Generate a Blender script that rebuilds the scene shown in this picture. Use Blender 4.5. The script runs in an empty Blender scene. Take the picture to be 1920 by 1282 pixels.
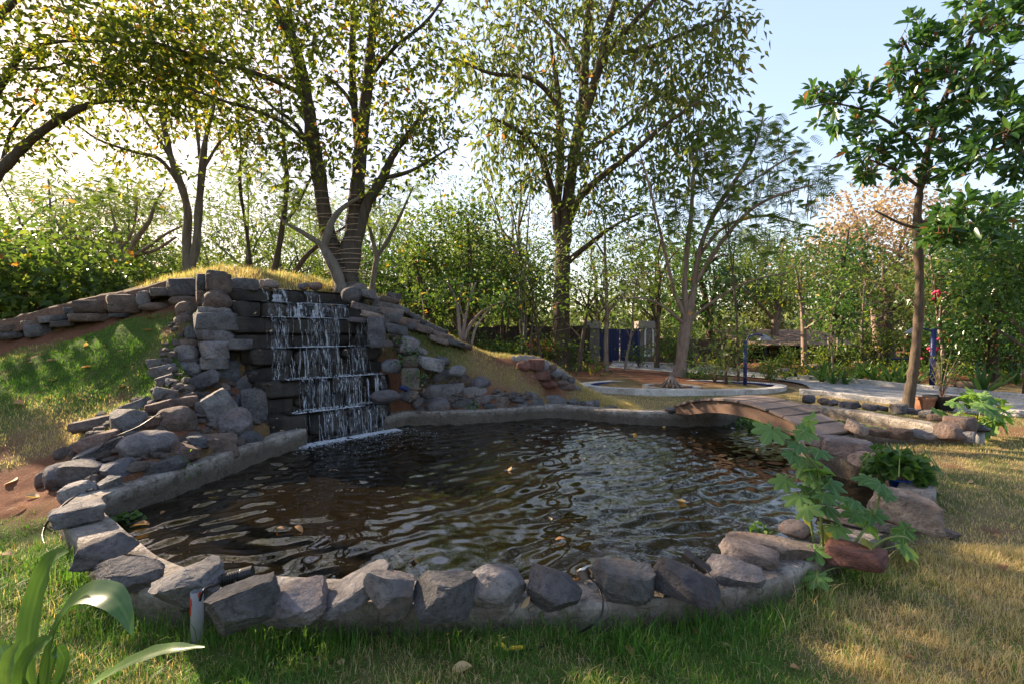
import bpy, math, random
import numpy as np
from mathutils import Vector, Matrix

SC = bpy.context.scene
COL = SC.collection
rad = math.radians
# ------------------------------------------------------------------ camera, sky, sun, exposure
F, CX, CY, CAMZ = 900.0, 960.0, 641.0, 1.65
PITCH = math.atan(16 / 900)
cam = bpy.data.cameras.new('camera'); camo = bpy.data.objects.new('camera', cam); COL.objects.link(camo)
cam.sensor_width = 36.0; cam.lens = 36.0 * F / 1920.0; cam.clip_start = 0.05; cam.clip_end = 2000
camo.location = (0, 0, CAMZ); camo.rotation_euler = (math.pi / 2 - PITCH, 0, 0)
SC.camera = camo

SUN = Vector((-1.6, 1.0, 0.98)).normalized()
SUN_EL = math.asin(SUN.z); SUN_AZ = math.atan2(SUN.x, SUN.y)
world = bpy.data.worlds.new('World'); SC.world = world; world.use_nodes = True
wn = world.node_tree; wn.nodes.clear()
sky = wn.nodes.new('ShaderNodeTexSky'); sky.sky_type = 'NISHITA'; sky.sun_disc = False
sky.sun_elevation = SUN_EL; sky.sun_rotation = SUN_AZ
sky.air_density = 1.0; sky.dust_density = 1.6; sky.ozone_density = 1.0; sky.altitude = 300
bg = wn.nodes.new('ShaderNodeBackground'); bg.inputs['Strength'].default_value = 0.10
wo = wn.nodes.new('ShaderNodeOutputWorld')
wm = wn.nodes.new('ShaderNodeMix'); wm.data_type = 'RGBA'; wm.blend_type = 'MULTIPLY'; wm.inputs[0].default_value = 1.0; wm.inputs[7].default_value = (1.16, .98, .88, 1)
# tone curve on the sky: the glare round the sun is levelled off towards a pale ceiling, the same rule over the whole sky
wl = wn.nodes.new('ShaderNodeRGBToBW'); wd = wn.nodes.new('ShaderNodeMath'); wd.operation = 'MULTIPLY_ADD'; wd.inputs[1].default_value = 1/2.8; wd.inputs[2].default_value = 1.0
wv = wn.nodes.new('ShaderNodeVectorMath'); wv.operation = 'DIVIDE'
wn.links.new(sky.outputs[0], wm.inputs[6]); wn.links.new(wm.outputs[2], wl.inputs[0]); wn.links.new(wl.outputs[0], wd.inputs[0])
wn.links.new(wm.outputs[2], wv.inputs[0]); wn.links.new(wd.outputs[0], wv.inputs[1])
wn.links.new(wv.outputs[0], bg.inputs['Color']); wn.links.new(bg.outputs[0], wo.inputs['Surface'])
sl = bpy.data.lights.new('sun', 'SUN'); sl.energy = 2.1; sl.angle = rad(0.6); sl.color = (1.0, 0.80, 0.58)
so = bpy.data.objects.new('sun', sl); COL.objects.link(so); so.location = (-20, 20, 15)
so.rotation_euler = SUN.to_track_quat('Z', 'Y').to_euler()
SC.view_settings.view_transform = 'Standard'; SC.view_settings.look = 'None'
SC.view_settings.exposure = 3.0; SC.view_settings.gamma = 1.0
SC.view_settings.use_curve_mapping = False
SC.render.engine = 'CYCLES'
SC.cycles.max_bounces = 6; SC.cycles.diffuse_bounces = 3; SC.cycles.glossy_bounces = 3
SC.cycles.transmission_bounces = 3; SC.cycles.transparent_max_bounces = 8
SC.cycles.caustics_reflective = False; SC.cycles.caustics_refractive = False

# ------------------------------------------------------------------ pixel <-> place
_f = np.array([0, math.cos(PITCH), -math.sin(PITCH)]); _u = np.array([0, math.sin(PITCH), math.cos(PITCH)])
CAM = np.array([0, 0, CAMZ])
def ray(px, py):
    return _f + (px - CX) / F * np.array([1., 0, 0]) + (CY - py) / F * _u
def P(px, py, Y):
    d = ray(px, py); return CAM + d * (Y / d[1])
def PZ(px, py, z):
    d = ray(px, py); return CAM + d * ((z - CAMZ) / d[2])

# ------------------------------------------------------------------ noise
def vnoise(p, seed=0):
    p = np.asarray(p, float); i = np.floor(p).astype(np.int64); f = p - i; f = f * f * (3 - 2 * f)
    def h(dx, dy, dz):
        n = ((i[:, 0] + dx) * 73856093) ^ ((i[:, 1] + dy) * 19349663) ^ ((i[:, 2] + dz) * 83492791) ^ (seed * 2654435761 & 0x7fffffff)
        n = (n ^ (n >> 13)) * 1274126177 & 0x7fffffff
        n = (n ^ (n >> 15)) * 668265263 & 0x7fffffff
        return (n % 65536) / 32768.0 - 1
    x, y, z = f[:, 0], f[:, 1], f[:, 2]
    a = h(0,0,0)*(1-x)+h(1,0,0)*x; b = h(0,1,0)*(1-x)+h(1,1,0)*x
    c = h(0,0,1)*(1-x)+h(1,0,1)*x; d = h(0,1,1)*(1-x)+h(1,1,1)*x
    return (a*(1-y)+b*y)*(1-z)+(c*(1-y)+d*y)*z
def fbm(p, seed=0, oct=3):
    s = 0; a = 1.0; p = np.asarray(p, float)
    for k in range(oct):
        s = s + a * vnoise(p * 2**k, seed + k * 17); a *= .5
    return s
def fbm2(x, y, sc, seed=0, oct=3):
    x = np.atleast_1d(x); y = np.atleast_1d(y)
    return fbm(np.stack([x.ravel()*sc, y.ravel()*sc, np.zeros(x.size)+.37], 1), seed, oct).reshape(x.shape)

# ------------------------------------------------------------------ mesh building
class MB:
    def __init__(s): s.v=[]; s.q=[]; s.t=[]; s.a=[]; s.n=0
    def add(s, v, q=None, t=None, a=0.5):
        v = np.asarray(v, np.float32).reshape(-1, 3)
        if q is not None and len(q): s.q.append(np.asarray(q, np.int32).reshape(-1, 4) + s.n)
        if t is not None and len(t): s.t.append(np.asarray(t, np.int32).reshape(-1, 3) + s.n)
        s.v.append(v); s.n += len(v)
        s.a.append(np.full(len(v), a, np.float32) if np.isscalar(a) else np.asarray(a, np.float32))
    def mesh(s, name, mat=None, smooth=True):
        v = np.concatenate(s.v); q = np.concatenate(s.q) if s.q else np.zeros((0,4),np.int32)
        t = np.concatenate(s.t) if s.t else np.zeros((0,3),np.int32)
        me = bpy.data.meshes.new(name); me.vertices.add(len(v)); me.vertices.foreach_set('co', v.ravel())
        li = np.concatenate([q.ravel(), t.ravel()]).astype(np.int32)
        me.loops.add(len(li)); me.loops.foreach_set('vertex_index', li)
        ls = np.concatenate([np.arange(len(q))*4, len(q)*4 + np.arange(len(t))*3]).astype(np.int32)
        me.polygons.add(len(ls)); me.polygons.foreach_set('loop_start', ls)
        me.polygons.foreach_set('use_smooth', np.full(len(ls), smooth, bool))
        at = me.attributes.new('tint', 'FLOAT', 'POINT'); at.data.foreach_set('value', np.concatenate(s.a))
        me.update(calc_edges=True); me.validate()
        if mat: me.materials.append(mat)
        return me
    def build(s, name, mat, parent=None, smooth=True):
        return link(name, s.mesh(name, mat, smooth), parent)
    # shapes
    def box(s, c, sx, sy, sz, rot=None, a=.5, bev=0):
        x, y, z = sx/2, sy/2, sz/2
        if bev:
            b = min(bev, x*.9, y*.9, z*.9)
            v = []
            for (dx, dy, dz) in [(sx_, sy_, sz_) for sx_ in (-1,1) for sy_ in (-1,1) for sz_ in (-1,1)]:
                v += [(dx*(x-b),dy*(y-b),dz*z),(dx*(x-b),dy*y,dz*(z-b)),(dx*x,dy*(y-b),dz*(z-b))]
            v = np.array(v); I = lambda i,j,k,m: (i*4+j*2+k)*3+m
            q = []
            q += [(I(0,0,0,0),I(0,1,0,0),I(1,1,0,0),I(1,0,0,0)),(I(0,0,1,0),I(1,0,1,0),I(1,1,1,0),I(0,1,1,0))]
            q += [(I(0,0,0,1),I(1,0,0,1),I(1,0,1,1),I(0,0,1,1)),(I(0,1,0,1),I(0,1,1,1),I(1,1,1,1),I(1,1,0,1))]
            q += [(I(0,0,0,2),I(0,0,1,2),I(0,1,1,2),I(0,1,0,2)),(I(1,0,0,2),I(1,1,0,2),I(1,1,1,2),I(1,0,1,2))]
            for i in (0,1):
                for k in (0,1):
                    q.append((I(i,0,k,2),I(i,0,k,1),I(i,1,k,1),I(i,1,k,2)) if 0 else (I(i,0,k,0),I(i,1,k,0),I(i,1,k,2),I(i,0,k,2)))
                    q.append((I(0,i,k,0),I(1,i,k,0),I(1,i,k,1),I(0,i,k,1)))
                    q.append((I(i,k,0,1),I(i,k,1,1),I(i,k,1,2),I(i,k,0,2)))
            t = [(g*3,g*3+1,g*3+2) for g in range(8)]
        else:
            v = np.array([(-x,-y,-z),(x,-y,-z),(x,y,-z),(-x,y,-z),(-x,-y,z),(x,-y,z),(x,y,z),(-x,y,z)])
            q = [(0,3,2,1),(4,5,6,7),(0,1,5,4),(1,2,6,5),(2,3,7,6),(3,0,4,7)]; t = None
        if rot is not None: v = v @ np.array(rot.to_3x3() if hasattr(rot,'to_3x3') else rot).T
        s.add(v + np.asarray(c), q, t, a)
    def tube(s, pts, r, n=6, a=.5, cap=True):
        pts = np.asarray(pts, float); m = len(pts); r = np.full(m, r) if np.isscalar(r) else np.asarray(r, float)
        tg = np.gradient(pts, axis=0); tg /= np.linalg.norm(tg, axis=1)[:, None] + 1e-9
        up = np.array([0,0,1.]) if abs(tg[0][2]) < .9 else np.array([1.,0,0])
        V = []; u = np.cross(up, tg[0]); u /= np.linalg.norm(u)
        ang = np.arange(n) * 2*math.pi/n
        for i in range(m):
            u = u - tg[i]*np.dot(u, tg[i]); u /= np.linalg.norm(u) + 1e-9
            w = np.cross(tg[i], u)
            V.append(pts[i] + r[i]*(np.cos(ang)[:,None]*u + np.sin(ang)[:,None]*w))
        V = np.concatenate(V); k = np.arange(n); k2 = (k+1) % n
        q = np.concatenate([np.stack([i*n+k, i*n+k2, (i+1)*n+k2, (i+1)*n+k], 1) for i in range(m-1)])
        t = []
        if cap:
            t = [(0, j+1, j) for j in range(1, n-1)] + [((m-1)*n, (m-1)*n+j, (m-1)*n+j+1) for j in range(1, n-1)]
        s.add(V, q, t, a)
    def lathe(s, c, prof, n=20, a=.5, rot=None):
        ang = np.arange(n)*2*math.pi/n; V=[]
        for (r, z) in prof: V.append(np.stack([r*np.cos(ang), r*np.sin(ang), np.full(n, z)], 1))
        V = np.concatenate(V); k=np.arange(n); k2=(k+1)%n; m=len(prof)
        if rot is not None: V = V @ np.array(rot.to_3x3() if hasattr(rot,'to_3x3') else rot).T
        q = np.concatenate([np.stack([i*n+k, i*n+k2, (i+1)*n+k2, (i+1)*n+k],1) for i in range(m-1)])
        t = [(0,j+1,j) for j in range(1,n-1)] + [((m-1)*n,(m-1)*n+j,(m-1)*n+j+1) for j in range(1,n-1)]
        s.add(V + np.asarray(c), q, t, a)

def link(name, me, parent=None):
    o = bpy.data.objects.new(name, me); COL.objects.link(o)
    if parent is not None: o.parent = parent
    return o
def tag(o, label=None, cat=None, group=None, kind=None):
    if label: o['label'] = label
    if cat: o['category'] = cat
    if group: o['group'] = group
    if kind: o['kind'] = kind
    return o
def empty(name, label, cat, group=None, loc=(0,0,0)):
    o = bpy.data.objects.new(name, None); COL.objects.link(o); o.location = loc; o.empty_display_size = .2
    return tag(o, label, cat, group)

def catmull(pts, n=8, closed=False):
    p = np.asarray(pts, float); out = []; m = len(p)
    for i in range(m if closed else m-1):
        a = p[(i-1) % m] if closed or i > 0 else 2*p[0]-p[1]
        b = p[i]; c = p[(i+1) % m]; d = p[(i+2) % m] if closed or i+2 < m else 2*p[-1]-p[-2]
        for k in range(n):
            t = k/n
            out.append(.5*((2*b)+(c-a)*t+(2*a-5*b+4*c-d)*t*t+(-a+3*b-3*c+d)*t**3))
    if not closed: out.append(p[-1])
    return np.array(out)
def inside(x, y, poly):
    x = np.asarray(x); y = np.asarray(y); r = np.zeros(x.shape, bool); n = len(poly)
    for i in range(n):
        x1, y1 = poly[i][:2]; x2, y2 = poly[(i+1) % n][:2]
        c = ((y1 > y) != (y2 > y)) & (x < (x2-x1)*(y-y1)/((y2-y1) if y2 != y1 else 1e-9)+x1)
        r ^= c
    return r
def polydist(x, y, line):
    d = np.full(np.shape(x), 1e9)
    for i in range(len(line)-1):
        a = np.array(line[i][:2]); b = np.array(line[i+1][:2]); ab = b-a; L = ab@ab+1e-9
        t = np.clip(((x-a[0])*ab[0]+(y-a[1])*ab[1])/L, 0, 1)
        d = np.minimum(d, np.hypot(x-a[0]-t*ab[0], y-a[1]-t*ab[1]))
    return d

# ------------------------------------------------------------------ materials
class NT:
    def __init__(s, name):
        s.m = bpy.data.materials.new(name); s.m.use_nodes = True; s.t = s.m.node_tree; s.t.nodes.clear()
        s.out = s.t.nodes.new('ShaderNodeOutputMaterial')
    def n(s, typ, ins=None, **kw):
        nd = s.t.nodes.new('ShaderNode'+typ)
        for k, v in kw.items(): setattr(nd, k, v)
        for k, v in (ins or {}).items():
            if isinstance(v, bpy.types.NodeSocket): s.t.links.new(v, nd.inputs[k])
            else: nd.inputs[k].default_value = v
        return nd
    def ramp(s, fac, stops, interp='LINEAR'):
        nd = s.n('ValToRGB', {0: fac}); cr = nd.color_ramp; cr.interpolation = interp
        while len(cr.elements) < len(stops): cr.elements.new(.5)
        for e, (p, c) in zip(cr.elements, stops):
            e.position = p; e.color = (c[0], c[1], c[2], 1) if not np.isscalar(c) else (c, c, c, 1)
        return nd.outputs[0]
    def noise(s, scale, detail=4, rough=.55, vec=None, dist=0):
        i = {'Scale': scale, 'Detail': detail, 'Roughness': rough, 'Distortion': dist}
        if vec is not None: i['Vector'] = vec
        return s.n('TexNoise', i).outputs[0]
    def mix(s, fac, a, b, mode='MIX'):
        nd = s.n('Mix', data_type='RGBA', blend_type=mode, clamp_factor=True)
        for i, v in ((0, fac), (6, a), (7, b)):
            if isinstance(v, bpy.types.NodeSocket): s.t.links.new(v, nd.inputs[i])
            elif i == 0: nd.inputs[0].default_value = v
            else: nd.inputs[i].default_value = (v[0], v[1], v[2], 1)
        return nd.outputs[2]
    def math(s, op, a, b=0.0, c=0.0):
        return s.n('Math', {0: a, 1: b, 2: c}, operation=op).outputs[0]
    def attr(s, name='tint'):
        return s.n('Attribute', attribute_name=name).outputs['Fac']
    def objpos(s, sx=1, sy=1, sz=1):
        tc = s.n('TexCoord').outputs['Object']
        return s.n('Mapping', {0: tc, 3: (sx, sy, sz)}).outputs[0]
    def worldpos(s, sx=1, sy=1, sz=1):
        g = s.n('NewGeometry').outputs['Position']
        return s.n('Mapping', {0: g, 3: (sx, sy, sz)}).outputs[0]
    def bump(s, h, strength=.5, dist=.02):
        return s.n('Bump', {'Height': h, 'Strength': strength, 'Distance': dist}).outputs[0]
    def pbr(s, col, rough=.8, bump=None, spec=.4, metal=0):
        i = {'Base Color': col if isinstance(col, bpy.types.NodeSocket) else (*col, 1), 'Roughness': rough, 'Specular IOR Level': spec, 'Metallic': metal}
        if bump is not None: i['Normal'] = bump
        nd = s.n('BsdfPrincipled', i)
        return nd.outputs[0]
    def done(s, sh):
        s.t.links.new(sh, s.out.inputs[0]); return s.m

def mat_leaf(name, stops, trans=.45, rough=.45, spec=.35, bright=1.9):
    s = NT(name); a = s.attr(); c = s.ramp(a, [(p, tuple(x*1.3 for x in q)) for p, q in stops])
    h = s.pbr(c, rough, spec=spec)
    tc = s.mix(1.0, c, (bright, bright*1.0, bright*.55), 'MULTIPLY')
    t = s.n('BsdfTranslucent', {'Color': tc}).outputs[0]
    m = s.n('MixShader', {0: trans, 1: h, 2: t}).outputs[0]
    return s.done(m)
def mat_bark(name, c1, c2, sc=14, st=.22, bump=.9):
    c1 = tuple(x*1.45 for x in c1); c2 = tuple(x*1.45 for x in c2); s = NT(name); v = s.worldpos(1, 1, st)
    n1 = s.noise(sc, 6, .65, v, .6); n2 = s.noise(2.2, 3, .5, s.worldpos())
    c = s.mix(s.ramp(n1, [(.35, 0.), (.65, 1.)]), c1, c2)
    c = s.mix(s.math('MULTIPLY', n2, .55), c, (.10, .092, .07))
    return s.done(s.pbr(c, .9, s.bump(n1, bump, .03), spec=.2))
def mat_plain(name, c, rough=.6, var=.15, sc=8, metal=0, spec=.4, bump=0):
    s = NT(name); n = s.noise(sc, 5, .6, s.objpos())
    cc = s.mix(s.ramp(n, [(.3, 0.), (.7, 1.)]), tuple(x*(1-var) for x in c), tuple(min(1, x*(1+var)) for x in c))
    return s.done(s.pbr(cc, rough, s.bump(n, bump, .01) if bump else None, spec, metal))

M = {}
def rock_mat(name, wet=False):
    s = NT(name)
    oi = s.n('ObjectInfo'); oc = oi.outputs['Color']; rnd = oi.outputs['Random']
    off = s.n('VectorMath', {0: s.n('NewGeometry').outputs['Position'], 1: s.n('CombineXYZ', {0: s.math('MULTIPLY', rnd, 37), 1: s.math('MULTIPLY', rnd, 91), 2: rnd}).outputs[0]}, operation='ADD').outputs[0]
    n1 = s.noise(5, 6, .62, off, .4); n2 = s.noise(26, 8, .68, off); n3 = s.noise(95, 4, .6, off); n4 = s.noise(2.2, 3, .5, off, .8)
    c = s.mix(s.ramp(n1, [(.32, 0.), (.68, 1.)]), s.mix(1., oc, (.55, .53, .52), 'MULTIPLY'), s.mix(1., oc, (1.32, 1.28, 1.24), 'MULTIPLY'))
    c = s.mix(s.ramp(n4, [(.52, 0.), (.72, .55)]), c, s.mix(1., oc, (1.35, .95, .68), 'MULTIPLY'))
    c = s.mix(s.ramp(n2, [(.34, .8), (.52, 0.)]), c, s.mix(1., oc, (.4, .38, .37), 'MULTIPLY'))
    lich = s.ramp(s.math('MULTIPLY', s.ramp(n3, [(.56, 0.), (.68, 1.)]), s.ramp(n1, [(.5, 0.), (.62, 1.)])), [(.25, 0.), (.7, .7)])
    c = s.mix(lich, c, (.30, .28, .26))
    h = s.math('ADD', s.math('MULTIPLY', n2, 1.0), s.math('ADD', s.math('MULTIPLY', n3, .25), s.math('MULTIPLY', n1, .8)))
    if wet:
        w = s.ramp(s.noise(1.7, 4, .6, s.worldpos(2.2, 2.2, .35), .4), [(.4, 0.), (.62, 1.)])
        c = s.mix(s.math('MULTIPLY', w, .5), c, (.06, .047, .033))
        return s.done(s.pbr(c, s.math('MULTIPLY_ADD', n2, .5, .12), s.bump(h, .9, .03), spec=.3))
    return s.done(s.pbr(c, .82, s.bump(h, 1.0, .05), spec=.35))
M['rock'] = rock_mat('basalt_rock'); M['wet'] = rock_mat('wet_stone', True)

def concrete(name, base, dark, amt=.5, sc=1.6):
    s = NT(name); w = s.worldpos(); n1 = s.noise(sc*2, 6, .65, w, .5); n2 = s.noise(30, 6, .6, w); n3 = s.noise(7, 5, .7, w)
    z = s.n('SeparateXYZ', {0: s.n('NewGeometry').outputs['Normal']}).outputs[2]
    c = s.mix(s.ramp(n1, [(.5-amt*.3, 0.), (.62, 1.)]), dark, base)
    c = s.mix(s.ramp(n3, [(.52, 0.), (.66, .8)]), c, tuple(x*.55 for x in dark))
    c = s.mix(s.ramp(n2, [(.3, .35), (.55, 0.)]), c, (.05, .045, .04))
    pz = s.n('SeparateXYZ', {0: s.n('NewGeometry').outputs['Position']}).outputs[2]
    if name == 'stained_concrete':   # soil splash and waterline along the foot, hairline cracks
        lo = s.math('MULTIPLY_ADD', s.noise(5, 4, .6, w), .16, -.02)
        c = s.mix(s.math('MULTIPLY', s.ramp(s.math('SUBTRACT', s.math('ADD', lo, .09), pz), [(.0, 0.), (.10, 1.)]), .8), c, (.075, .058, .040))
        vd = s.n('TexVoronoi', {'Vector': s.n('VectorMath', {0: w, 1: s.n('TexNoise', {'Vector': w, 'Scale': 6.}).outputs['Color']}, operation='ADD').outputs[0], 'Scale': 1.3}, feature='DISTANCE_TO_EDGE').outputs[0]
        c = s.mix(s.ramp(vd, [(.004, .75), (.016, 0.)]), c, (.05, .04, .03))
        lc = s.noise(2.1, 5, .7, w, 1.2); c = s.mix(s.ramp(lc, [(.55, 0.), (.68, .6)]), c, (.13, .10, .07))
    return s.done(s.pbr(c, .85, s.bump(s.math('ADD', n2, n3), .8, .03), spec=.25))
M['curb'] = concrete('stained_concrete', (.36, .32, .275), (.115, .085, .062), .8)
M['paving'] = concrete('pale_concrete', (.40, .38, .355), (.30, .28, .255), .4, .6)
M['kerb'] = concrete('white_concrete', (.62, .58, .53), (.42, .38, .33), .4, .9)
M['mortar'] = concrete('mortar', (.30, .27, .235), (.16, .13, .10), .6)

# ground
s = NT('lawn_and_soil'); w = s.worldpos()
n1 = s.noise(1.3, 5, .6, w, .4); n2 = s.noise(22, 6, .7, w); n3 = s.noise(90, 4, .6, w)
grn = s.mix(s.ramp(n1, [(.35, 0.), (.65, 1.)]), (.05, .085, .016), (.085, .13, .028))
dry = s.mix(n2, (.20, .145, .07), (.36, .275, .14))
soil = s.mix(s.ramp(n2, [(.3, 0.), (.7, 1.)]), (.13, .052, .028), (.27, .125, .072))
c = s.mix(s.attr('dry'), grn, dry)
c = s.mix(s.attr('soil'), c, soil)
c = s.mix(s.ramp(n3, [(.35, .5), (.6, 0.)]), c, (.03, .02, .012))
M['ground'] = s.done(s.pbr(c, .95, s.bump(s.math('ADD', n2, n3), .8, .03), spec=.1))

# wood
s = NT('weathered_wood'); v = s.objpos(1, 1, 1); uvn = s.noise(9, 6, .65, s.n('Mapping', {0: s.n('TexCoord').outputs['Object'], 3: (1, 12, 12)}).outputs[0], .3)
oc = s.n('ObjectInfo').outputs['Color']
c = s.mix(s.ramp(uvn, [(.3, 0.), (.7, 1.)]), s.mix(1., oc, (.55, .5, .47), 'MULTIPLY'), s.mix(1., oc, (1.25, 1.2, 1.15), 'MULTIPLY'))
M['wood'] = s.done(s.pbr(c, .75, s.bump(uvn, .5, .01), spec=.25))

# water
s = NT('pond_water'); w = s.worldpos()
b = s.noise(14, 3, .5, s.worldpos(1, 1, 1), .5)
c = s.mix(s.noise(.8, 2, .5, w), (.005, .0037, .0016), (.010, .0068, .0024))
nd = s.n('BsdfPrincipled', {'Base Color': c, 'Roughness': .02, 'IOR': 1.5, 'Specular IOR Level': .85, 'Normal': s.bump(b, .06, .02)})
M['water'] = s.done(nd.outputs[0])
s = NT('white_water'); w = s.worldpos(26, 26, 1.6); n = s.noise(3, 4, .6, w)
df = s.n('BsdfPrincipled', {'Base Color': (.80, .84, .90, 1), 'Roughness': .25, 'Specular IOR Level': .6}).outputs[0]
tl = s.n('BsdfTranslucent', {'Color': (.85, .88, .93, 1)}).outputs[0]
m = s.n('MixShader', {0: .45, 1: df, 2: tl}).outputs[0]
tr = s.n('BsdfTransparent').outputs[0]
M['stream'] = s.done(s.n('MixShader', {0: s.ramp(n, [(.38, .10), (.62, .80)]), 1: tr, 2: m}).outputs[0])
s = NT('thin_falling_sheet'); n = s.noise(1, 4, .65, s.worldpos(75, 75, 5)); n2 = s.noise(1, 2, .5, s.worldpos(9, 9, 4))
df = s.n('BsdfPrincipled', {'Base Color': (.72, .76, .82, 1), 'Roughness': .2, 'Specular IOR Level': .6}).outputs[0]; tr = s.n('BsdfTransparent').outputs[0]
M['sheet'] = s.done(s.n('MixShader', {0: s.math('MULTIPLY', s.ramp(n, [(.50, 0.), (.70, .75)]), s.ramp(n2, [(.35, .15), (.6, 1.)])), 1: tr, 2: df}).outputs[0])
s = NT('foam'); M['foam'] = s.done(s.pbr((.50, .52, .55), .3))

G = lambda *c: tuple(c)
M['leaf_olive'] = mat_leaf('olive_leaves', [(0, G(.024,.038,.009)), (.4, G(.052,.072,.011)), (.7, G(.105,.115,.012)), (.88, G(.20,.16,.015)), (1, G(.28,.11,.02))], .55, bright=2.1)
M['leaf_teak'] = mat_leaf('dull_green_leaves', [(0, G(.034,.052,.018)), (.4, G(.065,.088,.024)), (.75, G(.11,.12,.03)), (.93, G(.15,.12,.03)), (1, G(.20,.085,.03))], .48)
M['leaf_gloss'] = mat_leaf('glossy_dark_leaves', [(0, G(.018,.048,.016)), (.5, G(.035,.085,.022)), (.85, G(.07,.13,.025)), (.95, G(.16,.15,.03)), (1, G(.17,.075,.04))], .32, .28, .5)
M['leaf_feather'] = mat_leaf('feathery_leaves', [(0, G(.04,.07,.02)), (.5, G(.075,.11,.026)), (.85, G(.13,.155,.033)), (1, G(.22,.13,.035))], .45)
M['leaf_mid'] = mat_leaf('mid_green_leaves', [(0, G(.026,.05,.014)), (.5, G(.055,.09,.02)), (.85, G(.11,.14,.025)), (.95, G(.26,.22,.03)), (1, G(.28,.12,.03))], .45)
M['leaf_bright'] = mat_leaf('bright_green_leaves', [(0, G(.022,.055,.014)), (.5, G(.055,.11,.024)), (.8, G(.11,.17,.03)), (.93, G(.26,.25,.035)), (1, G(.34,.25,.05))], .42, .4)
M['leaf_orange'] = mat_leaf('dry_orange_leaves', [(0, G(.15,.11,.075)), (.5, G(.25,.175,.13)), (1, G(.34,.26,.21))], .4)
M['leaf_far'] = mat_leaf('distant_leaves', [(0, G(.04,.062,.026)), (.5, G(.07,.095,.036)), (1, G(.13,.145,.05))], .4)
M['grass'] = mat_leaf('grass_blades', [(0, G(.032,.095,.012)), (.35, G(.075,.165,.022)), (.6, G(.25,.20,.085)), (1, G(.50,.385,.215))], .42, .5, .3, 1.7)
M['deadleaf'] = mat_leaf('dead_leaf', [(0, G(.16,.07,.03)), (.5, G(.30,.16,.07)), (1, G(.42,.30,.16))], .3, .7, .2, 1.2)
M['bark_brown'] = mat_bark('brown_bark', (.032,.021,.015), (.10,.066,.043))
M['bark_dark'] = mat_bark('dark_bark', (.022,.015,.012), (.066,.046,.034))
M['bark_pale'] = mat_bark('pale_bark', (.13,.085,.066), (.27,.195,.155), 10)
M['bark_grey'] = mat_bark('grey_bark', (.065,.053,.043), (.16,.135,.11), 10)
M['blue'] = mat_plain('blue_paint', (.012,.022,.105), .45, .25)
M['black'] = mat_plain('black_plastic', (.012,.012,.013), .35, .2)
M['pvc'] = mat_plain('grey_pvc', (.22,.22,.215), .45, .12)
M['red'] = mat_plain('red_paint', (.55,.03,.02), .5, .2)
M['steel'] = mat_plain('brushed_steel', (.55,.53,.48), .28, .1, metal=1.0)
M['bronze'] = mat_plain('dark_bronze', (.06,.05,.04), .4, .2, metal=.6)
M['yellow'] = mat_plain('yellow_plastic', (.62,.40,.02), .45, .1)
M['terracotta'] = mat_plain('terracotta', (.30,.13,.07), .85, .2, bump=.3)
M['bluepot'] = mat_plain('blue_plastic', (.01,.06,.32), .4, .15)
M['tile'] = mat_plain('roof_tile', (.22,.14,.10), .9, .35, bump=.4)
M['plaster'] = mat_plain('pale_plaster', (.30,.265,.22), .9, .15, 4, bump=.2)
M['white'] = mat_plain('white_paint', (.68,.67,.64), .7, .1)
M['litter'] = mat_plain('soil_and_leaf_litter', (.105,.058,.036), .95, .6, 30, bump=.9)
M['charcoal'] = mat_plain('burnt_log', (.05,.038,.03), .95, .5, 12, bump=.5)
M['pod'] = mat_plain('dry_seed_pod', (.085,.04,.026), .8, .3)
M['wire'] = mat_plain('string_light_wire', (.42,.30,.20), .6, .2)
# ================================================================== TERRAIN
FL = np.array([-3.395, 7.351]); FD = np.array([.6756, .7373]); FN = np.array([-.7373, .6756])   # foot of the falls, along, back
def fw(u, w, z): 
    p = FL + FD*u + FN*w; return np.array([p[0], p[1], z])
WATER_Z = -.08
LOOP = [(-2.35,8.62,.17),(-2.05,9.15,.17),(-1.2,9.25,.17),(-.4,9.5,.17),(.5,9.9,.17),(1.2,9.85,.17),(2.2,9.3,.17),(3.3,9.08,.19),(3.95,9.15,.19),(4.25,9.5,.17),
        (4.7,9.95,.17),(5.5,10.1,.17),(6.15,9.8,.19),(6.5,8.9,.2),(6.75,7.9,.2),(6.7,7.4,.17),(6.1,7.28,.17),(5.3,7.22,.17),(4.75,7.05,.17),(4.2,6.75,.19),(4.0,6.4,.22),(4.1,5.8,.23),
        (4.18,5.2,.23),(3.95,4.65,.21),(3.3,4.05,.18),(2.6,3.58,.17),(1.95,3.25,.17),(1.45,2.96,.17),(.9,2.80,.17),(.3,2.75,.17),(-.6,2.74,.17),(-1.5,2.78,.17),(-2.2,2.93,.17),
        (-2.85,3.38,.17),(-3.4,3.8,.17),(-3.75,4.15,.18),(-3.86,4.5,.18),(-3.72,5.1,.19),(-3.6,5.9,.19),(-3.5,6.6,.19),(-3.36,7.2,.19),(-3.3,7.42,.19)]
CURB = catmull(LOOP, 8)
POND = [tuple(p[:2]) for p in CURB] + [tuple((FL+FD*-.1+FN*.12)), tuple((FL+FD*1.7+FN*.12))]

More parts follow.
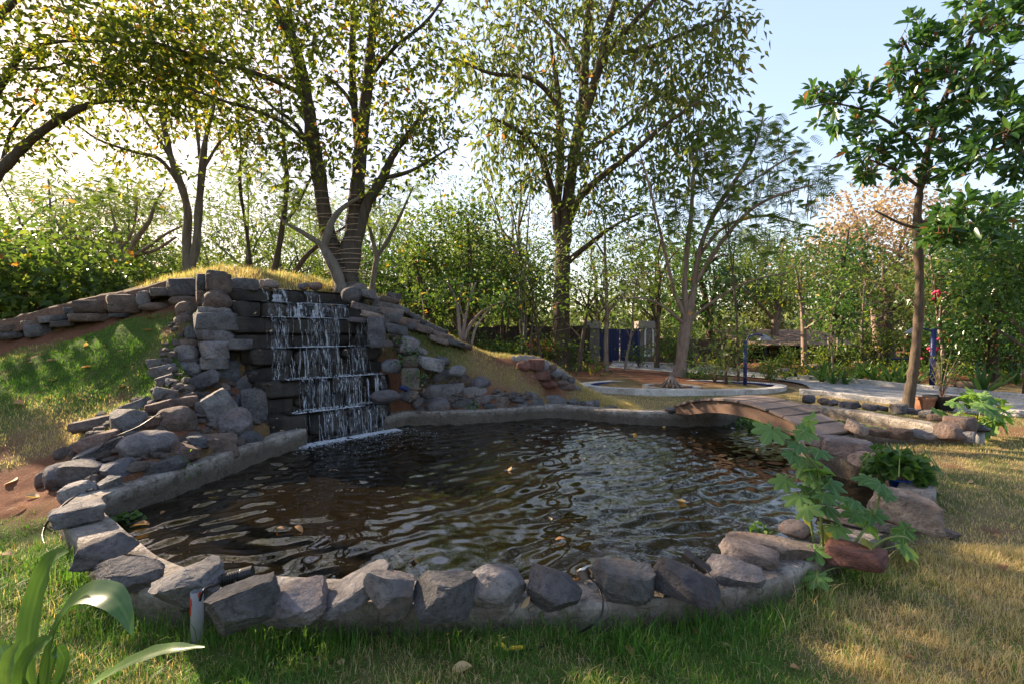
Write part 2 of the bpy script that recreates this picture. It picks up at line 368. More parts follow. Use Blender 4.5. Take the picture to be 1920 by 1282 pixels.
def base_z(y):
    t = np.clip((np.asarray(y)-8)/12, 0, 1); return .36*t*t*(3-2*t)
_ctl = []
for q in [(60,920,5.0),(120,865,5.3),(20,850,5.6),(150,800,6.0),(50,780,6.1),(-60,800,6.0),(250,745,6.6),(150,720,6.75),(50,720,6.75),(-80,725,6.75),(300,655,7.4),(200,655,7.4),
          (100,665,7.4),(0,685,7.3),(320,600,8.0),(250,600,8.0),(180,622,8.0),(60,645,7.9),(-60,675,7.8),(360,570,8.4),(280,590,8.35),(200,607,8.3),(100,632,8.2),(0,655,8.1),
          (360,533,8.95),(280,553,8.85),(200,575,8.75),(100,597,8.65),(0,620,8.55),(-100,645,8.45),
          (300,855,5.2),(350,790,6.1),(420,810,6.4),(380,730,6.8),(300,728,6.6),(230,815,5.6),(480,780,6.95),(180,895,4.8),(345,655,7.4),(400,700,7.2),(440,745,7.1),
          (400,506,9.8),(480,515,10.0),(560,524,10.3),(680,546,10.5),(620,532,10.8),(330,520,9.6),
          (720,560,10.3),(760,587,10.4),(800,614,10.5),(870,646,10.6),(960,669,10.8),(1040,684,11.1),(1085,728,11.6),
          (800,662,9.8),(850,692,9.7),(900,702,9.8),(950,722,9.9),(1000,738,10.1),(880,765,9.45),(780,735,9.5),(760,768,9.3),(1040,708,10.7),(1000,690,10.5),(930,690,10.2),(740,640,9.9)]:
    _ctl.append(P(*q))
for p in [fw(.3,2.2,2.4),fw(1.0,2.2,2.4),fw(1.7,2.2,2.4),fw(-.7,.2,.65),fw(-.65,1.0,1.45),fw(-.55,1.75,2.15),fw(2.0,.4,.55),fw(2.15,.8,1.0),fw(2.3,1.3,1.6),fw(2.3,1.8,1.95),
          (-7,12.4,2.3),(-4,12.4,2.5),(-2,11.4,1.75),(-2.9,10.9,2.2),(-2.6,10.2,2.35),(-9,11.5,2.0),(-11,10,1.5),(-12,8.3,1.0),(-4,14.5,1.3),(-8,15,1.2),(-1,13.2,.5),(-12,13,1.0),(-13.5,6,.2),(-10,5.2,.15),
          (-5,16.5,.4),(-9,17,.4),(.5,12.2,.35),(1.8,12.3,.15),(2.6,11.2,.06),(2,10.3,.06),(.8,10.5,.22),(-14,11,.4)]:
    _ctl.append(np.array(p, float))
for x in np.arange(-16, 5.1, 2.6):
    for y in (-1, 1.2, 3.4): _ctl.append(np.array([x, y, 0.]))
for p in [(-6,4.3),(-9,4),(-5.2,4.6),(-4.6,4.2),(-4.4,3.4),(-12,4.5),(-2,4.8),(0,5),(2,5),(-1,7),(1.5,7.5),(0,8.8),(3.5,8),(4,10.5),(4,13),(2.5,14.5),(-.5,16),(-3,18.5),(-8,19),(-13,17),(-16,14),(-16,9),(6,10),(6,7),(5,4)]:
    _ctl.append(np.array([p[0], p[1], float(base_z(p[1]))]))
_ctl = np.array(_ctl); _res = _ctl[:,2] - base_z(_ctl[:,1])
def _k(r): return np.where(r > 1e-9, r*r*np.log(r+1e-12), 0)
_n = len(_ctl); _A = np.zeros((_n+3,_n+3)); _d = np.hypot(_ctl[:,None,0]-_ctl[None,:,0], _ctl[:,None,1]-_ctl[None,:,1])
_A[:_n,:_n] = _k(_d) + .02*np.eye(_n); _A[:_n,_n] = 1; _A[:_n,_n+1:] = _ctl[:,:2]; _A[_n,:_n] = 1; _A[_n+1:,:_n] = _ctl[:,:2].T
_w = np.linalg.solve(_A, np.concatenate([_res, np.zeros(3)]))
def terrain(x, y, raw=False):
    x = np.atleast_1d(np.asarray(x, float)); y = np.atleast_1d(np.asarray(y, float)); sh = x.shape; x = x.ravel(); y = y.ravel()
    calm = np.where((y > 10.3) & (x > .8), .2, 1.0)
    z = base_z(y) + 0; m = (x > -16) & (x < 6) & (y > 0) & (y < 19.5)
    if m.any():
        xs, ys = x[m], y[m]; o = np.zeros(len(xs))
        for i in range(0, len(xs), 20000):
            a, b = xs[i:i+20000], ys[i:i+20000]
            o[i:i+20000] = _k(np.hypot(a[:,None]-_ctl[None,:,0], b[:,None]-_ctl[None,:,1])) @ _w[:_n] + _w[_n] + _w[_n+1]*a + _w[_n+2]*b
        edge = np.clip(np.minimum(np.minimum(xs+16, 6-xs)/2, np.minimum(ys, 19.5-ys)/1.5), 0, 1)
        z[m] += np.maximum(o, -.03)*edge
    if not raw:
        z = z + fbm2(x, y, 1.3, 5)*.025*np.clip(1+z, 0, 2.2)*calm + fbm2(x, y, 5, 9)*.011*calm*np.clip(.7+z*1.5,.5,2)
        u = (x-FL[0])*FD[0]+(y-FL[1])*FD[1]; w = (x-FL[0])*FN[0]+(y-FL[1])*FN[1]
        lim = np.interp(w, [-.3,0,.35,.7,1.05,1.4,1.75,2.0,2.4], [-.5,-.1,.2,.7,1.2,1.75,2.05,2.3,9])
        mm = (u > -.35) & (u < 1.95) & (w > -.4)
        z = np.where(mm, np.minimum(z, lim), z)
        lim2 = np.interp(w, [-.2,.5,1.0,1.35,1.75,2.2], [.25,.5,.85,1.3,1.95,9]); mm = (u > -1.2) & (u <= -.35) & (w > -.1)
        z = np.where(mm, np.minimum(z, lim2), z)
        z = np.where(inside(x, y, POND), -.75, z)
    return z.reshape(sh)
def tz(x, y): return float(terrain(x, y)[0])
def hit(px, py, y0=1.5, y1=16.):
    d = ray(px, py); ys = np.arange(y0, y1, .03); pts = CAM + d*(ys/d[1])[:,None]
    zt = terrain(pts[:,0], pts[:,1]); k = np.argmax(pts[:,2] < zt)
    return pts[k] if pts[k,2] < zt[k] else PZ(px, py, 0)

PIR = np.array([P(735,600,9.4)[:2], P(752,660,9.1)[:2], P(760,720,9.0)[:2], P(830,735,9.1)[:2], P(900,752,9.35)[:2], P(1110,761,9.8)[:2]])
def masks(x, y):
    n = fbm2(x, y, .9, 3); n2 = fbm2(x, y, 3.5, 8)
    dry = np.clip(.25 + .55*n + .35*n2, 0, 1)
    dry = np.clip(dry + .55*np.clip((x-.6)/1.6, 0, 1)*(y < 30) , 0, 1)
    dry = np.where((y < 3.6) & (x < 1.4), dry*.45, dry)
    g = np.exp(-(((x+6.4)/1.6)**2+((y-6.9)/.8)**2)*.9); dry = np.clip(dry - .55*g, 0, 1)
    g = np.exp(-(((x+5.5)/1.3)**2+((y-5.9)/.45)**2)); dry = np.clip(dry + .7*g, 0, 1)
    rm = np.clip((x+1.7)/.9, 0, 1)*(y > 8.9)*(y < 12.5)*(x < 3); dry = np.clip(dry + .9*rm, 0, 1)
    top = (y > 9.2)*(x < -2.6)*(y < 13); dry = np.where(top, np.clip(.75+.3*n, 0, 1), dry)
    soil = np.clip(1.9*np.exp(-(((x+5.2)/1.75)**2+((y-4.85)/.8)**2)) + .5*n2 - .25, 0, 1)*(y < 5.9)*(x < -3.5)
    wall = np.array([P(360,570,8.4)[:2], P(200,607,8.3)[:2], P(0,655,8.1)[:2]])
    soil = np.maximum(soil, np.clip(1.2 - polydist(x, y, wall)/.42 + .35*n2, 0, 1)*(y < 9))
    crest = np.array([P(870,655,10.4)[:2], P(960,680,10.5)[:2], P(1040,700,10.6)[:2]])
    soil = np.maximum(soil, np.clip(1.0 - polydist(x, y, crest)/.5 + .4*n2, 0, 1))
    pil = np.array([(-4.1,4.6),(-4.1,5.6),(-4.2,6.6),(-3.75,7.15),(-4.3,7.4)]); soil = np.maximum(soil, np.clip(1.3 - polydist(x, y, pil)/.6, 0, 1))
    soil = np.maximum(soil, np.clip(1.5 - polydist(x, y, PIR)/.42, 0, 1))
    soil = np.maximum(soil, np.clip((y-13.2)/1.5 + .5*n, 0, 1))
    soil = np.maximum(soil, np.clip(.8*np.exp(-(((x-8.2)/1.6)**2+((y-8.2)/1.2)**2)) + .4*n2-.15, 0, 1)*(x > 6))
    soil = np.maximum(soil, np.clip(n2*1.5+n*.8-1.0, 0, .8)*(x > 1.5)*(y < 9))
    soil = np.maximum(soil, np.clip(n2*1.6+.5*fbm2(x, y, 9, 33)-.7, 0, .85)*(x < -3.6)*(y > 4.5)*(y < 9))
    return dry, soil

def _axis(lo, a, b, hi, step, nf):
    left = a - (a-lo)*np.linspace(1, 0, nf)[:-1]**2.4; right = b + (hi-b)*np.linspace(0, 1, nf)[1:]**2.4
    return np.concatenate([left, np.arange(a, b+1e-6, step), right])
xs = _axis(-500, -9.2, 8.6, 500, .075, 34); ys = _axis(-60, 1.2, 13.2, 700, .075, 30)
X, Y = np.meshgrid(xs, ys); Z = terrain(X, Y)
b = MB(); ny, nx = X.shape
idx = np.arange(ny*nx).reshape(ny, nx)
b.add(np.stack([X.ravel(), Y.ravel(), Z.ravel()], 1), np.stack([idx[:-1,:-1].ravel(), idx[:-1,1:].ravel(), idx[1:,1:].ravel(), idx[1:,:-1].ravel()], 1))
ground = b.build('ground', M['ground']); tag(ground, kind='structure')
dr, so_ = masks(X.ravel(), Y.ravel())
for nm, v in (('dry', dr), ('soil', so_)):
    at = ground.data.attributes.new(nm, 'FLOAT', 'POINT'); at.data.foreach_set('value', v.astype(np.float32))

# ================================================================== WATER
gx = np.arange(-4.1, 7.1, .021); gy = np.arange(2.5, 10.4, .021); X, Y = np.meshgrid(gx, gy)
rng = np.random.default_rng(4); H = np.zeros_like(X)
src = FL + FD*.9
D = np.hypot(X-src[0], Y-src[1])
wx = X + .22*fbm2(X, Y, .8, 21, 2); wy = Y + .22*fbm2(X, Y, .8, 22, 2)
for k in range(30):
    th = math.radians(-43 + rng.normal(0, 38)); lam = rng.uniform(.09, .40); kk = 2*math.pi/lam
    H += (.0075 if lam > .2 else .0052)*lam*np.sin(kk*(math.cos(th)*wx+math.sin(th)*wy) + rng.uniform(0, 6.28))*(.6+.4*np.sin(rng.uniform(.5,1.4)*wx+rng.uniform(.5,1.4)*wy+rng.uniform(0,6)))
Dw = np.hypot(wx-src[0], wy-src[1])
for lam in (.24, .36, .18): H += .009*lam*np.sin(2*math.pi*Dw/lam + lam*40)*np.exp(-Dw/9)
H += .006*fbm2(X, Y, 1.9, 31, 2) 
H += .02*np.exp(-D/.8)*fbm2(X, Y, 14, 41, 2)
H *= np.where((X > 4.3), .35, 1.0)*(.72+.75*np.exp(-D/2.2))*(1+.35*fbm2(X, Y, .9, 77, 2))
keep = inside(X, Y, POND); ny, nx = X.shape; idx = np.arange(ny*nx).reshape(ny, nx)
kq = keep[:-1,:-1] & keep[1:,1:] & keep[:-1,1:] & keep[1:,:-1]
q = np.stack([idx[:-1,:-1][kq], idx[:-1,1:][kq], idx[1:,1:][kq], idx[1:,:-1][kq]], 1)
used = np.unique(q); mp = np.full(ny*nx, -1); mp[used] = np.arange(len(used))
b = MB(); b.add(np.stack([X.ravel(), Y.ravel(), WATER_Z+H.ravel()], 1)[used], mp[q])
tag(b.build('water', M['water']), kind='structure')

# ================================================================== POND CURB
prof = [(-.13,-.55),(-.14,-.03),(-.125,.0),(.125,.0),(.14,-.03),(.14,-.55)]
c = CURB; tg = np.gradient(c[:,:2], axis=0); tg /= np.linalg.norm(tg, axis=1)[:,None]; nr = np.stack([-tg[:,1], tg[:,0]], 1)
V = []; 
for i in range(len(c)):
    jit = .012*fbm2(c[i,0], c[i,1], 2.2, 51)[0]; zt = c[i,2] + .012*fbm2(c[i,0], c[i,1], 1.7, 57)[0]
    for (o, dz) in prof:
        V.append((c[i,0]+nr[i,0]*(o+jit), c[i,1]+nr[i,1]*(o+jit), zt+dz))
n = len(prof); b = MB(); k = np.arange(n-1)
q = np.concatenate([np.stack([i*n+k, (i+1)*n+k, (i+1)*n+k+1, i*n+k+1],1) for i in range(len(c)-1)])
m = (len(c)-1)*n
b.add(V, np.concatenate([q, [[0,1,2,3],[0,3,4,5],[m+3,m+2,m+1,m],[m+5,m+4,m+3,m]]]))
o = b.build('pond_wall', M['curb'], smooth=False); tag(o, 'low stained concrete rim wall running round the edge of the pond', 'wall')

# ================================================================== ROCKS
def ico(n):
    import bmesh
    bm = bmesh.new(); bmesh.ops.create_icosphere(bm, subdivisions=n, radius=1); 
    v = np.array([p.co[:] for p in bm.verts]); f = np.array([[p.index for p in t.verts] for t in bm.faces]); bm.free(); return v, f
ICO = {k: ico(k) for k in (1, 2, 3, 4, 5)}
GREY=(.172,.163,.164); DARK=(.115,.109,.112); BLUE=(.115,.117,.128); PALE=(.255,.24,.236); BROWN=(.158,.117,.096); RED=(.195,.135,.108); TAN=(.25,.20,.175); BRICK=(.20,.095,.07)
def rock_mesh(seed, dims, kind='a', lvl=3, amp=1.0):
    r = np.random.default_rng(seed); v, f = ICO[lvl]; v = v.copy()
    if kind in 'as': v = np.sign(v)*np.abs(v)**.62; v /= np.abs(v).max(0)
    if kind == 'b':    # squared block
        v = np.sign(v)*np.abs(v)**.22; v /= np.abs(v).max(0)
        nc, lo, hi = 8, 1.0, 1.5
    elif kind == 'r': nc, lo, hi = 7, .80, .98     # rounded boulder
    elif kind == 's': nc, lo, hi = 9, .75, 1.1     # slab
    else: nc, lo, hi = 13, .5, 1.0                 # angular
    v = v*(1+fbm(v*1.3+seed*3.1, seed % 50, 2)[:,None]*.10*amp)
    for k in range(nc):
        n = r.normal(size=3); n /= np.linalg.norm(n); d = r.uniform(lo, hi)
        if k == 0 and kind == 'a': n = np.array([r.normal(0,.25), r.normal(0,.25)-.15, 1]); n /= np.linalg.norm(n); d = r.uniform(.5,.7)
        s = np.maximum(v@n - d, 0); v = v - s[:,None]*n
    if kind == 's': 
        v[:,2] = np.clip(v[:,2], -.62, .62)
    v = v + fbm(v*2.2 + seed*2.1, seed % 41, 2)[:,None]*v*.03*amp + fbm(v*7 + seed*1.7, seed % 37, 3)[:,None]*v*.022*amp
    if kind in 'as':   # chipped strata
        a = np.array([r.normal(0,.4), r.normal(0,.4), 1]); h = v@a*5+fbm(v*2, seed%29, 2)*.9; v = v + (np.abs((h % 1)-.5)[:,None]-.25)*v*.06*amp
    mn, mx = v.min(0), v.max(0); v = (v-(mn+mx)/2)/(mx-mn)*np.array(dims)
    b = MB(); b.add(v, None, f); me = b.mesh('rock', M['rock'])
    if kind in 'as' and lvl >= 4: me.set_sharp_from_angle(angle=rad(22))
    return me
_seed = [100]
def add_rock(loc, dims, kind='a', tone=GREY, roll=0, yaw=None, pitch=0, lvl=3, parent=None, name='rock', mat=None, amp=1.0):
    _seed[0] += 1; r = np.random.default_rng(_seed[0])
    me = rock_mesh(_seed[0], dims, kind, lvl, amp)
    if mat: me.materials[0] = mat
    o = link(name, me, parent); j = r.uniform(.74, 1.28); o.color = (tone[0]*j, tone[1]*j*r.uniform(.97,1.03), tone[2]*j, 1)
    az = math.atan2(loc[0], loc[1])
    o.rotation_euler = (Matrix.Rotation(-az + (r.uniform(-.15,.15) if yaw is None else yaw), 3, 'Z') @ Matrix.Rotation(rad(roll), 3, 'Y') @ Matrix.Rotation(rad(pitch), 3, 'X')).to_euler()
    o.location = loc; return o
def rock_px(x0, y0, x1, y1, kind='a', tone=GREY, roll=0, zb=None, Yd=None, dep=.75, lvl=3, **kw):
    g_ = kw.pop('g', .055); roll *= .8 if kind == 's' else .4; x0, x1, y0, y1 = x0-g_*(x1-x0), x1+g_*(x1-x0), y0-g_*(y1-y0), y1+g_*.6*(y1-y0); cx, cy = (x0+x1)/2, (y0+y1)/2
    if zb is not None: Yf = PZ(cx, y1, zb)[1]
    elif Yd is not None: Yf = Yd
    else: Yf = hit(cx, y1-.22*(y1-y0))[1] - .12*(x1-x0)/F*6
    W = (x1-x0)/F*(Yf+.1)
    hh = (y1-y0)/F*(Yf+.1)
    if roll:   # the box is that of the turned rock
        c, s = abs(math.cos(rad(roll))), abs(math.sin(rad(roll))); det = c*c-s*s
        if abs(det) > .25: W, hh = max((W*c-hh*s)/det, .5*W), max((hh*c-W*s)/det, .35*hh)
    D = dep*max(min(W, hh*1.9), .6*W); sn = (CAMZ - P(cx,cy,Yf)[2])/math.hypot(Yf, CAMZ); sn = max(0, sn)
    H = math.sqrt(max(hh*hh-(D*sn)**2*.8, (.62*hh)**2))
    Yc = Yf + D*.42
    o = add_rock(P(cx, cy, Yc), (W, D, H), kind, tone, roll, lvl=lvl, **kw)
    me = o.data; n = len(me.vertices); v = np.empty(n*3, np.float32); me.vertices.foreach_get('co', v); v = v.reshape(-1,3).astype(float)
    R = np.array(o.rotation_euler.to_matrix()); loc = np.array(o.location)
    for it in range(4):
        w = v@R.T + loc - CAM; dep_ = w@_f; sx = CX+F*w[:,0]/dep_; sy = CY-F*(w@_u)/dep_
        fx = (x1-x0)/(sx.max()-sx.min()); fy = (y1-y0)/(sy.max()-sy.min())
        if abs(roll) > 40: fx, fy = fy, fx
        fx = min(max(fx,.6),1.6); fy = min(max(fy,.6),1.6)
        v = v*np.array([fx, math.sqrt(fx*fy) if it < 1 else 1, fy])
        w = v@R.T + loc - CAM; dep_ = w@_f; sx = CX+F*w[:,0]/dep_; sy = CY-F*(w@_u)/dep_
        ddp = float((loc-CAM)@_f); loc = loc + np.array([1.,0,0])*((x0+x1)/2-(sx.max()+sx.min())/2)/F*ddp - _u*((y0+y1)/2-(sy.max()+sy.min())/2)/F*ddp
    me.vertices.foreach_set('co', v.astype(np.float32).ravel()); me.update(); o.location = loc
    return o

def rocks(table, group, **dk):
    for row in table:
        box, kind, tone, roll, label = row[:5]; kw = dict(dk); kw.update(row[5] if len(row) > 5 else {})
        o = rock_px(*box, kind=kind, tone=tone, roll=roll, **kw); tag(o, label, kw.get('cat', 'rock') if False else 'rock', group)

FR = 'rocks set along the front pond rim'
rocks([
 ((88,932,200,994),'b',GREY,-6,'squared grey rock on the left corner of the concrete rim, above the bare concrete'),
 ((128,996,262,1072),'a',GREY,-8,'jagged grey rock on the rim just below the squared corner rock'),
 ((175,1040,310,1118),'a',GREY,-18,'sloping grey rock between jagged corner rock and the big creased rock'),
 ((277,1038,423,1144),'a',GREY,14,'big creased grey rock on the rim just left of the grey pipe with red marks'),
 ((380,1070,528,1192),'a',DARK,-26,'largest dark rock on the front rim, right of the grey pipe with red marks'),
 ((472,1077,618,1178),'a',GREY,-24,'leaning grey rock second to the right of the grey pipe'),
 ((597,1052,735,1158),'s',GREY,-28,'leaning slab with a pale flat tip, third right of the grey pipe'),
 ((680,1064,778,1166),'a',GREY,10,'ridged upright rock right of the slab with a pale tip'),
 ((772,1068,897,1170),'a',DARK,8,'broad dark rock with flat face at the middle of the front rim'),
 ((873,1056,987,1140),'r',PALE,6,'pale topped lumpy rock right of the broad dark middle rock'),
 ((985,1054,1092,1148),'a',GREY,32,'pointed wedge rock left of the round steel pond light'),
 ((1110,1045,1230,1136),'a',GREY,10,'angular grey rock just right of the round steel pond light'),
 ((1210,1041,1350,1140),'a',DARK,26,'dark sloping rock left of the ribbed bronze spotlight'),
],FR,zb=.17,lvl=5,g=.0)
rocks([
 ((1322,1040,1430,1100),'a',GREY,4,'rounded grey rock on the rim right of the ribbed bronze spotlight'),
 ((1352,1010,1457,1066),'s',TAN,6,'flat tan rock behind the rounded grey rock by the spotlight'),
 ((1366,998,1523,1050),'s',TAN,2,'long flat tan rock on the inner edge beside the bright floating plant'),
 ((1462,974,1519,1010),'r',TAN,0,'small rounded tan rock at the water behind the lobed leaf plant'),
 ((1632,915,1768,1006),'a',TAN,30,'big broad tan slab tilted on the right corner of the rim',dict(dep=.3)),
 ((1545,956,1720,1000),'s',TAN,2,'long flat rock under the big tilted slab behind the lobed leaves'),
 ((1552,1010,1662,1072),'b',BRICK,-2,'red brick coloured block behind the stems of the lobed plant'),
 ((1752,986,1802,1012),'a',BROWN,8,'small brown stone on the grass right of the tilted slab',dict(zb=.0)),
],FR,zb=.17,lvl=4)
rocks([
 ((1540,816,1635,864),'s',TAN,4,'broad flat reddish slab on the right rim near the bridge end',dict(zb=.23)),
 ((1592,846,1665,879),'s',TAN,4,'flat stone overlapping the reddish slab on the right rim',dict(zb=.24)),
 ((1510,823,1546,842),'a',RED,4,'small reddish stone at the very foot of the wooden bridge',dict(zb=.22)),
],'rocks on the right pond rim',lvl=4)
rocks([
 ((1585,785,1630,817),'s',TAN,30,'tilted tan slab beside the end of the bridge planks'),
 ((1622,800,1667,820),'s',BROWN,8,'brown flat stone second from the bridge on the channel rim'),
 ((1662,801,1710,824),'s',BROWN,2,'brown wedge stone third from the bridge on the channel rim'),
 ((1703,803,1755,826),'a',GREY,8,'grey stone before the largest rock on the channel rim'),
 ((1752,790,1810,828),'a',BROWN,-6,'largest peaked rock on the channel rim near the grey pipe'),
 ((1770,780,1830,820),'s',BROWN,-4,'broad brown rock behind the largest channel rim rock'),
 ((1800,808,1828,830),'b',GREY,0,'small grey block at the end of the channel rim touching the pipe'),
],'rocks on the channel rim',zb=.17)
rocks([
 ((1505,740,1528,756),'a',DARK,0,'dark stone at the back of the bridge, first of the far bank row'),
 ((1533,745,1556,759),'r',BROWN,0,'brown rounded stone second in the far bank row behind the bridge'),
 ((1552,748,1575,761),'a',DARK,10,'dark stone third in the far bank row behind the bridge'),
 ((1572,751,1596,764),'s',GREY,0,'flat grey stone fourth in the far bank row behind the bridge'),
 ((1585,752,1614,767),'a',DARK,-6,'dark pointed stone fifth in the far bank row behind the bridge'),
 ((1617,755,1645,770),'s',GREY,8,'tilted grey slab sixth in the far bank row behind the bridge'),
 ((1642,758,1665,771),'s',DARK,14,'thin dark stone just left of the leaning tree foot'),
 ((1668,757,1702,776),'a',DARK,-12,'dark pointed stone at the foot of the leaning tree'),
 ((1698,764,1727,777),'s',DARK,0,'low dark slab right of the leaning tree foot'),
 ((1723,768,1752,784),'a',DARK,-10,'dark stone below the terracotta pot'),
 ((1740,775,1787,791),'s',BROWN,0,'flat brown rock below the black plant pot'),
],'stones along the far channel bank',zb=.16)

LP = 'rocks piled on the left bank'
rocks([
 ((275,671,321,690),'s',GREY,-6,'topmost thin flat rock at the left edge of the pile beside the lawn'),
 ((279,681,329,708),'s',GREY,-16,'second thin flat rock down at the pile edge beside the lawn'),
 ((291,700,326,724),'s',DARK,-24,'third thin flat rock down at the pile edge beside the lawn'),
 ((308,709,336,730),'a',DARK,12,'small dark rock tucked right of the third thin flat rock'),
 ((322,648,373,687),'r',GREY,-14,'round grey boulder left of the pale cement block'),
 ((326,679,379,711),'r',GREY,-8,'smooth oval boulder below the round one left of the cement block'),
 ((323,692,409,748),'s',GREY,-34,'long grey slab lying diagonally below the smooth oval boulder'),
 ((288,725,333,751),'s',PALE,20,'flat pale triangular slab on the left of the long diagonal slab'),
 ((225,743,285,772),'a',GREY,-14,'low grey rock at the lawn edge, upper left of the pile'),
 ((273,748,328,783),'s',RED,-18,'reddish leaning slab above the pitted brown boulder'),
 ((320,741,371,769),'b',BROWN,-12,'brown squared rock touching the big pale slab on its left'),
 ((293,763,367,817),'r',BROWN,10,'pitted brown rounded boulder in the middle of the pile'),
 ((358,730,444,808),'s',PALE,-36,'biggest pale slab standing tilted in the pile'),
 ((404,765,471,823),'r',PALE,-14,'pale boulder speckled white with lichen below the biggest pale slab'),
 ((397,718,431,736),'a',TAN,-12,'small rock with a pale yellow top above the biggest pale slab'),
 ((407,672,453,723),'a',BLUE,-10,'tall bluish dark rock leaning against the cement block foot'),
 ((442,688,485,742),'s',DARK,-52,'long dark curved rock beside the steps, with orange leaves on it'),
 ((130,777,222,813),'s',BROWN,-14,'long low brown rock sticking out of the dry lawn'),
 ((208,768,278,813),'a',GREY,-10,'purple grey rock right of the long low brown one'),
 ((267,780,318,810),'a',BROWN,12,'brown wedge under the thin black cable'),
 ((140,804,222,849),'s',RED,-16,'pale reddish slab at the left shoulder of the pile'),
 ((139,818,233,872),'s',GREY,-30,'long grey rock leaning under the pale reddish slab'),
 ((231,808,256,825),'a',DARK,-8,'small dark stone under the cable in the pile'),
 ((222,808,331,864),'r',GREY,-8,'big purple grey boulder speckled white at the centre front of the pile'),
 ((250,854,348,893),'s',DARK,-10,'long dark flat rock just above the concrete rim'),
 ((317,828,375,870),'a',RED,30,'reddish wedge leaning right of the speckled boulder'),
 ((348,815,390,846),'a',BLUE,-4,'small bluish rock with a sharp edge above the left rim'),
 ((370,813,446,859),'b',BROWN,6,'reddish brown block close to the rim, below the pale speckled boulder'),
 ((444,808,493,841),'r',BLUE,-8,'dark rock with white specks left of the wet leaf covered rock'),
 ((489,800,544,838),'r',DARK,-4,'wet dark rock littered with orange leaves at the rim end by the falls'),
 ((468,772,499,796),'r',DARK,0,'dark knob behind the small black pond light near the falls'),
 ((453,727,500,784),'b',DARK,-6,'large wet dark brown block at the left end of the lowest steps'),
 ((436,740,458,772),'a',BLUE,20,'narrow dark rock wedged right of the biggest pale slab'),
 ((84,860,180,920),'a',DARK,-12,'large dark rock at the lower left of the pile, beside the red soil'),
 ((109,862,202,914),'a',GREY,-6,'peaked grey rock in front of the large dark rock'),
 ((190,858,251,905),'a',BLUE,12,'blue grey rock with flat top above the rim start'),
 ((178,892,228,935),'a',GREY,-20,'grey rock wedged between the pale flat rock and the rim'),
 ((110,901,182,948),'s',PALE,-12,'pale flat topped rock right above the squared corner rock'),
 ((65,885,95,920),'r',BROWN,0,'brown rock half hidden behind the large dark rock at the red soil'),
],LP,lvl=4)
KP = 'stones stacked at the left side of the falls'
rocks([
 ((387,514,432,550),'b',BROWN,0,'square brown block on top of the left stack of the falls',dict(Yd=7.85)),
 ((388,507,429,524),'s',DARK,4,'flat dark stone capping the left stack of the falls',dict(Yd=8.1)),
 ((368,515,391,548),'b',DARK,0,'narrow dark block left of the square brown block on the stack',dict(Yd=8.0)),
 ((381,545,434,584),'r',BROWN,0,'rounded brown boulder below the square block of the stack',dict(Yd=7.7)),
 ((368,547,388,575),'b',BROWN,0,'narrow rough block left of the rounded brown boulder',dict(Yd=7.85)),
 ((371,576,434,592),'b',PALE,2,'thin pale cement slab under the rounded brown boulder',dict(Yd=7.72)),
 ((366,587,444,620),'b',GREY,2,'thick grey slab jutting from the left end of the third highest step',dict(Yd=7.5)),
 ((367,615,438,642),'b',GREY,4,'thinner grey slab lying under the thick jutting slab',dict(Yd=7.5)),
 ((374,640,430,673),'b',PALE,0,'pale rough cement block of the left stack',dict(Yd=7.45)),
 ((376,668,428,692),'b',GREY,0,'grey cement footing below the pale rough block',dict(Yd=7.45)),
 ((330,566,370,599),'r',BROWN,0,'round brown boulder at top left of the stack beside the grass',dict(Yd=7.9)),
 ((327,591,368,620),'r',BROWN,0,'round brown boulder below the topmost round one beside the grass',dict(Yd=7.75)),
 ((347,612,373,638),'a',BLUE,10,'small pointed bluish stone left of the grey slabs',dict(Yd=7.6)),
 ((324,620,349,646),'a',RED,0,'reddish brown stone half buried at the grass edge of the stack',dict(Yd=7.7)),
 ((331,636,374,656),'r',BROWN,0,'low brown boulder above the round grey boulder of the pile',dict(Yd=7.5)),
 ((430,636,472,655),'s',DARK,2,'thin dark stone lying on the left end of the middle step',dict(Yd=7.45)),
 ((430,522,484,546),'s',DARK,2,'flat dark stone at the left end of the top step',dict(Yd=8.45)),
 ((485,524,523,542),'a',TAN,0,'pale pointed rock behind the top step of the falls',dict(Yd=9.1)),
 ((559,531,579,545),'r',DARK,0,'small dark round stone on the top step',dict(Yd=9.3)),
 ((577,530,604,546),'r',BROWN,0,'small brown round stone beside the dark one on the top step',dict(Yd=9.35)),
 ((641,540,676,570),'r',DARK,0,'dark rounded boulder at the right end of the top step',dict(Yd=9.45)),
 ((654,531,686,545),'a',GREY,0,'low grey pointed stone behind the dark boulder at the top right',dict(Yd=9.9)),
],KP)
RP = 'rocks piled right of the falls'
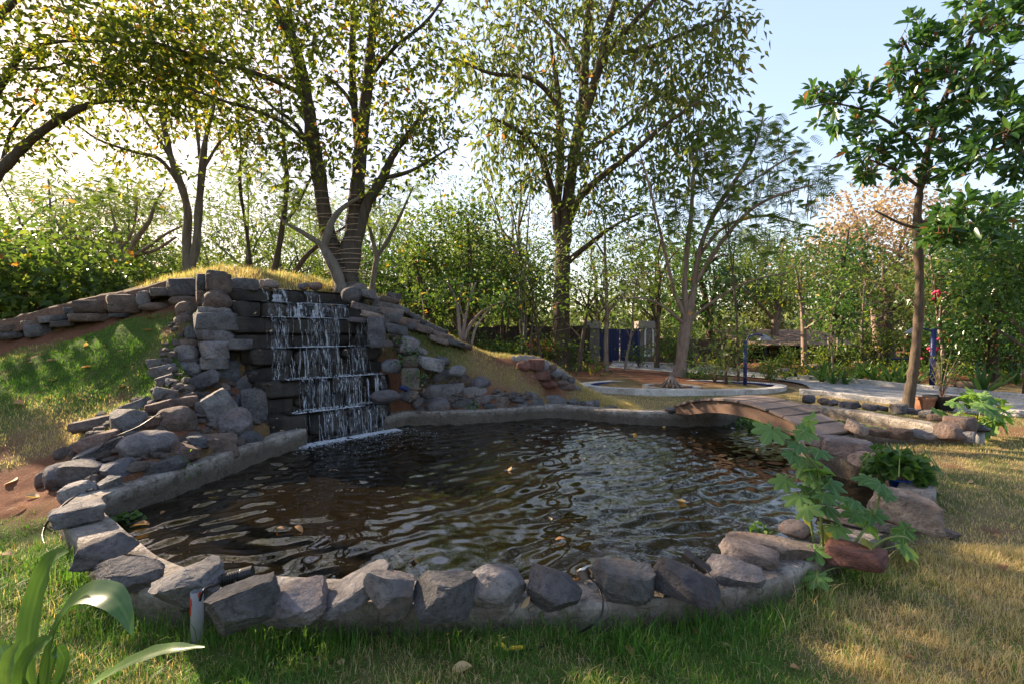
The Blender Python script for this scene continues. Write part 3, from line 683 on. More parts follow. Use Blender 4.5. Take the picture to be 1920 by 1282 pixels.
rocks([
 ((722,606,763,631),'s',BLUE,14,'dark triangular flat rock at the top of the right pile',dict(Yd=9.1)),
 ((748,628,786,660),'a',GREY,38,'steep grey rock below the dark triangular one on the right',dict(Yd=9.1)),
 ((770,645,800,666),'s',GREY,30,'thin grey slab at the grass right of the steep grey rock',dict(Yd=9.25)),
 ((694,638,736,652),'s',DARK,-4,'thin dark slab on the right end of the middle step',dict(Yd=8.75)),
 ((717,673,751,699),'a',BLUE,-6,'glossy dark wet rock on the right end of the second step',dict(Yd=8.7)),
 ((754,667,783,691),'r',BROWN,0,'reddish pitted round stone among small green plants',dict(Yd=8.9)),
 ((781,666,832,697),'s',PALE,16,'pale tilted flat stone at the grass edge of the right pile',dict(Yd=9.2)),
 ((814,667,843,685),'a',DARK,16,'dark stone behind the pale tilted flat stone',dict(Yd=9.45)),
 ((812,690,856,722),'a',GREY,-12,'large grey pointed rock of the right pile'),
 ((842,685,872,706),'a',GREY,10,'grey rock behind the brown round stone on the right',dict(Yd=9.3)),
 ((852,701,884,730),'r',BROWN,-6,'brown round stone left of the dark round boulder'),
 ((882,706,919,733),'r',DARK,4,'dark round boulder at the straw covered slope'),
 ((790,717,868,746),'s',GREY,-4,'widest flat rock of the right pile'),
 ((866,722,912,745),'s',GREY,-8,'flat topped rock under the dark round boulder'),
 ((748,731,783,754),'r',DARK,0,'rounded rock beside the foot of the mortar post',dict(Yd=8.75)),
 ((694,731,749,756),'r',DARK,-4,'dark wet rounded rock on the right end of the lowest step',dict(Yd=8.3)),
 ((774,742,802,766),'a',GREY,-10,'small purple grey rock with a red twig on the right rim'),
 ((797,746,846,775),'r',GREY,-4,'big squat rock standing on the right rim'),
 ((836,740,862,756),'s',DARK,-10,'thin dark rock wedged above the big squat rock'),
 ((848,743,885,772),'a',DARK,6,'dark triangular rock right of the big squat rock'),
 ((890,739,920,758),'s',GREY,-16,'slanted grey slab above the small brown square stone'),
 ((916,738,941,752),'a',GREY,0,'grey stone right of the slanted slab'),
 ((928,744,954,770),'b',BROWN,0,'brown square stone on the rim of the right pile'),
 ((944,740,982,754),'s',DARK,6,'flat dark stone atop the row right of the brown square stone'),
 ((962,749,989,765),'a',GREY,-6,'grey pointed stone under the flat dark one'),
 ((984,733,1011,752),'a',DARK,10,'dark lump topping the middle of the rim row'),
 ((985,747,1018,765),'s',GREY,0,'broad grey stone under the dark lump'),
 ((1014,740,1062,765),'a',GREY,12,'largest rock at the straw end of the rim row'),
 ((1060,747,1082,762),'a',DARK,0,'dark stone right of the largest straw end rock'),
 ((1077,752,1097,766),'a',GREY,6,'small grey stone, third from the right end of the rim row'),
 ((1097,751,1114,767),'a',GREY,-8,'small upright grey stone, second from the right end of the rim row'),
 ((1112,748,1124,766),'a',GREY,0,'narrow upright stone near the right end of the rim row'),
 ((780,760,803,773),'s',DARK,-6,'small dark flat stone at the left foot of the big squat rock'),
 ((793,743,817,755),'s',DARK,-4,'small dark wedge over the big squat rock'),
 ((813,741,842,751),'s',GREY,-6,'thin slab under the widest flat rock'),
 ((953,757,970,769),'a',GREY,0,'tiny grey rock next to the brown square stone'),
 ((1134,758,1156,768),'a',DARK,6,'lone dark stone on the back rim away from the row'),
 ((1246,763,1267,775),'a',GREY,0,'small grey stone under the far foot of the bridge',dict(zb=.18)),
 ((903,752,930,771),'a',DARK,8,'dark stone below the slanted grey slab'),
 ((876,752,896,770),'a',GREY,-8,'grey stone between dark triangle and slanted slab'),
],RP)
# ================================================================== WATERFALL
wf = empty('waterfall', 'stepped dark stone waterfall with white water trickling into the pond', 'waterfall', loc=tuple(fw(.8,0,-.1)))
WFI = Matrix.Translation(-wf.location)
def child_at(o):   # keep world place under the empty
    o.parent = wf; o.matrix_parent_inverse = WFI; return o
STEP = [(.41,0,-.36,1.78),(.90,.35,-.30,1.98),(1.41,.70,-.34,2.05),(1.92,1.05,-.50,2.15),(2.20,1.40,-.42,2.05),(2.46,1.75,-.38,2.30)]   # top z, w, left u, right u
ANG = math.atan2(FD[1], FD[0]); RZ = Matrix.Rotation(ANG, 3, 'Z')
r = np.random.default_rng(8); zprev = -.5
def stone_block(u0, u1, w0, w1, z0, z1, seed, amp, mat):
    me = rock_mesh(seed, (u1-u0, w1-w0, z1-z0), 'b', 4, amp); me.materials[0] = mat
    # square it up: push towards the box
    o = link('stone', me); o.rotation_euler = (0, 0, ANG); o.location = fw((u0+u1)/2, (w0+w1)/2, (z0+z1)/2)
    t = r.uniform(.75, 1.25); o.color = (.014*t, .0115*t, .0095*t, 1); child_at(o); return o
sd = 900
for k, (zt, w, ul, ur) in enumerate(STEP):
    zb = STEP[k-1][0] if k else -.35
    courses = [(zb-.06, zt)] if zt-zb < .35 else [(zb-.06, zb+(zt-zb)*.46), (zb+(zt-zb)*.46, zt)]
    for ci, (a, c) in enumerate(courses):
        top = ci == len(courses)-1
        u = ul
        while u < ur-.12:
            L = r.uniform(.5, 1.15); u2 = min(u+L, ur)
            if ur-u2 < .25: u2 = ur
            fr = (-.05 if top else .015)+r.uniform(-.02,.015)
            stone_block(u-.012, u2+.008, w+fr, w+.62, a-.01, c+r.uniform(-.012,.006), sd, .55, M['wet']); sd += 1; u = u2
# solid core so that nothing shows between the stones
b = MB()
for k, (zt, w, ul, ur) in enumerate(STEP):
    zb = STEP[k-1][0] if k else -.5
    b.box(fw((ul+ur)/2, w+.1+1.2, (zb-.3+zt-.05)/2), ur-ul-.06, 2.4-.0, zt-.05-zb+.3, RZ)
o = b.build('mortar_core', M['wet'], smooth=False); o.color = (.035,.03,.026,1); child_at(o)
# streams
b = MB(); fo = MB()
dens = lambda u: .42 + np.exp(-((u-.95)/.55)**2)
iv, itf = ICO[1]
def blob(p, sx, sy, sz):
    fo.add(iv*np.array([sx, sy, sz]) @ np.array(RZ).T + p, None, itf)
for k, (zt, w, ul, ur) in enumerate(STEP):
    zb = STEP[k-1][0] if k else WATER_Z
    us = []
    if k == 5: us = [(.46,.14),(.52,.06),(.40,.05),(.28,.02),(.2,.018),(1.02,.012),(.62,.03),(1.25,.012),(.56,.05)]
    else:
        n = {0:20,1:24,2:26,3:26,4:14}[k]; c0 = .95
        while len(us) < n:
            u = r.uniform(ul+.35, min(ur-.2, 1.85));
            if r.random() < dens(u)*.85: us.append((u, float(np.clip(r.lognormal(-5.0, .8), .003, .05))))
        if k == 4: us += [(.62,.05),(.70,.07),(.75,.05),(.98,.05),(1.04,.06),(1.1,.04)]
        if k == 1: us += [(1.63,.05),(1.66,.03)]
    for (u, wd) in us:
        m = 7; t = np.linspace(0, 1, m); st = r.choice([0, 0, .1, .25, .4, .5]); z1 = zt-(zt-zb)*st; en = r.choice([1,1,.8,.55,.4]) if st == 0 else r.choice([1,1,.75])
        zz = z1 + (zb-z1)*t*en; out = -.075 - .045*np.sqrt(t) - .02*r.random()
        uu = u + .012*np.cumsum(r.normal(0, .4, m)); hw = wd*.5*(1+.5*r.normal(0,.4,m)).clip(.25, 1.6)
        hw[0] *= .8; hw[-1] *= 1.25
        Lp = np.array([fw(uu[i]-hw[i], w+out[i], zz[i]) for i in range(m)]); Cp = np.array([fw(uu[i], w+out[i]-hw[i]*.7-.003, zz[i]) for i in range(m)]); Rp = np.array([fw(uu[i]+hw[i], w+out[i], zz[i]) for i in range(m)])
        V = np.concatenate([Lp, Cp, Rp]); i = np.arange(m-1)
        b.add(V, np.concatenate([np.stack([i, i+m, i+m+1, i+1],1), np.stack([i+m, i+2*m, i+2*m+1, i+m+1],1)]))
        if en == 1:
            for _ in range(int(8+wd*260)):
                s = r.uniform(.002, .007); blob(fw(u+r.normal(0,.03+wd), w+out[-1]-.01+r.normal(0,.022), zb+abs(r.normal(0,.014))), s*1.5, s*1.3, s)
    # foam line along the lip of each step
    if k < 6:
        for _ in range(1100 if k < 5 else 240):
            u = r.uniform(ul+.4, min(ur-.1, 1.85)) if k < 5 else r.uniform(.1, .75); s = r.uniform(.0015, .006)
            if r.random() < dens(u)*np.clip(.35+1.1*vnoise(np.array([[u*7, k*3.3, .5]]), 5)[0], .04, 1): blob(fw(u, w-.06+abs(r.normal(0,.16)) if r.random() < .6 else w-.055+abs(r.normal(0,.02)), zt+.008), s*3.4, s*2.2, s*.7)
tag(child_at(b.build('falling_water', M['stream'])), kind='stuff')
b = MB()
for k, (zt, w, ul, ur) in enumerate(STEP):
    zb = STEP[k-1][0] if k else WATER_Z; spans = [(.36,.64),(.95,1.2)] if k == 5 else [(ul+.3+q*(min(ur-.12,1.9)-ul-.3)/7, ul+.3+(q+1)*(min(ur-.12,1.9)-ul-.3)/7) for q in range(7)]
    for (a, c) in spans:
        if k < 5 and r.random() > .22+.55*dens((a+c)/2): continue
        m = 8; nu = 5; V = []; a += r.uniform(-.03,.04); c += r.uniform(-.04,.05)
        for i in range(m):
            t = i/(m-1); z = zt+.004-(zt-zb)*t; out = -.068-.05*math.sqrt(t)
            for j in range(nu): u = a+(c-a)*j/(nu-1); V.append(fw(u+.012*math.sin(i*1.3+j), w+out-.010*math.sin(j*2.1+i*.7), z))
        id_ = np.arange(m*nu).reshape(m,nu); b.add(V, np.stack([id_[:-1,:-1].ravel(),id_[1:,:-1].ravel(),id_[1:,1:].ravel(),id_[:-1,1:].ravel()],1))
tag(child_at(b.build('falling_sheet', M['sheet'])), kind='stuff')
for _ in range(2600):
    u = r.uniform(.0, 1.85); w_ = -abs(r.normal(.1, .10))-.03; s = r.uniform(.003, .010)*math.exp(w_*1.5)
    blob(fw(u, w_, WATER_Z+.01), s*2.2, s*1.8, s*.5)
for _ in range(420):
    u = r.uniform(-.2, 2.2); w_ = -abs(r.normal(.0, .55))-.1; s = r.uniform(.003, .006)
    blob(fw(u, w_, WATER_Z+.006), s*1.4, s*1.4, s*.5)
tag(child_at(fo.build('foam', M['foam'])), kind='stuff')
# thin film of water on each tread
b = MB()
for k, (zt, w, ul, ur) in enumerate(STEP):
    n = 30; us = np.linspace(ul+.3, min(ur-.12, 1.85), n); V = []
    for i, u in enumerate(us):
        for w_ in (-.055, .05, .33): V.append(fw(u, w+w_, zt+.006+.004*math.sin(i*2.1+w_*30)))
    i = np.arange(n-1)*3
    b.add(V, np.concatenate([np.stack([i, i+3, i+4, i+1],1), np.stack([i+1, i+4, i+5, i+2],1)]))
tag(child_at(b.build('water_film', M['water'])), kind='stuff')
# mortar posts at the right of the steps
mp_ = empty('mortar_post', 'pale rough mortar post at the right end of the steps', 'post', loc=tuple(P(776,754,8.85)))
for (x0,y0,x1,y1) in ((754,690,786,730),(758,726,778,752)):
    o = rock_px(x0,y0,x1,y1,'b',(.24,.21,.18),0,Yd=8.85,parent=mp_,name='block'); o.matrix_parent_inverse = Matrix.Translation(-mp_.location)

# ================================================================== LEFT RETAINING WALL
lw = empty('retaining_wall', 'low dark stone wall climbing across the grass mound to the falls', 'wall', loc=tuple(P(200,600,8.4)))
LWI = Matrix.Translation(-lw.location)
for (x0,y0,x1,y1,kd,tn,rl) in [(314,523,369,557,'b',DARK,-9),(281,540,322,556,'b',DARK,-8),(256,547,283,573,'b',GREY,-8),(201,553,257,573,'b',BROWN,-9),(138,564,202,589,'b',BROWN,-9),(119,577,141,591,'b',BLUE,-10),
      (95,590,132,601,'s',BLUE,-8),(72,592,108,606,'s',PALE,-8),(0,620,44,637,'s',DARK,-12),(45,607,98,633,'s',DARK,-10),(-60,634,4,654,'s',DARK,-12),(130,588,205,604,'b',BROWN,-7),(203,570,262,588,'b',BROWN,-6),
      (262,568,318,584,'r',BROWN,-6),(318,553,372,574,'r',BROWN,-6),(0,608,40,624,'s',BROWN,-10),(40,600,78,614,'s',BROWN,-10),(-110,650,-55,668,'s',DARK,-10),(95,600,140,614,'s',DARK,-8),(372,548,392,585,'b',BROWN,0),(205,585,250,596,'s',DARK,-6)]:
    o = rock_px(x0,y0,x1,y1,kd,tn,rl,Yd=8.15+.0006*x0,dep=.7,parent=lw,name='stone'); o.matrix_parent_inverse = LWI
b = MB(); cap = catmull([P(372,523,8.75),P(320,529,8.75),P(260,545,8.7),P(200,555,8.62),P(130,572,8.56),P(60,590,8.5),P(0,606,8.45),P(-90,632,8.4)], 14)
V = []; n1 = len(cap)
for i, p in enumerate(cap):
    for j, (dy, dz) in enumerate([(-.3,-.30),(-.26,-.06),(-.16,0),(.05,.03),(.35,.02),(.5,-.25)]):
        w_ = fbm2(p[0]*1, p[1]+dy, 6, 71)[0]; V.append((p[0]+.03*w_, p[1]+dy, p[2]+dz+.03*w_))
i = np.arange(n1-1)*6
b.add(V, np.concatenate([np.stack([i+j, i+j+1, i+j+7, i+j+6],1) for j in range(5)]))
o = b.build('soil_cap', M['litter'], lw); o.matrix_parent_inverse = LWI

# ================================================================== RIGHT EDGING OF LAID STONES AND WALL END
rw = empty('stone_edging', 'flat dark stones laid down the right shoulder of the falls', 'stone edging', loc=tuple(P(780,620,10)))
RWI = Matrix.Translation(-rw.location)
EDG = [(676,543,706,562,'b',GREY,2,9.75),(692,556,724,571,'s',TAN,8,0),(660,566,712,590,'s',GREY,18,9.2),(698,564,744,584,'s',GREY,14,0),(678,582,720,601,'s',TAN,18,9.1),(708,576,756,594,'s',TAN,10,0),
      (718,588,754,608,'b',GREY,4,0),(744,594,786,616,'s',BROWN,14,0),(734,570,768,590,'s',DARK,22,0),(752,580,790,600,'s',DARK,26,0),(772,594,810,614,'s',DARK,28,0),(780,608,820,630,'s',BROWN,22,0),(798,606,838,630,'s',DARK,28,0),
      (812,620,850,642,'s',BROWN,24,0),(832,632,872,652,'s',DARK,22,0),(714,555,748,574,'s',BROWN,16,0),(690,595,722,640,'b',DARK,0,9.0),(652,595,694,606,'s',DARK,4,9.0),(700,600,730,625,'b',DARK,4,9.15),
      (852,640,884,656,'s',BROWN,20,0),(760,602,796,622,'s',DARK,20,0),(806,628,840,648,'s',BROWN,22,0),(726,548,752,562,'s',DARK,14,0)]
for (x0,y0,x1,y1,kd,tn,rl,Yd) in EDG:
    if not Yd:   # on the slope itself
        h_ = None
        for dy in (0, 6, 12, 18, 26):
            q = hit((x0+x1)/2, y1+dy)
            if 8.4 < q[1] < 11.6: h_ = q; break
        Yd = (h_[1] if h_ is not None else 10.2) - .12
    o = rock_px(x0,y0,x1,y1,kd,tn,rl,Yd=Yd,dep=.8,parent=rw,name='stone'); o.matrix_parent_inverse = RWI
we = empty('wall_end', 'broken end of a red stone and mortar wall sloping into the dry grass', 'wall', loc=tuple(P(1040,720,10.9)))
WEI = Matrix.Translation(-we.location)
A = P(975,664,10.55); B = P(1100,742,11.2)
prof = [P(960,668,10.75),P(985,666,10.8),P(1015,672,10.85),P(1045,688,10.9),P(1070,706,11.0),P(1098,736,11.1)]
pr = catmull(prof, 6); b = MB(); V = []
for i, p in enumerate(pr):
    for (dy, z) in ((-.16, -.1), (-.17, p[2]-.03), (-.12, p[2]+.01), (.14, p[2]), (.17, -.1)):
        V.append((p[0], p[1]+dy+.02*math.sin(i*1.7), z+(.02*math.sin(i*2.3) if z > 0 else 0)))
i = np.arange(len(pr)-1)*5
b.add(V, np.concatenate([np.stack([i+j, i+j+5, i+j+6, i+j+1],1) for j in range(4)])); m = (len(pr)-1)*5
b.add(np.array(V)[m:m+5], [(0,1,2,3)], [(0,3,4)])
o = b.build('mortar', M['mortar'], we); o.matrix_parent_inverse = WEI
for (x0,y0,x1,y1,kd,tn) in [(991,673,1020,692,'b',BRICK),(1002,694,1032,712,'b',BRICK),(1030,682,1044,694,'r',BROWN),(1032,694,1052,708,'r',GREY),(1050,698,1066,712,'r',GREY),(1064,706,1078,718,'r',GREY),(1040,712,1066,724,'r',BROWN),(1044,716,1078,734,'r',RED),
      (970,676,994,696,'r',BRICK),(984,700,1004,718,'r',BRICK),(1068,722,1090,736,'r',GREY),(1012,712,1044,728,'r',BRICK)]:
    o = rock_px(x0,y0,x1,y1,kd,tn,0,Yd=10.33+(x0-975)*.0038,dep=.6,parent=we,name='stone'); o.matrix_parent_inverse = WEI

# ================================================================== FOOTBRIDGE
br = empty('footbridge', 'small arched wooden footbridge over the pond inlet', 'footbridge', loc=(3.9,8.0,.17))
BRI = Matrix.Translation(-br.location)
A = np.array([2.98, 9.12]); B = np.array([4.30, 6.64]); LB = np.linalg.norm(B-A); bd = (B-A)/LB; bs = np.array([-bd[1], bd[0]]); WB = .82
bz = lambda t:   .19 + .34*(1-(2*t-1)**2)
def bp(t, sd_, z): p = A + bd*LB*t + bs*sd_; return np.array([p[0], p[1], z])
for sd_ in (.0, WB-.06):
    b = MB(); m = 25; V = []
    for i in range(m):
        t = i/(m-1); z1 = bz(t); z0 = max(z1-.21, .165) if 0 < i < m-1 else .165
        for (s_, z) in ((sd_, z0),(sd_, z1),(sd_+.055, z1),(sd_+.055, z0)): V.append(bp(t, s_, z))
    i = np.arange(m-1)*4
    q = np.concatenate([np.stack([i+j, i+(j+1)%4, i+4+(j+1)%4, i+4+j],1) for j in range(4)])
    b.add(V, np.concatenate([q, [[0,3,2,1]], [[m*4-4,m*4-3,m*4-2,m*4-1]]]))
    o = b.build('beam', M['wood'], br, smooth=False); o.color = (.20,.13,.09,1); o.matrix_parent_inverse = BRI
NPL = 11; pm = []
for v in range(3):
    b = MB(); b.box((0,0,0), WB+.10+.015*v, LB/NPL*1.02-.028, .042, bev=.006); pm.append(b.mesh('plank', M['wood'], False))
r = np.random.default_rng(3)
for k in range(NPL):
    t = (k+.5)/NPL; sl_ = math.atan2(bz(t+.01)-bz(t-.01), .02*LB); p = bp(t, WB/2+r.normal(0,.015), bz(t)+.02)
    o = link('plank', pm[k % 3], br); o.matrix_parent_inverse = BRI; o.location = p; t_ = r.uniform(.65,1.3)
    o.color = (.175*t_, .14*t_, .12*t_, 1)
    yv = Vector((bd[0]*math.cos(sl_), bd[1]*math.cos(sl_), math.sin(sl_))); xv = Vector((bs[0], bs[1], 0)); zv = xv.cross(yv)
    if zv.z < 0: xv = -xv; zv = -zv
    mt = Matrix((xv, yv, zv)).transposed(); o.rotation_euler = (mt @ Matrix.Rotation(r.normal(0,.02),3,'Z') @ Matrix.Rotation(r.normal(0,.012),3,'Y')).to_euler()

# ================================================================== small rubble filling the gaps of the piles
r = np.random.default_rng(71); b = MB(); iv2, if2 = ICO[2]
def rubble(poly, n, s0, s1):
    P_ = [hit(*p)[:2] for p in poly]; A_ = np.array(P_); lo = A_.min(0); hi = A_.max(0); k = 0
    while k < n:
        p = r.uniform(lo, hi)
        if not inside(np.array([p[0]]), np.array([p[1]]), P_)[0]: continue
        k += 1; s_ = math.exp(r.uniform(math.log(s0), math.log(s1))); v = iv2.copy()
        for _ in range(7):
            n_ = unit_(r.normal(size=3)); d = r.uniform(.5, .85); v = v - np.maximum(v@n_-d, 0)[:,None]*n_
        q = np.array(Matrix.Rotation(r.random()*6.28, 3, 'Z') @ Matrix.Rotation(r.normal(0,.4), 3, 'X')); b.add((v*np.array([1, .8, .6])*s_) @ q.T + np.array([p[0], p[1], tz(*p)+s_*.15]), None, if2)
unit_ = lambda v: v/np.linalg.norm(v)
rubble([(300,690),(330,650),(390,690),(480,700),(500,800),(530,815),(430,850),(330,890),(220,920),(100,925),(110,870),(150,800),(230,760),(290,730)], 300, .04, .12)
rubble([(325,600),(372,600),(372,690),(300,690)], 40, .04, .10)
rubble([(715,600),(745,600),(770,640),(790,690),(760,700),(745,660)], 90, .04, .13)
rubble([(755,690),(800,680),(860,720),(910,745),(1010,748),(1120,755),(1120,766),(960,766),(850,772),(770,768)], 220, .03, .10)
o = b.build('rubble', M['rock'], smooth=False); o.color = (.12,.10,.088,1); tag(o, 'small broken stones filling the gaps of the rock piles', kind='stuff')
# ================================================================== VEGETATION HELPERS
def unit(v): return v/(np.linalg.norm(v, axis=-1, keepdims=True)+1e-9)
def add_leaves(b, pos, d, L, Wd, r, tint, fold=.25, droop=.25, big=False):
    """leaves as folded blades: pos base, d direction (N,3)"""
    n = len(pos); d = unit(d); s = unit(np.cross(d, unit(r.normal(size=(n,3))+np.array([0,0,.9])))); nn = np.cross(s, d)
    L = np.broadcast_to(np.asarray(L, float), (n,))[:,None]; Wd = np.broadcast_to(np.asarray(Wd, float), (n,))[:,None]
    dn = np.array([0,0,-1.])
    if not big:
        tip = pos + d*L + dn*L*droop*.5; mid = pos + d*L*.48
        Lf = mid + s*Wd*.5 + nn*Wd*fold; Rt = mid - s*Wd*.5 + nn*Wd*fold
        V = np.stack([pos, Lf, tip, Rt], 1).reshape(-1, 3); k = np.arange(n)*4
        b.add(V, None, np.concatenate([np.stack([k, k+3, k+2],1), np.stack([k, k+2, k+1],1)]), np.repeat(tint, 4))
    else:
        p1 = pos + d*L*.35; p2 = pos + d*L*.72 + dn*L*droop*.2; tip = pos + d*L + dn*L*droop*.55
        V = np.stack([pos, p1+s*Wd*.42+nn*Wd*fold, p2+s*Wd*.45+nn*Wd*fold, tip, p2-s*Wd*.45+nn*Wd*fold, p1-s*Wd*.42+nn*Wd*fold, p1, p2], 1).reshape(-1,3); k = np.arange(n)*8
        q = np.concatenate([np.stack([k+6,k+7,k+2,k+1],1), np.stack([k+5,k+4,k+7,k+6],1)])
        t = np.concatenate([np.stack([k,k+6,k+1],1), np.stack([k,k+5,k+6],1), np.stack([k+7,k+3,k+2],1), np.stack([k+4,k+3,k+7],1)])
        b.add(V, q, t, np.repeat(tint, 8))
def add_fronds(b, pos, d, L, r, tint, np_=8, wid=.27, sub=False):
    n = len(pos); d = unit(d); up = np.array([0,0,1.]); s = unit(np.cross(d, up+.35*r.normal(size=(n,3)))); dn = np.array([0,0,-1.])
    L = np.broadcast_to(np.asarray(L, float), (n,))
    for i in range(np_):
        t = .15 + .85*(i+.5)/np_; c = pos + d*(L*t)[:,None] + dn*(L*.45*t*t)[:,None]
        ln = (L*wid*math.sin(math.pi*(.18+.72*t)))[:,None]; th = (L*.040)[:,None]
        for sg in (-1, 1):
            e = c + s*sg*ln + d*ln*.35 + dn*ln*.22
            V = np.stack([c-d*th, c+d*th, e+d*th*.5, e-d*th*.5], 1).reshape(-1,3); k = np.arange(n)*4
            b.add(V, np.stack([k,k+1,k+2,k+3],1), None, np.repeat(tint, 4))
def limb(pts):     # (px, py, radius px, Y)
    p = []; rr = []
    for (px, py, rp, Yd) in pts: p.append(P(px, py, Yd)); rr.append(rp/F*Yd)
    n = 5; c = catmull(np.column_stack([np.array(p), rr]), n)
    return c[:, :3], np.maximum(c[:, 3], .003)
def ell(px, py, Yd, rx, ry, rd, n, r):  # n random points in an ellipsoid given in picture measures
    u = unit(r.normal(size=(n,3)))*(r.random((n,1))**.42); c = P(px, py, Yd)
    return c + u*np.array([rx/F*Yd, rd, ry/F*Yd])
def grow(nodes, nrad, targets, r, tb, tip=.0035, sag=.12, sides=4, thick=.011, amax=.035):
    nodes = [np.asarray(nodes)]; nrad = [np.asarray(nrad)]; N = np.concatenate(nodes); R = np.concatenate(nrad); ends = []
    tg = np.asarray(targets); order = np.argsort(np.min(np.linalg.norm(tg[:,None]-N[None,::2], axis=2), axis=1))
    for ti in order:
        p = tg[ti]; dv = N-p; dist = np.linalg.norm(dv, axis=1) + .35*np.maximum(dv[:,2], 0) ; k = int(np.argmin(dist)); a = N[k]; L = np.linalg.norm(p-a)
        if L < .04: ends.append((p, np.array([0,0,1.]))); continue
        m = int(np.clip(L/.25, 3, 7)); t = np.linspace(0, 1, m)[:,None]
        bow = unit(r.normal(size=3)+np.array([0,0,.7]))*L*sag
        pts = a*(1-t)+p*t + bow*(4*t*(1-t))*.6 + r.normal(size=(m,3))*L*.025*(t*(1-t)*4)
        r0 = min(R[k]*.6, thick*.35+thick*.55*L, amax); rr = np.linspace(r0, tip, m)
        tb.tube(pts, rr, sides, cap=False); N = np.concatenate([N, pts[1:]]); R = np.concatenate([R, rr[1:]])
        ends.append((pts[-1], unit(pts[-1]-pts[-2]), pts, ))
    return ends
def leaf_clusters(b, ends, per, L, Wd, r, spread=.3, droop=.35, tint=None, up=0., frond=False, big=False, trange=(0,.85), hue=.12):
    pos=[]; d=[]; tn=[]
    for e in ends:
        n = max(1, int(per*r.uniform(.55, 1.45))); pts = e[2] if len(e) > 2 else np.array([e[0]-.1*e[1], e[0]])
        t = np.clip(1-np.abs(r.normal(0, .42, n)), 0, 1)*(len(pts)-1); i = np.minimum(t.astype(int), len(pts)-2); f = (t-i)[:,None]
        c = pts[i]*(1-f)+pts[i+1]*f; off = r.normal(size=(n,3))*spread*np.array([1,1,.75]); 
        pos.append(c+off); d.append(unit(off)*.8+e[1]*.6+r.normal(size=(n,3))*.55+np.array([0,0,up]))
        base = r.uniform(*trange)
        tn.append(np.clip(base*.55+r.uniform(trange[0], trange[1], n)*.45 + (r.random(n) < hue)*r.uniform(.1, .4, n), 0, 1))
    pos = np.concatenate(pos); d = np.concatenate(d); tn = np.concatenate(tn); n = len(pos)
    if frond: add_fronds(b, pos, d, L*r.uniform(.6,1.3,n), r, tn)
    else: add_leaves(b, pos, d, L*r.uniform(.55,1.3,n), Wd*r.uniform(.7,1.25,n), r, tn, droop=droop, big=big)
def tree(name, label, limbs, clouds, leafmat, bark, per, L, Wd, seed, group=None, spread=.3, droop=.35, up=0., frond=False, big=False, cat='tree', sides=8, hue=.12, thick=.011, sag=.12, trange=(0,.85), root=True):
    r = np.random.default_rng(seed); tb = MB(); kb = MB(); nodes=[]; rads=[]
    base = None
    for li, l in enumerate(limbs):
        p, rr = l if isinstance(l, tuple) else limb(l)
        if li == 0:
            base = p[0].copy()
            if root:
                p = np.vstack([p[0]-np.array([0,0,.35]), p]); rr = np.concatenate([[rr[0]*1.55], rr]); rr[1] *= 1.25; 
        kb.tube(p + 0*r.normal(size=p.shape), rr*(1+.07*r.normal(size=len(rr))), sides if rr.max() > .03 else 5)
        nodes.append(p[2:]); rads.append(rr[2:])
    o = empty(name, label, cat, group, loc=tuple(base)); I = Matrix.Translation(-o.location)
    tk = kb.build('trunk', bark, o); tk.matrix_parent_inverse = I
    tg = np.concatenate([ell(*c[:6], c[6], r) for c in clouds])
    ends = grow(np.concatenate(nodes), np.concatenate(rads), tg, r, tb, tip=.0048 if base[1] < 14 else .007, thick=thick, sag=sag)
    if tb.n: bo = tb.build('branches', bark, o); bo.matrix_parent_inverse = I; bo['kind'] = 'stuff'
    if per > 0:
        lb = MB(); leaf_clusters(lb, ends, per, L, Wd, r, spread, droop, up=up, frond=frond, big=big, hue=hue, trange=trange)
        cr = lb.build('crown', leafmat, o, smooth=False); cr.matrix_parent_inverse = I
    return o, ends, r, I

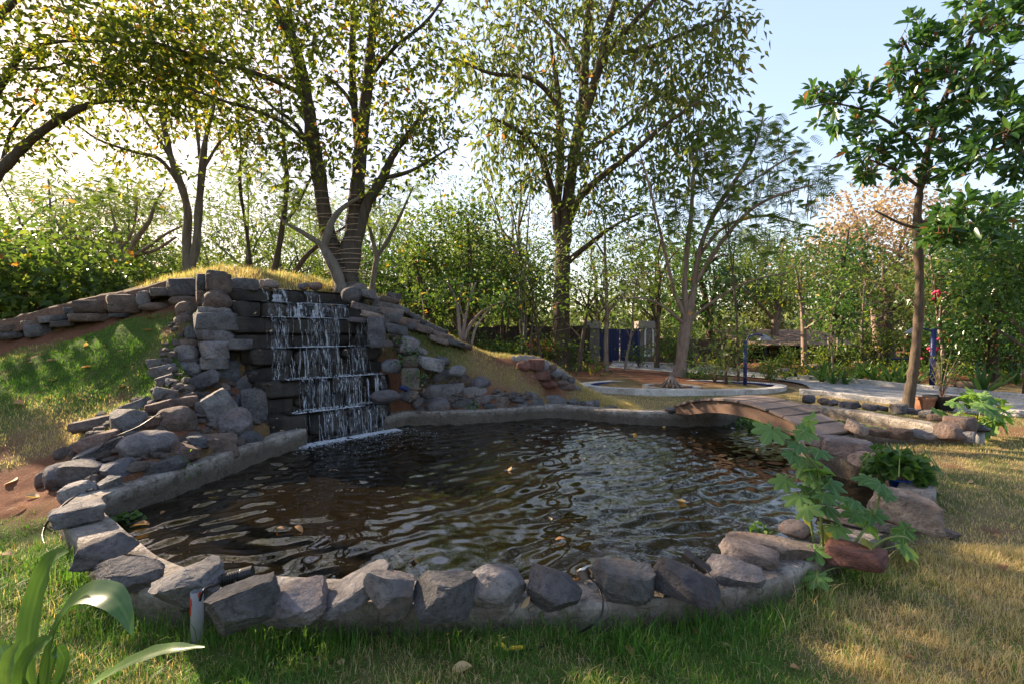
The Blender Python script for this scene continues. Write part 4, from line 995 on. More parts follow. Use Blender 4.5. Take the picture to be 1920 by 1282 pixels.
# ================================================================== MAIN TREES
Y1 = 10.6
T1, e1, _, _ = tree('tree', 'big tree with several dark leaning trunks growing on top of the falls', [
 [(652,540,23.8,Y1),(640,505,19.4,Y1),(625,470,15.8,Y1),(611,420,14.1,Y1),(598,330,13.2,Y1-.1),(585,250,12.3,Y1-.2),(572,170,11.4,Y1-.3),(555,95,9.68,Y1-.4),(530,40,8.8,Y1-.5),(505,-20,7.92,Y1-.6),(480,-90,6.16,Y1-.7),(460,-170,3.52,Y1-.8)],
 [(650,530,22.9,Y1),(656,480,18.5,Y1),(664,420,15.8,Y1),(672,330,13.2,Y1),(680,240,11.4,Y1),(690,150,9.68,Y1),(698,60,7.92,Y1),(705,-40,7.04,Y1),(710,-140,4.4,Y1)],
 [(674,300,7.04,Y1),(664,200,7.04,Y1+.2),(660,120,6.16,Y1+.3),(662,20,5.28,Y1+.4),(655,-80,3.52,Y1+.5)],
 [(660,480,11.4,Y1),(675,430,10.6,Y1-.1),(690,380,9.68,Y1-.2),(715,340,8.8,Y1-.3),(735,295,7.04,Y1-.4),(760,260,5.28,Y1-.5),(800,205,3.52,Y1-.6)],
 [(716,335,4.4,Y1-.3),(760,325,3.52,Y1-.5),(800,305,2.64,Y1-.7),(840,280,1.76,Y1-.9)],
 [(556,100,6.16,Y1-.4),(545,40,5.28,Y1-.3),(535,-40,3.52,Y1-.2)],
 [(592,285,4.4,Y1-.2),(540,237,3.52,Y1-.8),(480,208,3.52,Y1-1.4),(420,190,2.64,Y1-2),(350,165,1.76,Y1-2.6)],
 [(572,180,5.28,Y1-.3),(510,150,4.4,Y1-.9),(440,125,3.52,Y1-1.5),(370,105,2.64,Y1-2.1),(290,80,1.76,Y1-2.7)],
 [(600,330,4.4,Y1),(560,240,3.52,Y1-.3),(500,190,2.64,Y1-.7),(430,80,1.76,Y1-1.2)],
 [(690,150,4.4,Y1),(740,90,3.52,Y1-.4),(800,40,2.64,Y1-.8),(850,-30,1.76,Y1-1)],
 [(680,240,4.4,Y1),(650,180,3.52,Y1-.5),(610,140,2.64,Y1-.9)]],
 [(600,70,10.2,150,130,1.6,100),(430,110,9.0,190,150,1.6,130),(760,130,10.2,130,150,1.6,120),(700,-60,10.4,220,90,2,60),(480,-60,9.6,240,90,2,60),(690,290,10.2,140,80,1.2,45),(560,260,9.9,110,110,1.2,50),(800,250,10,70,60,1,32),(270,110,8.2,130,110,1,75)],
 M['leaf_olive'], M['bark_dark'], 13, .165, .075, 11, spread=.17, hue=.2, sides=12)
# pale side stem at the foot of it
tree('tree', 'pale forked little trunk leaning left at the foot of the big tree on the falls', [
 [(640,538,10,10.2),(628,505,10,10.2),(612,475,9,10.2),(605,458,9,10.2)],[(607,462,6,10.2),(586,448,5,10.2),(560,432,4,10.2),(538,420,3,10.2),(520,405,2,10.2)],[(606,462,8,10.2),(614,440,8,10.2),(626,410,6,10.2),(650,385,4,10.3),(700,360,2,10.4)]],
 [(560,400,10.2,60,40,.6,10)], M['leaf_feather'], M['bark_grey'], 14, .16, .05, 12, frond=True, spread=.12)
Y2 = 18.0
T2, e2, _, _ = tree('tree', 'tall tree with straight lit trunk standing behind the dry slope', [
 [(1052,692,20,Y2),(1052,640,17,Y2),(1053,560,15,Y2),(1055,490,14,Y2),(1060,430,12,Y2),(1064,380,11,Y2),(1075,300,11,Y2),(1088,230,10,Y2),(1095,150,9,Y2),(1100,60,8,Y2),(1110,-40,6,Y2),(1115,-130,4,Y2)],
 [(1057,480,11,Y2),(1044,420,9,Y2),(1045,380,8,Y2),(1050,320,8,Y2),(1050,250,7,Y2),(1048,190,6,Y2),(1040,130,4,Y2),(1030,60,3,Y2)],
 [(1086,240,8,Y2),(1105,190,8,Y2-.3),(1128,105,8,Y2-.5),(1140,50,7,Y2-.6),(1162,-20,5,Y2-.8),(1185,-100,3,Y2-1)],
 [(1126,110,6,Y2-.5),(1165,70,5,Y2-.9),(1200,30,5,Y2-1.3),(1245,-10,3,Y2-1.6),(1300,10,2,Y2-2)],
 [(1046,400,7,Y2),(1022,315,6,Y2-.5),(1002,272,5,Y2-.8),(970,245,4,Y2-1.2),(925,222,2,Y2-1.6)],
 [(1058,440,8,Y2),(1085,375,7,Y2-.5),(1130,330,6,Y2-1),(1180,292,5,Y2-1.6),(1240,240,4,Y2-2.2),(1310,190,2,Y2-2.8)],
 [(1050,210,6,Y2),(1022,168,5,Y2-.4),(985,145,4,Y2-.9),(920,138,3,Y2-1.4),(855,112,2,Y2-1.8)],
 [(1055,500,6,Y2),(1090,470,5,Y2-.3),(1150,425,3,Y2-.7),(1200,400,2,Y2-1)],
 [(1075,300,5,Y2),(1120,270,4,Y2+.8),(1180,230,3,Y2+1.2),(1260,150,2,Y2+1.6)],
 [(1095,150,5,Y2),(1060,80,4,Y2+.5),(1000,20,3,Y2+.9),(940,-30,2,Y2+1.2)],
 [(1130,100,5,Y2-.5),(1200,95,4,Y2-1),(1290,60,3,Y2-1.5),(1370,30,2,Y2-1.8)]],
 [(1080,50,17.6,220,130,3,230),(940,130,17,120,170,2.2,130),(1250,90,16.8,140,140,2.4,170),(1170,240,16.8,190,90,2,100),(1000,260,17,130,90,2,90),(1130,350,17,150,70,2,46),(1320,220,16.4,90,120,1.5,75),(1370,70,16.4,50,90,1.2,34),(1140,-70,17.5,300,60,3,70),(1240,330,16.4,80,70,1,18),(960,330,17.2,70,60,1,24)],
 M['leaf_teak'], M['bark_brown'], 9.5, .28, .12, 21, spread=.27, droop=.8, up=-.35, hue=.14, sides=12, thick=.014)
Y3 = 15.6
T3, e3, r3, I3 = tree('tree', 'pale barked spreading tree with feathery leaves and hanging pods', [
 [(1275,704,12.6,Y3),(1279,660,10.8,Y3),(1284,625,10.8,Y3),(1290,596,10.8,Y3),(1300,545,5.58,Y3),(1306,500,4.96,Y3),(1318,450,4.34,Y3),(1345,390,4.34,Y3),(1378,340,3.72,Y3),(1402,300,3.1,Y3),(1420,260,1.86,Y3),(1432,215,1.24,Y3)],
 [(1288,600,5.58,Y3),(1284,540,4.96,Y3),(1288,470,4.34,Y3),(1296,400,3.72,Y3),(1300,330,3.1,Y3),(1310,270,1.86,Y3),(1320,215,1.24,Y3)],
 [(1286,600,4.96,Y3),(1264,545,3.72,Y3-.2),(1248,480,3.1,Y3-.4),(1232,410,2.48,Y3-.6),(1215,340,1.86,Y3-.8),(1200,290,1.24,Y3-1)],
 [(1302,535,4.34,Y3),(1345,465,3.72,Y3-.4),(1395,405,3.1,Y3-.8),(1450,370,2.48,Y3-1.2),(1530,345,1.24,Y3-1.6)],
 [(1310,480,3.1,Y3),(1360,425,3.1,Y3+.4),(1435,405,2.48,Y3+.6),(1500,420,1.24,Y3+.8)],
 [(1330,415,3.1,Y3),(1370,370,2.48,Y3-.3),(1440,320,1.86,Y3-.5),(1490,290,1.24,Y3-.6)],
 [(1282,610,3.1,Y3),(1330,570,2.48,Y3-.3),(1400,530,1.86,Y3-.5),(1480,510,1.24,Y3-.8)],
 [(1284,610,3.1,Y3),(1250,580,2.48,Y3-.3),(1210,560,1.86,Y3-.6),(1170,560,1.24,Y3-.8)]],
 [(1390,290,15.4,110,60,1.5,60),(1470,350,15,90,60,1.2,50),(1310,330,15.6,110,80,1.6,60),(1230,400,15,80,80,1.2,40),(1430,250,15.4,60,40,1,22),(1350,420,15.6,120,60,1.4,40),(1450,440,15.6,90,50,1.2,30),(1200,520,15.2,60,50,1,14),(1530,330,14.6,40,40,.8,14)],
 M['leaf_feather'], M['bark_pale'], 4.3, .42, .1, 31, frond=True, spread=.22, hue=.08, sides=10, thick=.013, up=.1)
pb = MB()
for e in e3:
    if r3.random() < .3:
        for _ in range(r3.integers(1, 4)):
            p = e[0]+r3.normal(size=3)*.1; L = r3.uniform(.25, .55); c = r3.normal(0,.06,2)
            pb.tube([p, p+np.array([c[0]*.5,c[1]*.5,-L*.5]), p+np.array([c[0],c[1],-L])], [.006,.017,.004], 4)
tag(pb.build('seed_pods', M['pod'], T3), kind='stuff').matrix_parent_inverse = I3
# right glossy tree: single big leaves as parts
Y4 = 10.2
T4, e4, r4, I4 = tree('tree', 'slender leaning tree with big glossy leaves standing right of the bridge', [
 [(1701,768,9.6,Y4),(1708,720,8.4,Y4),(1714,680,8,Y4),(1722,600,7.6,Y4),(1724,520,7.2,Y4),(1720,440,7.2,Y4),(1721,390,6.4,Y4),(1728,340,6.4,Y4),(1738,290,5.6,Y4-.1),(1760,215,4.8,Y4-.3),(1790,140,4,Y4-.5),(1825,60,3.2,Y4-.7),(1850,-30,2.4,Y4-.9)],
 [(1720,428,3.2,Y4),(1690,420,2.4,Y4-.1),(1640,395,1.6,Y4-.2)],[(1722,420,4,Y4),(1760,412,3.2,Y4-.3),(1800,428,2.4,Y4-.6),(1830,460,1.6,Y4-.9)],
 [(1736,300,4,Y4),(1700,255,3.2,Y4-.3),(1640,215,2.4,Y4-.5),(1565,195,1.6,Y4-.7),(1510,205,1.2,Y4-.8)],
 [(1750,245,4,Y4-.2),(1730,180,3.2,Y4-.4),(1710,110,2.4,Y4-.6),(1690,70,1.6,Y4-.7)],
 [(1730,345,4,Y4),(1780,320,3.2,Y4-.6),(1850,290,2.4,Y4-1.2),(1930,250,1.6,Y4-1.8)],
 [(1775,175,3.2,Y4-.4),(1840,150,2.4,Y4-1),(1910,110,1.6,Y4-1.5)],
 [(1722,350,3.2,Y4),(1680,320,2.4,Y4-.2),(1630,300,1.6,Y4-.3)]],
 [(1580,195,9.5,90,45,.7,26),(1690,130,9.6,60,70,.7,22),(1660,240,9.7,90,55,.8,26),(1800,120,9.2,110,110,1.2,58),(1860,260,8.6,110,90,1.1,52),(1760,250,9.7,60,80,.8,24),(1650,310,9.9,70,40,.6,16),(1880,20,8.8,110,70,1.2,36),(1850,400,8.6,110,60,1,34),(1720,60,9.5,30,40,.5,6),(1790,440,8.8,60,30,.8,12),(1930,180,8.4,50,200,1,34)],
 None, M['bark_brown'], 0, .2, .08, 41, sides=10, thick=.012)
pos=[]; dd=[]; 
for e in e4:
    n = r4.integers(9, 16); ax = unit(e[1]+np.array([0,0,.5])); u = unit(np.cross(ax, [.3,.7,.2])); w = np.cross(ax, u); a = r4.random()*6.28
    for i in range(n):
        t = i/n; ang = a+i*2.4; tilt = .35+1.1*t
        dv = ax*math.cos(tilt)+(u*math.cos(ang)+w*math.sin(ang))*math.sin(tilt); pos.append(e[0]-ax*.10*t+r4.normal(size=3)*.02); dd.append(dv)
pos = np.array(pos); dd = np.array(dd); key = np.argsort(np.linalg.norm(pos-CAM, axis=1)-.3*r4.random(len(pos)))
inview = [(abs((p[0]/p[1]*F)+0) < 960) and (CY-F*(p[2]-CAMZ)/p[1]-16 > 0) for p in pos]
key = [k for k in key if inview[k]] + [k for k in key if not inview[k]]
lm = []
for v in range(5):
    b = MB(); add_leaves(b, np.zeros((1,3)), np.array([[0,1.,0]]), .235, .085, np.random.default_rng(v+3), np.array([[.25,.45,.6,.8,1.0][v]]), droop=.3, fold=.12, big=True); lm.append(b.mesh('leaf', M['leaf_gloss'], True))
for k in key[:300]:
    o = link('leaf', lm[r4.choice(5, p=[.3,.3,.25,.11,.04])], T4); o.matrix_parent_inverse = I4; o.location = pos[k]; o.rotation_euler = (Vector(dd[k]).to_track_quat('Y','Z') @ Matrix.Rotation(r4.normal(0,.5),3,'Y').to_quaternion()).to_euler(); s_ = r4.uniform(.75,1.2); o.scale = (s_,s_,s_)
b = MB(); kk = key[300:]; add_leaves(b, pos[kk], dd[kk], .235*r4.uniform(.7,1.2,len(kk)), .085, r4, np.clip(r4.beta(2,3,len(kk))+(r4.random(len(kk))<.05)*.5,0,1), droop=.3, fold=.12, big=True)
o = b.build('crown', M['leaf_gloss'], T4); o.matrix_parent_inverse = I4; o['kind'] = 'stuff'
b = MB()
for e in e4[::4]:
    for _ in range(7):
        p = e[0]-e[1]*.15+r4.normal(size=3)*.07; b.tube([p, p+r4.normal(size=3)*.03+np.array([0,0,-.07])], [.012,.006], 4)
tag(b.build('seed_clusters', M['pod'], T4), kind='stuff').matrix_parent_inverse = I4

# left trees behind the wall
Y5 = 11.6
tree('tree', 'twin stemmed grey tree right behind the left wall of the mound', [
 [(356,520,10.1,Y5),(352,495,8.64,Y5),(350,450,7.92,Y5),(352,400,7.2,Y5),(342,355,6.48,Y5),(322,300,5.76,Y5),(308,240,5.04,Y5),(298,190,3.6,Y5),(290,130,2.16,Y5),(280,60,1.44,Y5)],
 [(356,510,7.92,Y5),(368,460,7.2,Y5),(372,400,6.48,Y5),(378,330,6.48,Y5),(385,265,5.04,Y5),(398,210,3.6,Y5),(410,150,2.16,Y5),(415,80,1.44,Y5)],
 [(340,350,4.32,Y5),(300,300,3.6,Y5-.3),(250,285,2.88,Y5-.6),(190,265,2.16,Y5-.9),(150,240,1.44,Y5-1.1)],[(322,300,3.6,Y5),(290,250,2.88,Y5),(262,210,2.16,Y5),(240,150,1.44,Y5)],
 [(378,320,3.6,Y5),(370,250,2.88,Y5+.2),(365,170,2.16,Y5+.4),(360,90,1.44,Y5+.5)],[(380,320,2.88,Y5),(410,270,2.16,Y5),(440,240,1.44,Y5)],[(308,240,3.6,Y5),(312,190,2.88,Y5),(300,120,2.16,Y5)]],
 [(300,150,11.4,150,110,1.6,85),(400,170,11.6,90,120,1.4,55),(220,250,10.8,110,70,1.2,40),(330,40,11.4,170,90,1.6,70),(430,250,11.6,60,60,1,22),(290,330,11.4,90,50,1,16)],
 M['leaf_olive'], M['bark_grey'], 12, .16, .07, 51, spread=.17, hue=.2)
Y6 = 8.6
tree('tree', 'dark leaning tree entering the left edge of the picture', [
 [(-240,640,16.1,Y6),(-150,500,13.6,Y6),(-60,390,12.4,Y6),(0,322,9.3,Y6),(50,270,8.06,Y6),(100,232,6.82,Y6),(150,205,5.58,Y6),(185,188,3.72,Y6),(230,165,2.48,Y6),(300,130,1.86,Y6)],
 [(120,224,3.1,Y6),(135,205,3.1,Y6),(175,195,2.48,Y6),(240,190,1.86,Y6),(310,200,1.24,Y6)],[(-120,460,9.92,Y6),(-60,300,8.68,Y6),(-10,180,7.44,Y6),(15,140,5.58,Y6),(45,100,4.34,Y6),(100,80,3.1,Y6),(200,78,2.48,Y6),(320,90,1.24,Y6)],
 [(-60,300,7.44,Y6),(-40,120,7.44,Y6),(5,25,6.82,Y6),(50,-15,4.96,Y6),(110,-60,3.1,Y6)],[(20,130,3.1,Y6),(60,130,2.48,Y6-.2),(110,122,1.86,Y6-.4),(170,105,1.24,Y6-.5)],[(0,325,3.72,Y6),(20,250,3.1,Y6+.4),(60,200,2.48,Y6+.6),(90,190,1.24,Y6+.8)]],
 [(120,60,8.3,150,80,1.2,95),(60,150,8.2,100,70,1,40),(250,150,8.4,110,70,1,40),(180,-40,8.4,220,70,1.4,44),(320,60,8.2,90,80,1,40),(30,250,8.8,70,60,.8,26),(-60,80,8.4,90,120,1,30),(-330,60,8.4,230,230,2.0,110),(-560,200,8.0,200,200,2.0,80)],  # last two leaf clouds lie out of view, added to shade the left foreground
 M['leaf_olive'], M['bark_dark'], 11, .15, .065, 61, spread=.16, hue=.2, root=False)
tree('tree', 'bare branched pinkish tree behind the wall at the bushes', [
 [(232,522,6,13.5),(228,500,5.4,13.5),(228,480,5.4,13.5),(222,455,4.2,13.5),(215,420,2.4,13.5),(205,380,1.2,13.5)],[(230,490,4.8,13.5),(245,465,4.8,13.5),(262,440,4.2,13.5),(280,415,3.6,13.5),(290,385,2.4,13.5),(310,350,1.2,13.5)],[(238,488,3.6,13.5),(275,465,3,13.4),(310,440,2.4,13.3),(350,420,1.2,13.2)],[(246,480,3.6,13.5),(290,470,3,13.6),(330,445,2.4,13.7)],[(225,470,3,13.5),(250,430,2.4,13.6),(258,370,1.8,13.7)]],
 [(270,380,13.5,90,50,1.2,34),(200,370,13.5,60,40,1,14)], M['leaf_feather'], M['bark_pale'], 8, .3, .1, 71, frond=True, spread=.15)
tree('tree', 'thin dark slanting tree between the twin tree and the big tree', [
 [(512,520,6,12.6),(522,470,5.25,12.6),(530,420,5.25,12.6),(538,340,4.5,12.6),(532,270,3.75,12.6),(528,200,2.25,12.6),(520,120,1.5,12.6)],[(530,425,3.75,12.6),(555,390,3,12.6),(580,340,2.25,12.6),(600,300,1.5,12.6)],[(548,518,4.5,12.9),(575,480,4.5,12.9),(605,455,3.75,12.9),(640,430,2.25,12.9),(690,400,1.5,12.9)],[(470,500,3.75,13),(462,430,3,13),(450,350,3,13),(452,270,2.25,13),(440,190,1.5,13)]],
 [(530,330,12.6,90,110,1.4,40),(460,330,13,60,90,1.2,26),(590,400,12.8,70,60,1.2,20),(500,200,12.6,90,90,1.4,26)], M['leaf_feather'], M['bark_dark'], 7, .26, .08, 81, frond=True, spread=.2)
tree('tree', 'forked slim tree close behind the right end of the top step', [
 [(697,545,5.6,12.4),(703,505,5.6,12.4),(706,480,4.9,12.4),(696,440,3.5,12.4),(690,400,2.8,12.4),(700,340,1.4,12.4)],[(706,482,4.2,12.4),(722,460,4.2,12.4),(738,430,3.5,12.4),(755,395,2.8,12.4),(775,350,1.4,12.4)]],
 [(720,390,12.4,80,60,1.2,28),(760,340,12.4,60,50,1,14),(690,440,12.4,50,40,1,8)], M['leaf_feather'], M['bark_grey'], 6, .24, .08, 82, frond=True, spread=.2)
Y8 = 15.0
tree('tree', 'rounded leafy tree with yellowing lower leaves behind the falls shoulder', [
 [(872,640,8,Y8),(868,590,7,Y8),(872,540,7,Y8),(880,480,5,Y8),(876,420,3,Y8)],[(870,630,5,Y8),(890,580,4,Y8),(915,530,3,Y8),(930,470,2,Y8)],[(868,630,5,Y8),(845,580,4,Y8),(825,530,3,Y8),(810,480,2,Y8)],[(800,620,7,Y8-.6),(798,570,6,Y8-.6),(788,530,5,Y8-.6),(776,490,3,Y8-.6)],[(804,610,5,Y8-.6),(825,565,4,Y8-.6),(850,520,2,Y8-.6)]],
 [(870,440,Y8,105,75,1.6,120),(820,510,Y8-.5,80,70,1.3,80),(920,520,Y8,70,80,1.3,75),(780,480,Y8-.6,55,70,1,40),(870,560,Y8-.3,100,45,1.2,60)],
 M['leaf_mid'], M['bark_brown'], 15, .17, .09, 91, spread=.22, hue=.14)
tree('shrub', 'pale stemmed sparse shrub on the crest of the dry slope', [
 [(866,646,4,11.0),(862,620,4,11),(858,580,3,11),(850,550,2,11),(838,530,1.5,11)],[(866,640,4,11),(872,600,3,11),(880,565,2,11),(892,530,1.5,11)],[(868,640,4,11),(885,605,3,11),(910,580,2,11),(945,565,1.5,11)],[(884,646,2.5,10.9),(890,620,2.5,10.9),(900,602,2,10.9),(925,570,1.2,10.9)],[(872,602,2,11),(862,570,1.5,11),(868,530,1,11)]],
 [(870,545,11,70,40,.6,26),(930,560,11,40,25,.5,12),(820,550,11,40,30,.5,10)], M['leaf_bright'], M['bark_pale'], 7, .12, .075, 92, spread=.12, cat='shrub', root=False, hue=.5)

# ================================================================== OTHER TREES ROUND THE GARDEN
def generic(x, y, h, rx, rz, kind, label, seed, leafmat, bark, per, L, Wd, nclus, trunk=.09, lean=0, zc=None, group=None, stems=1, frond=False, spread=.3, hue=.12, name='tree', cat='tree', droop=.35, low=.45, shape=1.0):
    r = np.random.default_rng(seed); z0 = tz(x, y); L_=[]
    if frond and y > 16: frond = False; L, Wd, per, spread = .22, .06, per*3.4, .34
    for s_ in range(stems):
        n = 7; t = np.linspace(0, 1, n); ox = r.normal(0, .12)*(stems > 1); a = r.random()*6.28; sp = (.25 if stems == 1 else .7)*rx*r.uniform(.3,1)
        p = np.stack([x+ox+lean*t*h+sp*np.cos(a)*t**1.6+r.normal(0,.012*h,n)*t, y+ox+sp*np.sin(a)*t**1.6+r.normal(0,.012*h,n)*t, z0+t*h*(.92 if s_ == 0 else r.uniform(.6,.85))], 1)
        L_.append((p, trunk*(1-.82*t)*(1 if s_ == 0 else .75)))
        for k in range(4):
            i = r.integers(2, 5); a2 = r.random()*6.28; q = p[i]; e = q+np.array([math.cos(a2)*rx*.75, math.sin(a2)*rx*.75, h*r.uniform(.08,.3)])
            tt = np.linspace(0,1,5)[:,None]; L_.append((q*(1-tt)+e*tt+np.array([0,0,.08*h])*(tt*(1-tt)*4)*r.uniform(-.3,1), trunk*.42*(1-.8*tt[:,0])))
    px, py = CX, CY
    def pts(n):
        u = unit(r.normal(size=(n,3)))*(r.random((n,1))**.4); c = np.array([x+lean*h*.8, y, z0+h*(low+(1-low)/2)])
        q = c+u*np.array([rx, rx*.9, h*(1-low)/2*1.05]); q[:,2] += r.normal(0,.15,n); return q
    tb = MB(); kb = MB(); nodes=[]; rads=[]
    for l in L_:
        p, rr = l; kb.tube(p if l is not L_[0] else np.vstack([p[0]-[0,0,.3], p]), np.maximum(rr if l is not L_[0] else np.concatenate([[rr[0]*1.3], rr]), .006), 7); nodes.append(p[2:]); rads.append(rr[2:])
    o = empty(name, label, cat, group, loc=(x, y, z0)); I = Matrix.Translation(-o.location)
    kb.build('trunk', bark, o).matrix_parent_inverse = I
    ends = grow(np.concatenate(nodes), np.concatenate(rads), pts(nclus), r, tb, thick=.012)
    tag(tb.build('branches', bark, o), kind='stuff').matrix_parent_inverse = I
    if per:
        lb = MB(); leaf_clusters(lb, ends, per, L, Wd, r, spread, droop, frond=frond, hue=hue)
        lb.build('crown', leafmat, o, smooth=False).matrix_parent_inverse = I
    return o
def gx_(px, Yd): return (px-CX)/F*Yd
# trees on the right and middle
for a in [
 (1000,15.5,4.6,1.2,0,'slim tree with two straight stems left of the tall lit tree',201,'leaf_mid','bark_brown',34,.13,.06,55,.07,0,2,False,.4),
 (1137,17,6.5,1.5,0,'slim straight pinkish tree in front of the blue gate',202,'leaf_feather','bark_pale',12,.30,.1,50,.10,.02,1,True,.5),
 (1172,16.8,3.6,.9,0,'thin pale sapling leaning right beside the gate',203,'leaf_bright','bark_pale',16,.12,.07,22,.05,.14,1,False,.45),
 (1232,18,5.5,1.6,0,'slender tree right of the gate pillar',204,'leaf_mid','bark_brown',34,.16,.08,70,.11,0,1,False,.45),
 (1085,17,3.6,1.1,0,'crooked brown tree leaning right behind the tall lit tree',205,'leaf_mid','bark_brown',30,.15,.08,40,.10,.12,1,False,.45),
 (1385,14.3,7.0,1.3,0,'very thin tall sapling behind the arched bridge',206,'leaf_feather','bark_brown',12,.30,.1,46,.045,-.005,1,True,.35),
 (1362,14.0,2.6,.7,0,'low feathery bush left of the thin tall sapling',207,'leaf_feather','bark_brown',12,.2,.08,26,.025,0,3,True,.1),
 (1510,19.5,4.6,1.7,0,'crooked tan tree beside the open shed',208,'leaf_mid','bark_pale',34,.17,.09,70,.14,-.05,1,False,.5),
 (1562,16,3.3,.95,0,'young tree tied to two wooden stakes',209,'leaf_bright','bark_pale',26,.17,.1,34,.035,0,1,False,.4),
 (1615,19,3.6,1.4,0,'umbrella shaped leafless little tree',210,'leaf_mid','bark_pale',3,.15,.08,80,.08,0,1,False,.5),
 (1668,22,5.0,2.2,0,'thick trunked tree behind the strap leaf plants',211,'leaf_teak','bark_brown',34,.2,.1,90,.26,0,1,False,.45),
 (1770,15,5.0,1.5,0,'slim curved tree behind the blue lamp post at right',212,'leaf_feather','bark_pale',10,.28,.1,60,.07,.03,2,True,.4),
 (1860,14.5,5.0,1.9,0,'dense dark green tree filling the right edge',213,'leaf_gloss','bark_brown',60,.17,.08,170,.16,0,2,False,.1),
 (1780,18,5.0,1.8,0,'grey green bushy tree behind the right lamp post',214,'leaf_teak','bark_grey',50,.17,.08,120,.14,0,2,False,.15),
 (1930,12.0,5.4,1.6,0,'broad leaved bright tree cut by the right edge',215,'leaf_bright','bark_brown',40,.2,.1,90,.12,0,2,False,.35),
 (1450,23,6.2,2.6,0,'spreading feathery tree above the open shed',216,'leaf_feather','bark_pale',13,.4,.1,120,.2,0,2,True,.4),
 (1560,26,7.2,3.0,0,'dense tree behind the shed roof',217,'leaf_gloss','bark_brown',50,.26,.13,150,.26,0,2,False,.25),
 (1330,24,6.5,2.6,0,'dense green tree beyond the stone wall right of the gate',218,'leaf_gloss','bark_brown',50,.24,.12,150,.22,0,2,False,.2),
 (1650,27,10.5,3.6,0,'tall dry tree with sparse orange leaves',219,'leaf_orange','bark_pale',24,.26,.16,300,.30,0,3,False,.35),
 (1560,30,8.6,2.6,0,'lower dry orange tree left of the tall orange one',229,'leaf_orange','bark_pale',20,.26,.16,150,.22,0,2,False,.4),
 (1230,28,7.5,3.0,0,'dense tree behind the gate pillars',220,'leaf_mid','bark_brown',50,.28,.13,150,.24,0,2,False,.2),
 (1120,30,8.0,3.0,0,'bright feathery tree beyond the blue gate',221,'leaf_feather','bark_brown',13,.5,.1,130,.22,0,2,True,.2),
 (980,23,5.8,2.4,0,'bushy tree behind the garden wall, left of the tall lit tree',222,'leaf_mid','bark_brown',50,.24,.12,150,.2,0,3,False,.15),
 (800,22,6.8,2.6,0,'feathery tree behind the falls shoulder',223,'leaf_feather','bark_brown',13,.42,.1,130,.2,0,3,True,.15),
 (985,19,9.0,2.0,0,'bare branched thin tree with hanging pods left of the tall lit tree',224,'leaf_feather','bark_grey',5,.36,.1,90,.12,-.03,4,True,.5),
 (1820,24,8.0,3.0,0,'tall pale green tree at far right',225,'leaf_mid','bark_brown',44,.26,.13,170,.26,0,2,False,.25),
 (1700,34,7.0,3.4,0,'broad low tree far behind the orange trees',226,'leaf_far','bark_brown',50,.36,.17,120,.24,0,2,False,.1),
 (1420,34,7.5,3.6,0,'broad tree far behind the shed',227,'leaf_far','bark_brown',50,.36,.17,130,.24,0,2,False,.1),
 (905,32,8.5,3.6,0,'broad tree far behind the garden wall',228,'leaf_far','bark_brown',50,.36,.17,130,.24,0,2,False,.1)]:
    px, Yd, h, rx, rz, lab, sd_, lm_, bk, per, L, Wd, nc, tr, lean, st, fr, low = a
    generic(gx_(px, Yd), Yd, h, rx, rz, None, lab, sd_, M[lm_], M[bk], per*(.45 if Yd > 16 and not fr else .65 if not fr else .6), L, Wd, nc, tr, lean, None, None, st, fr, .34 if not fr else .25, .12, low=low)
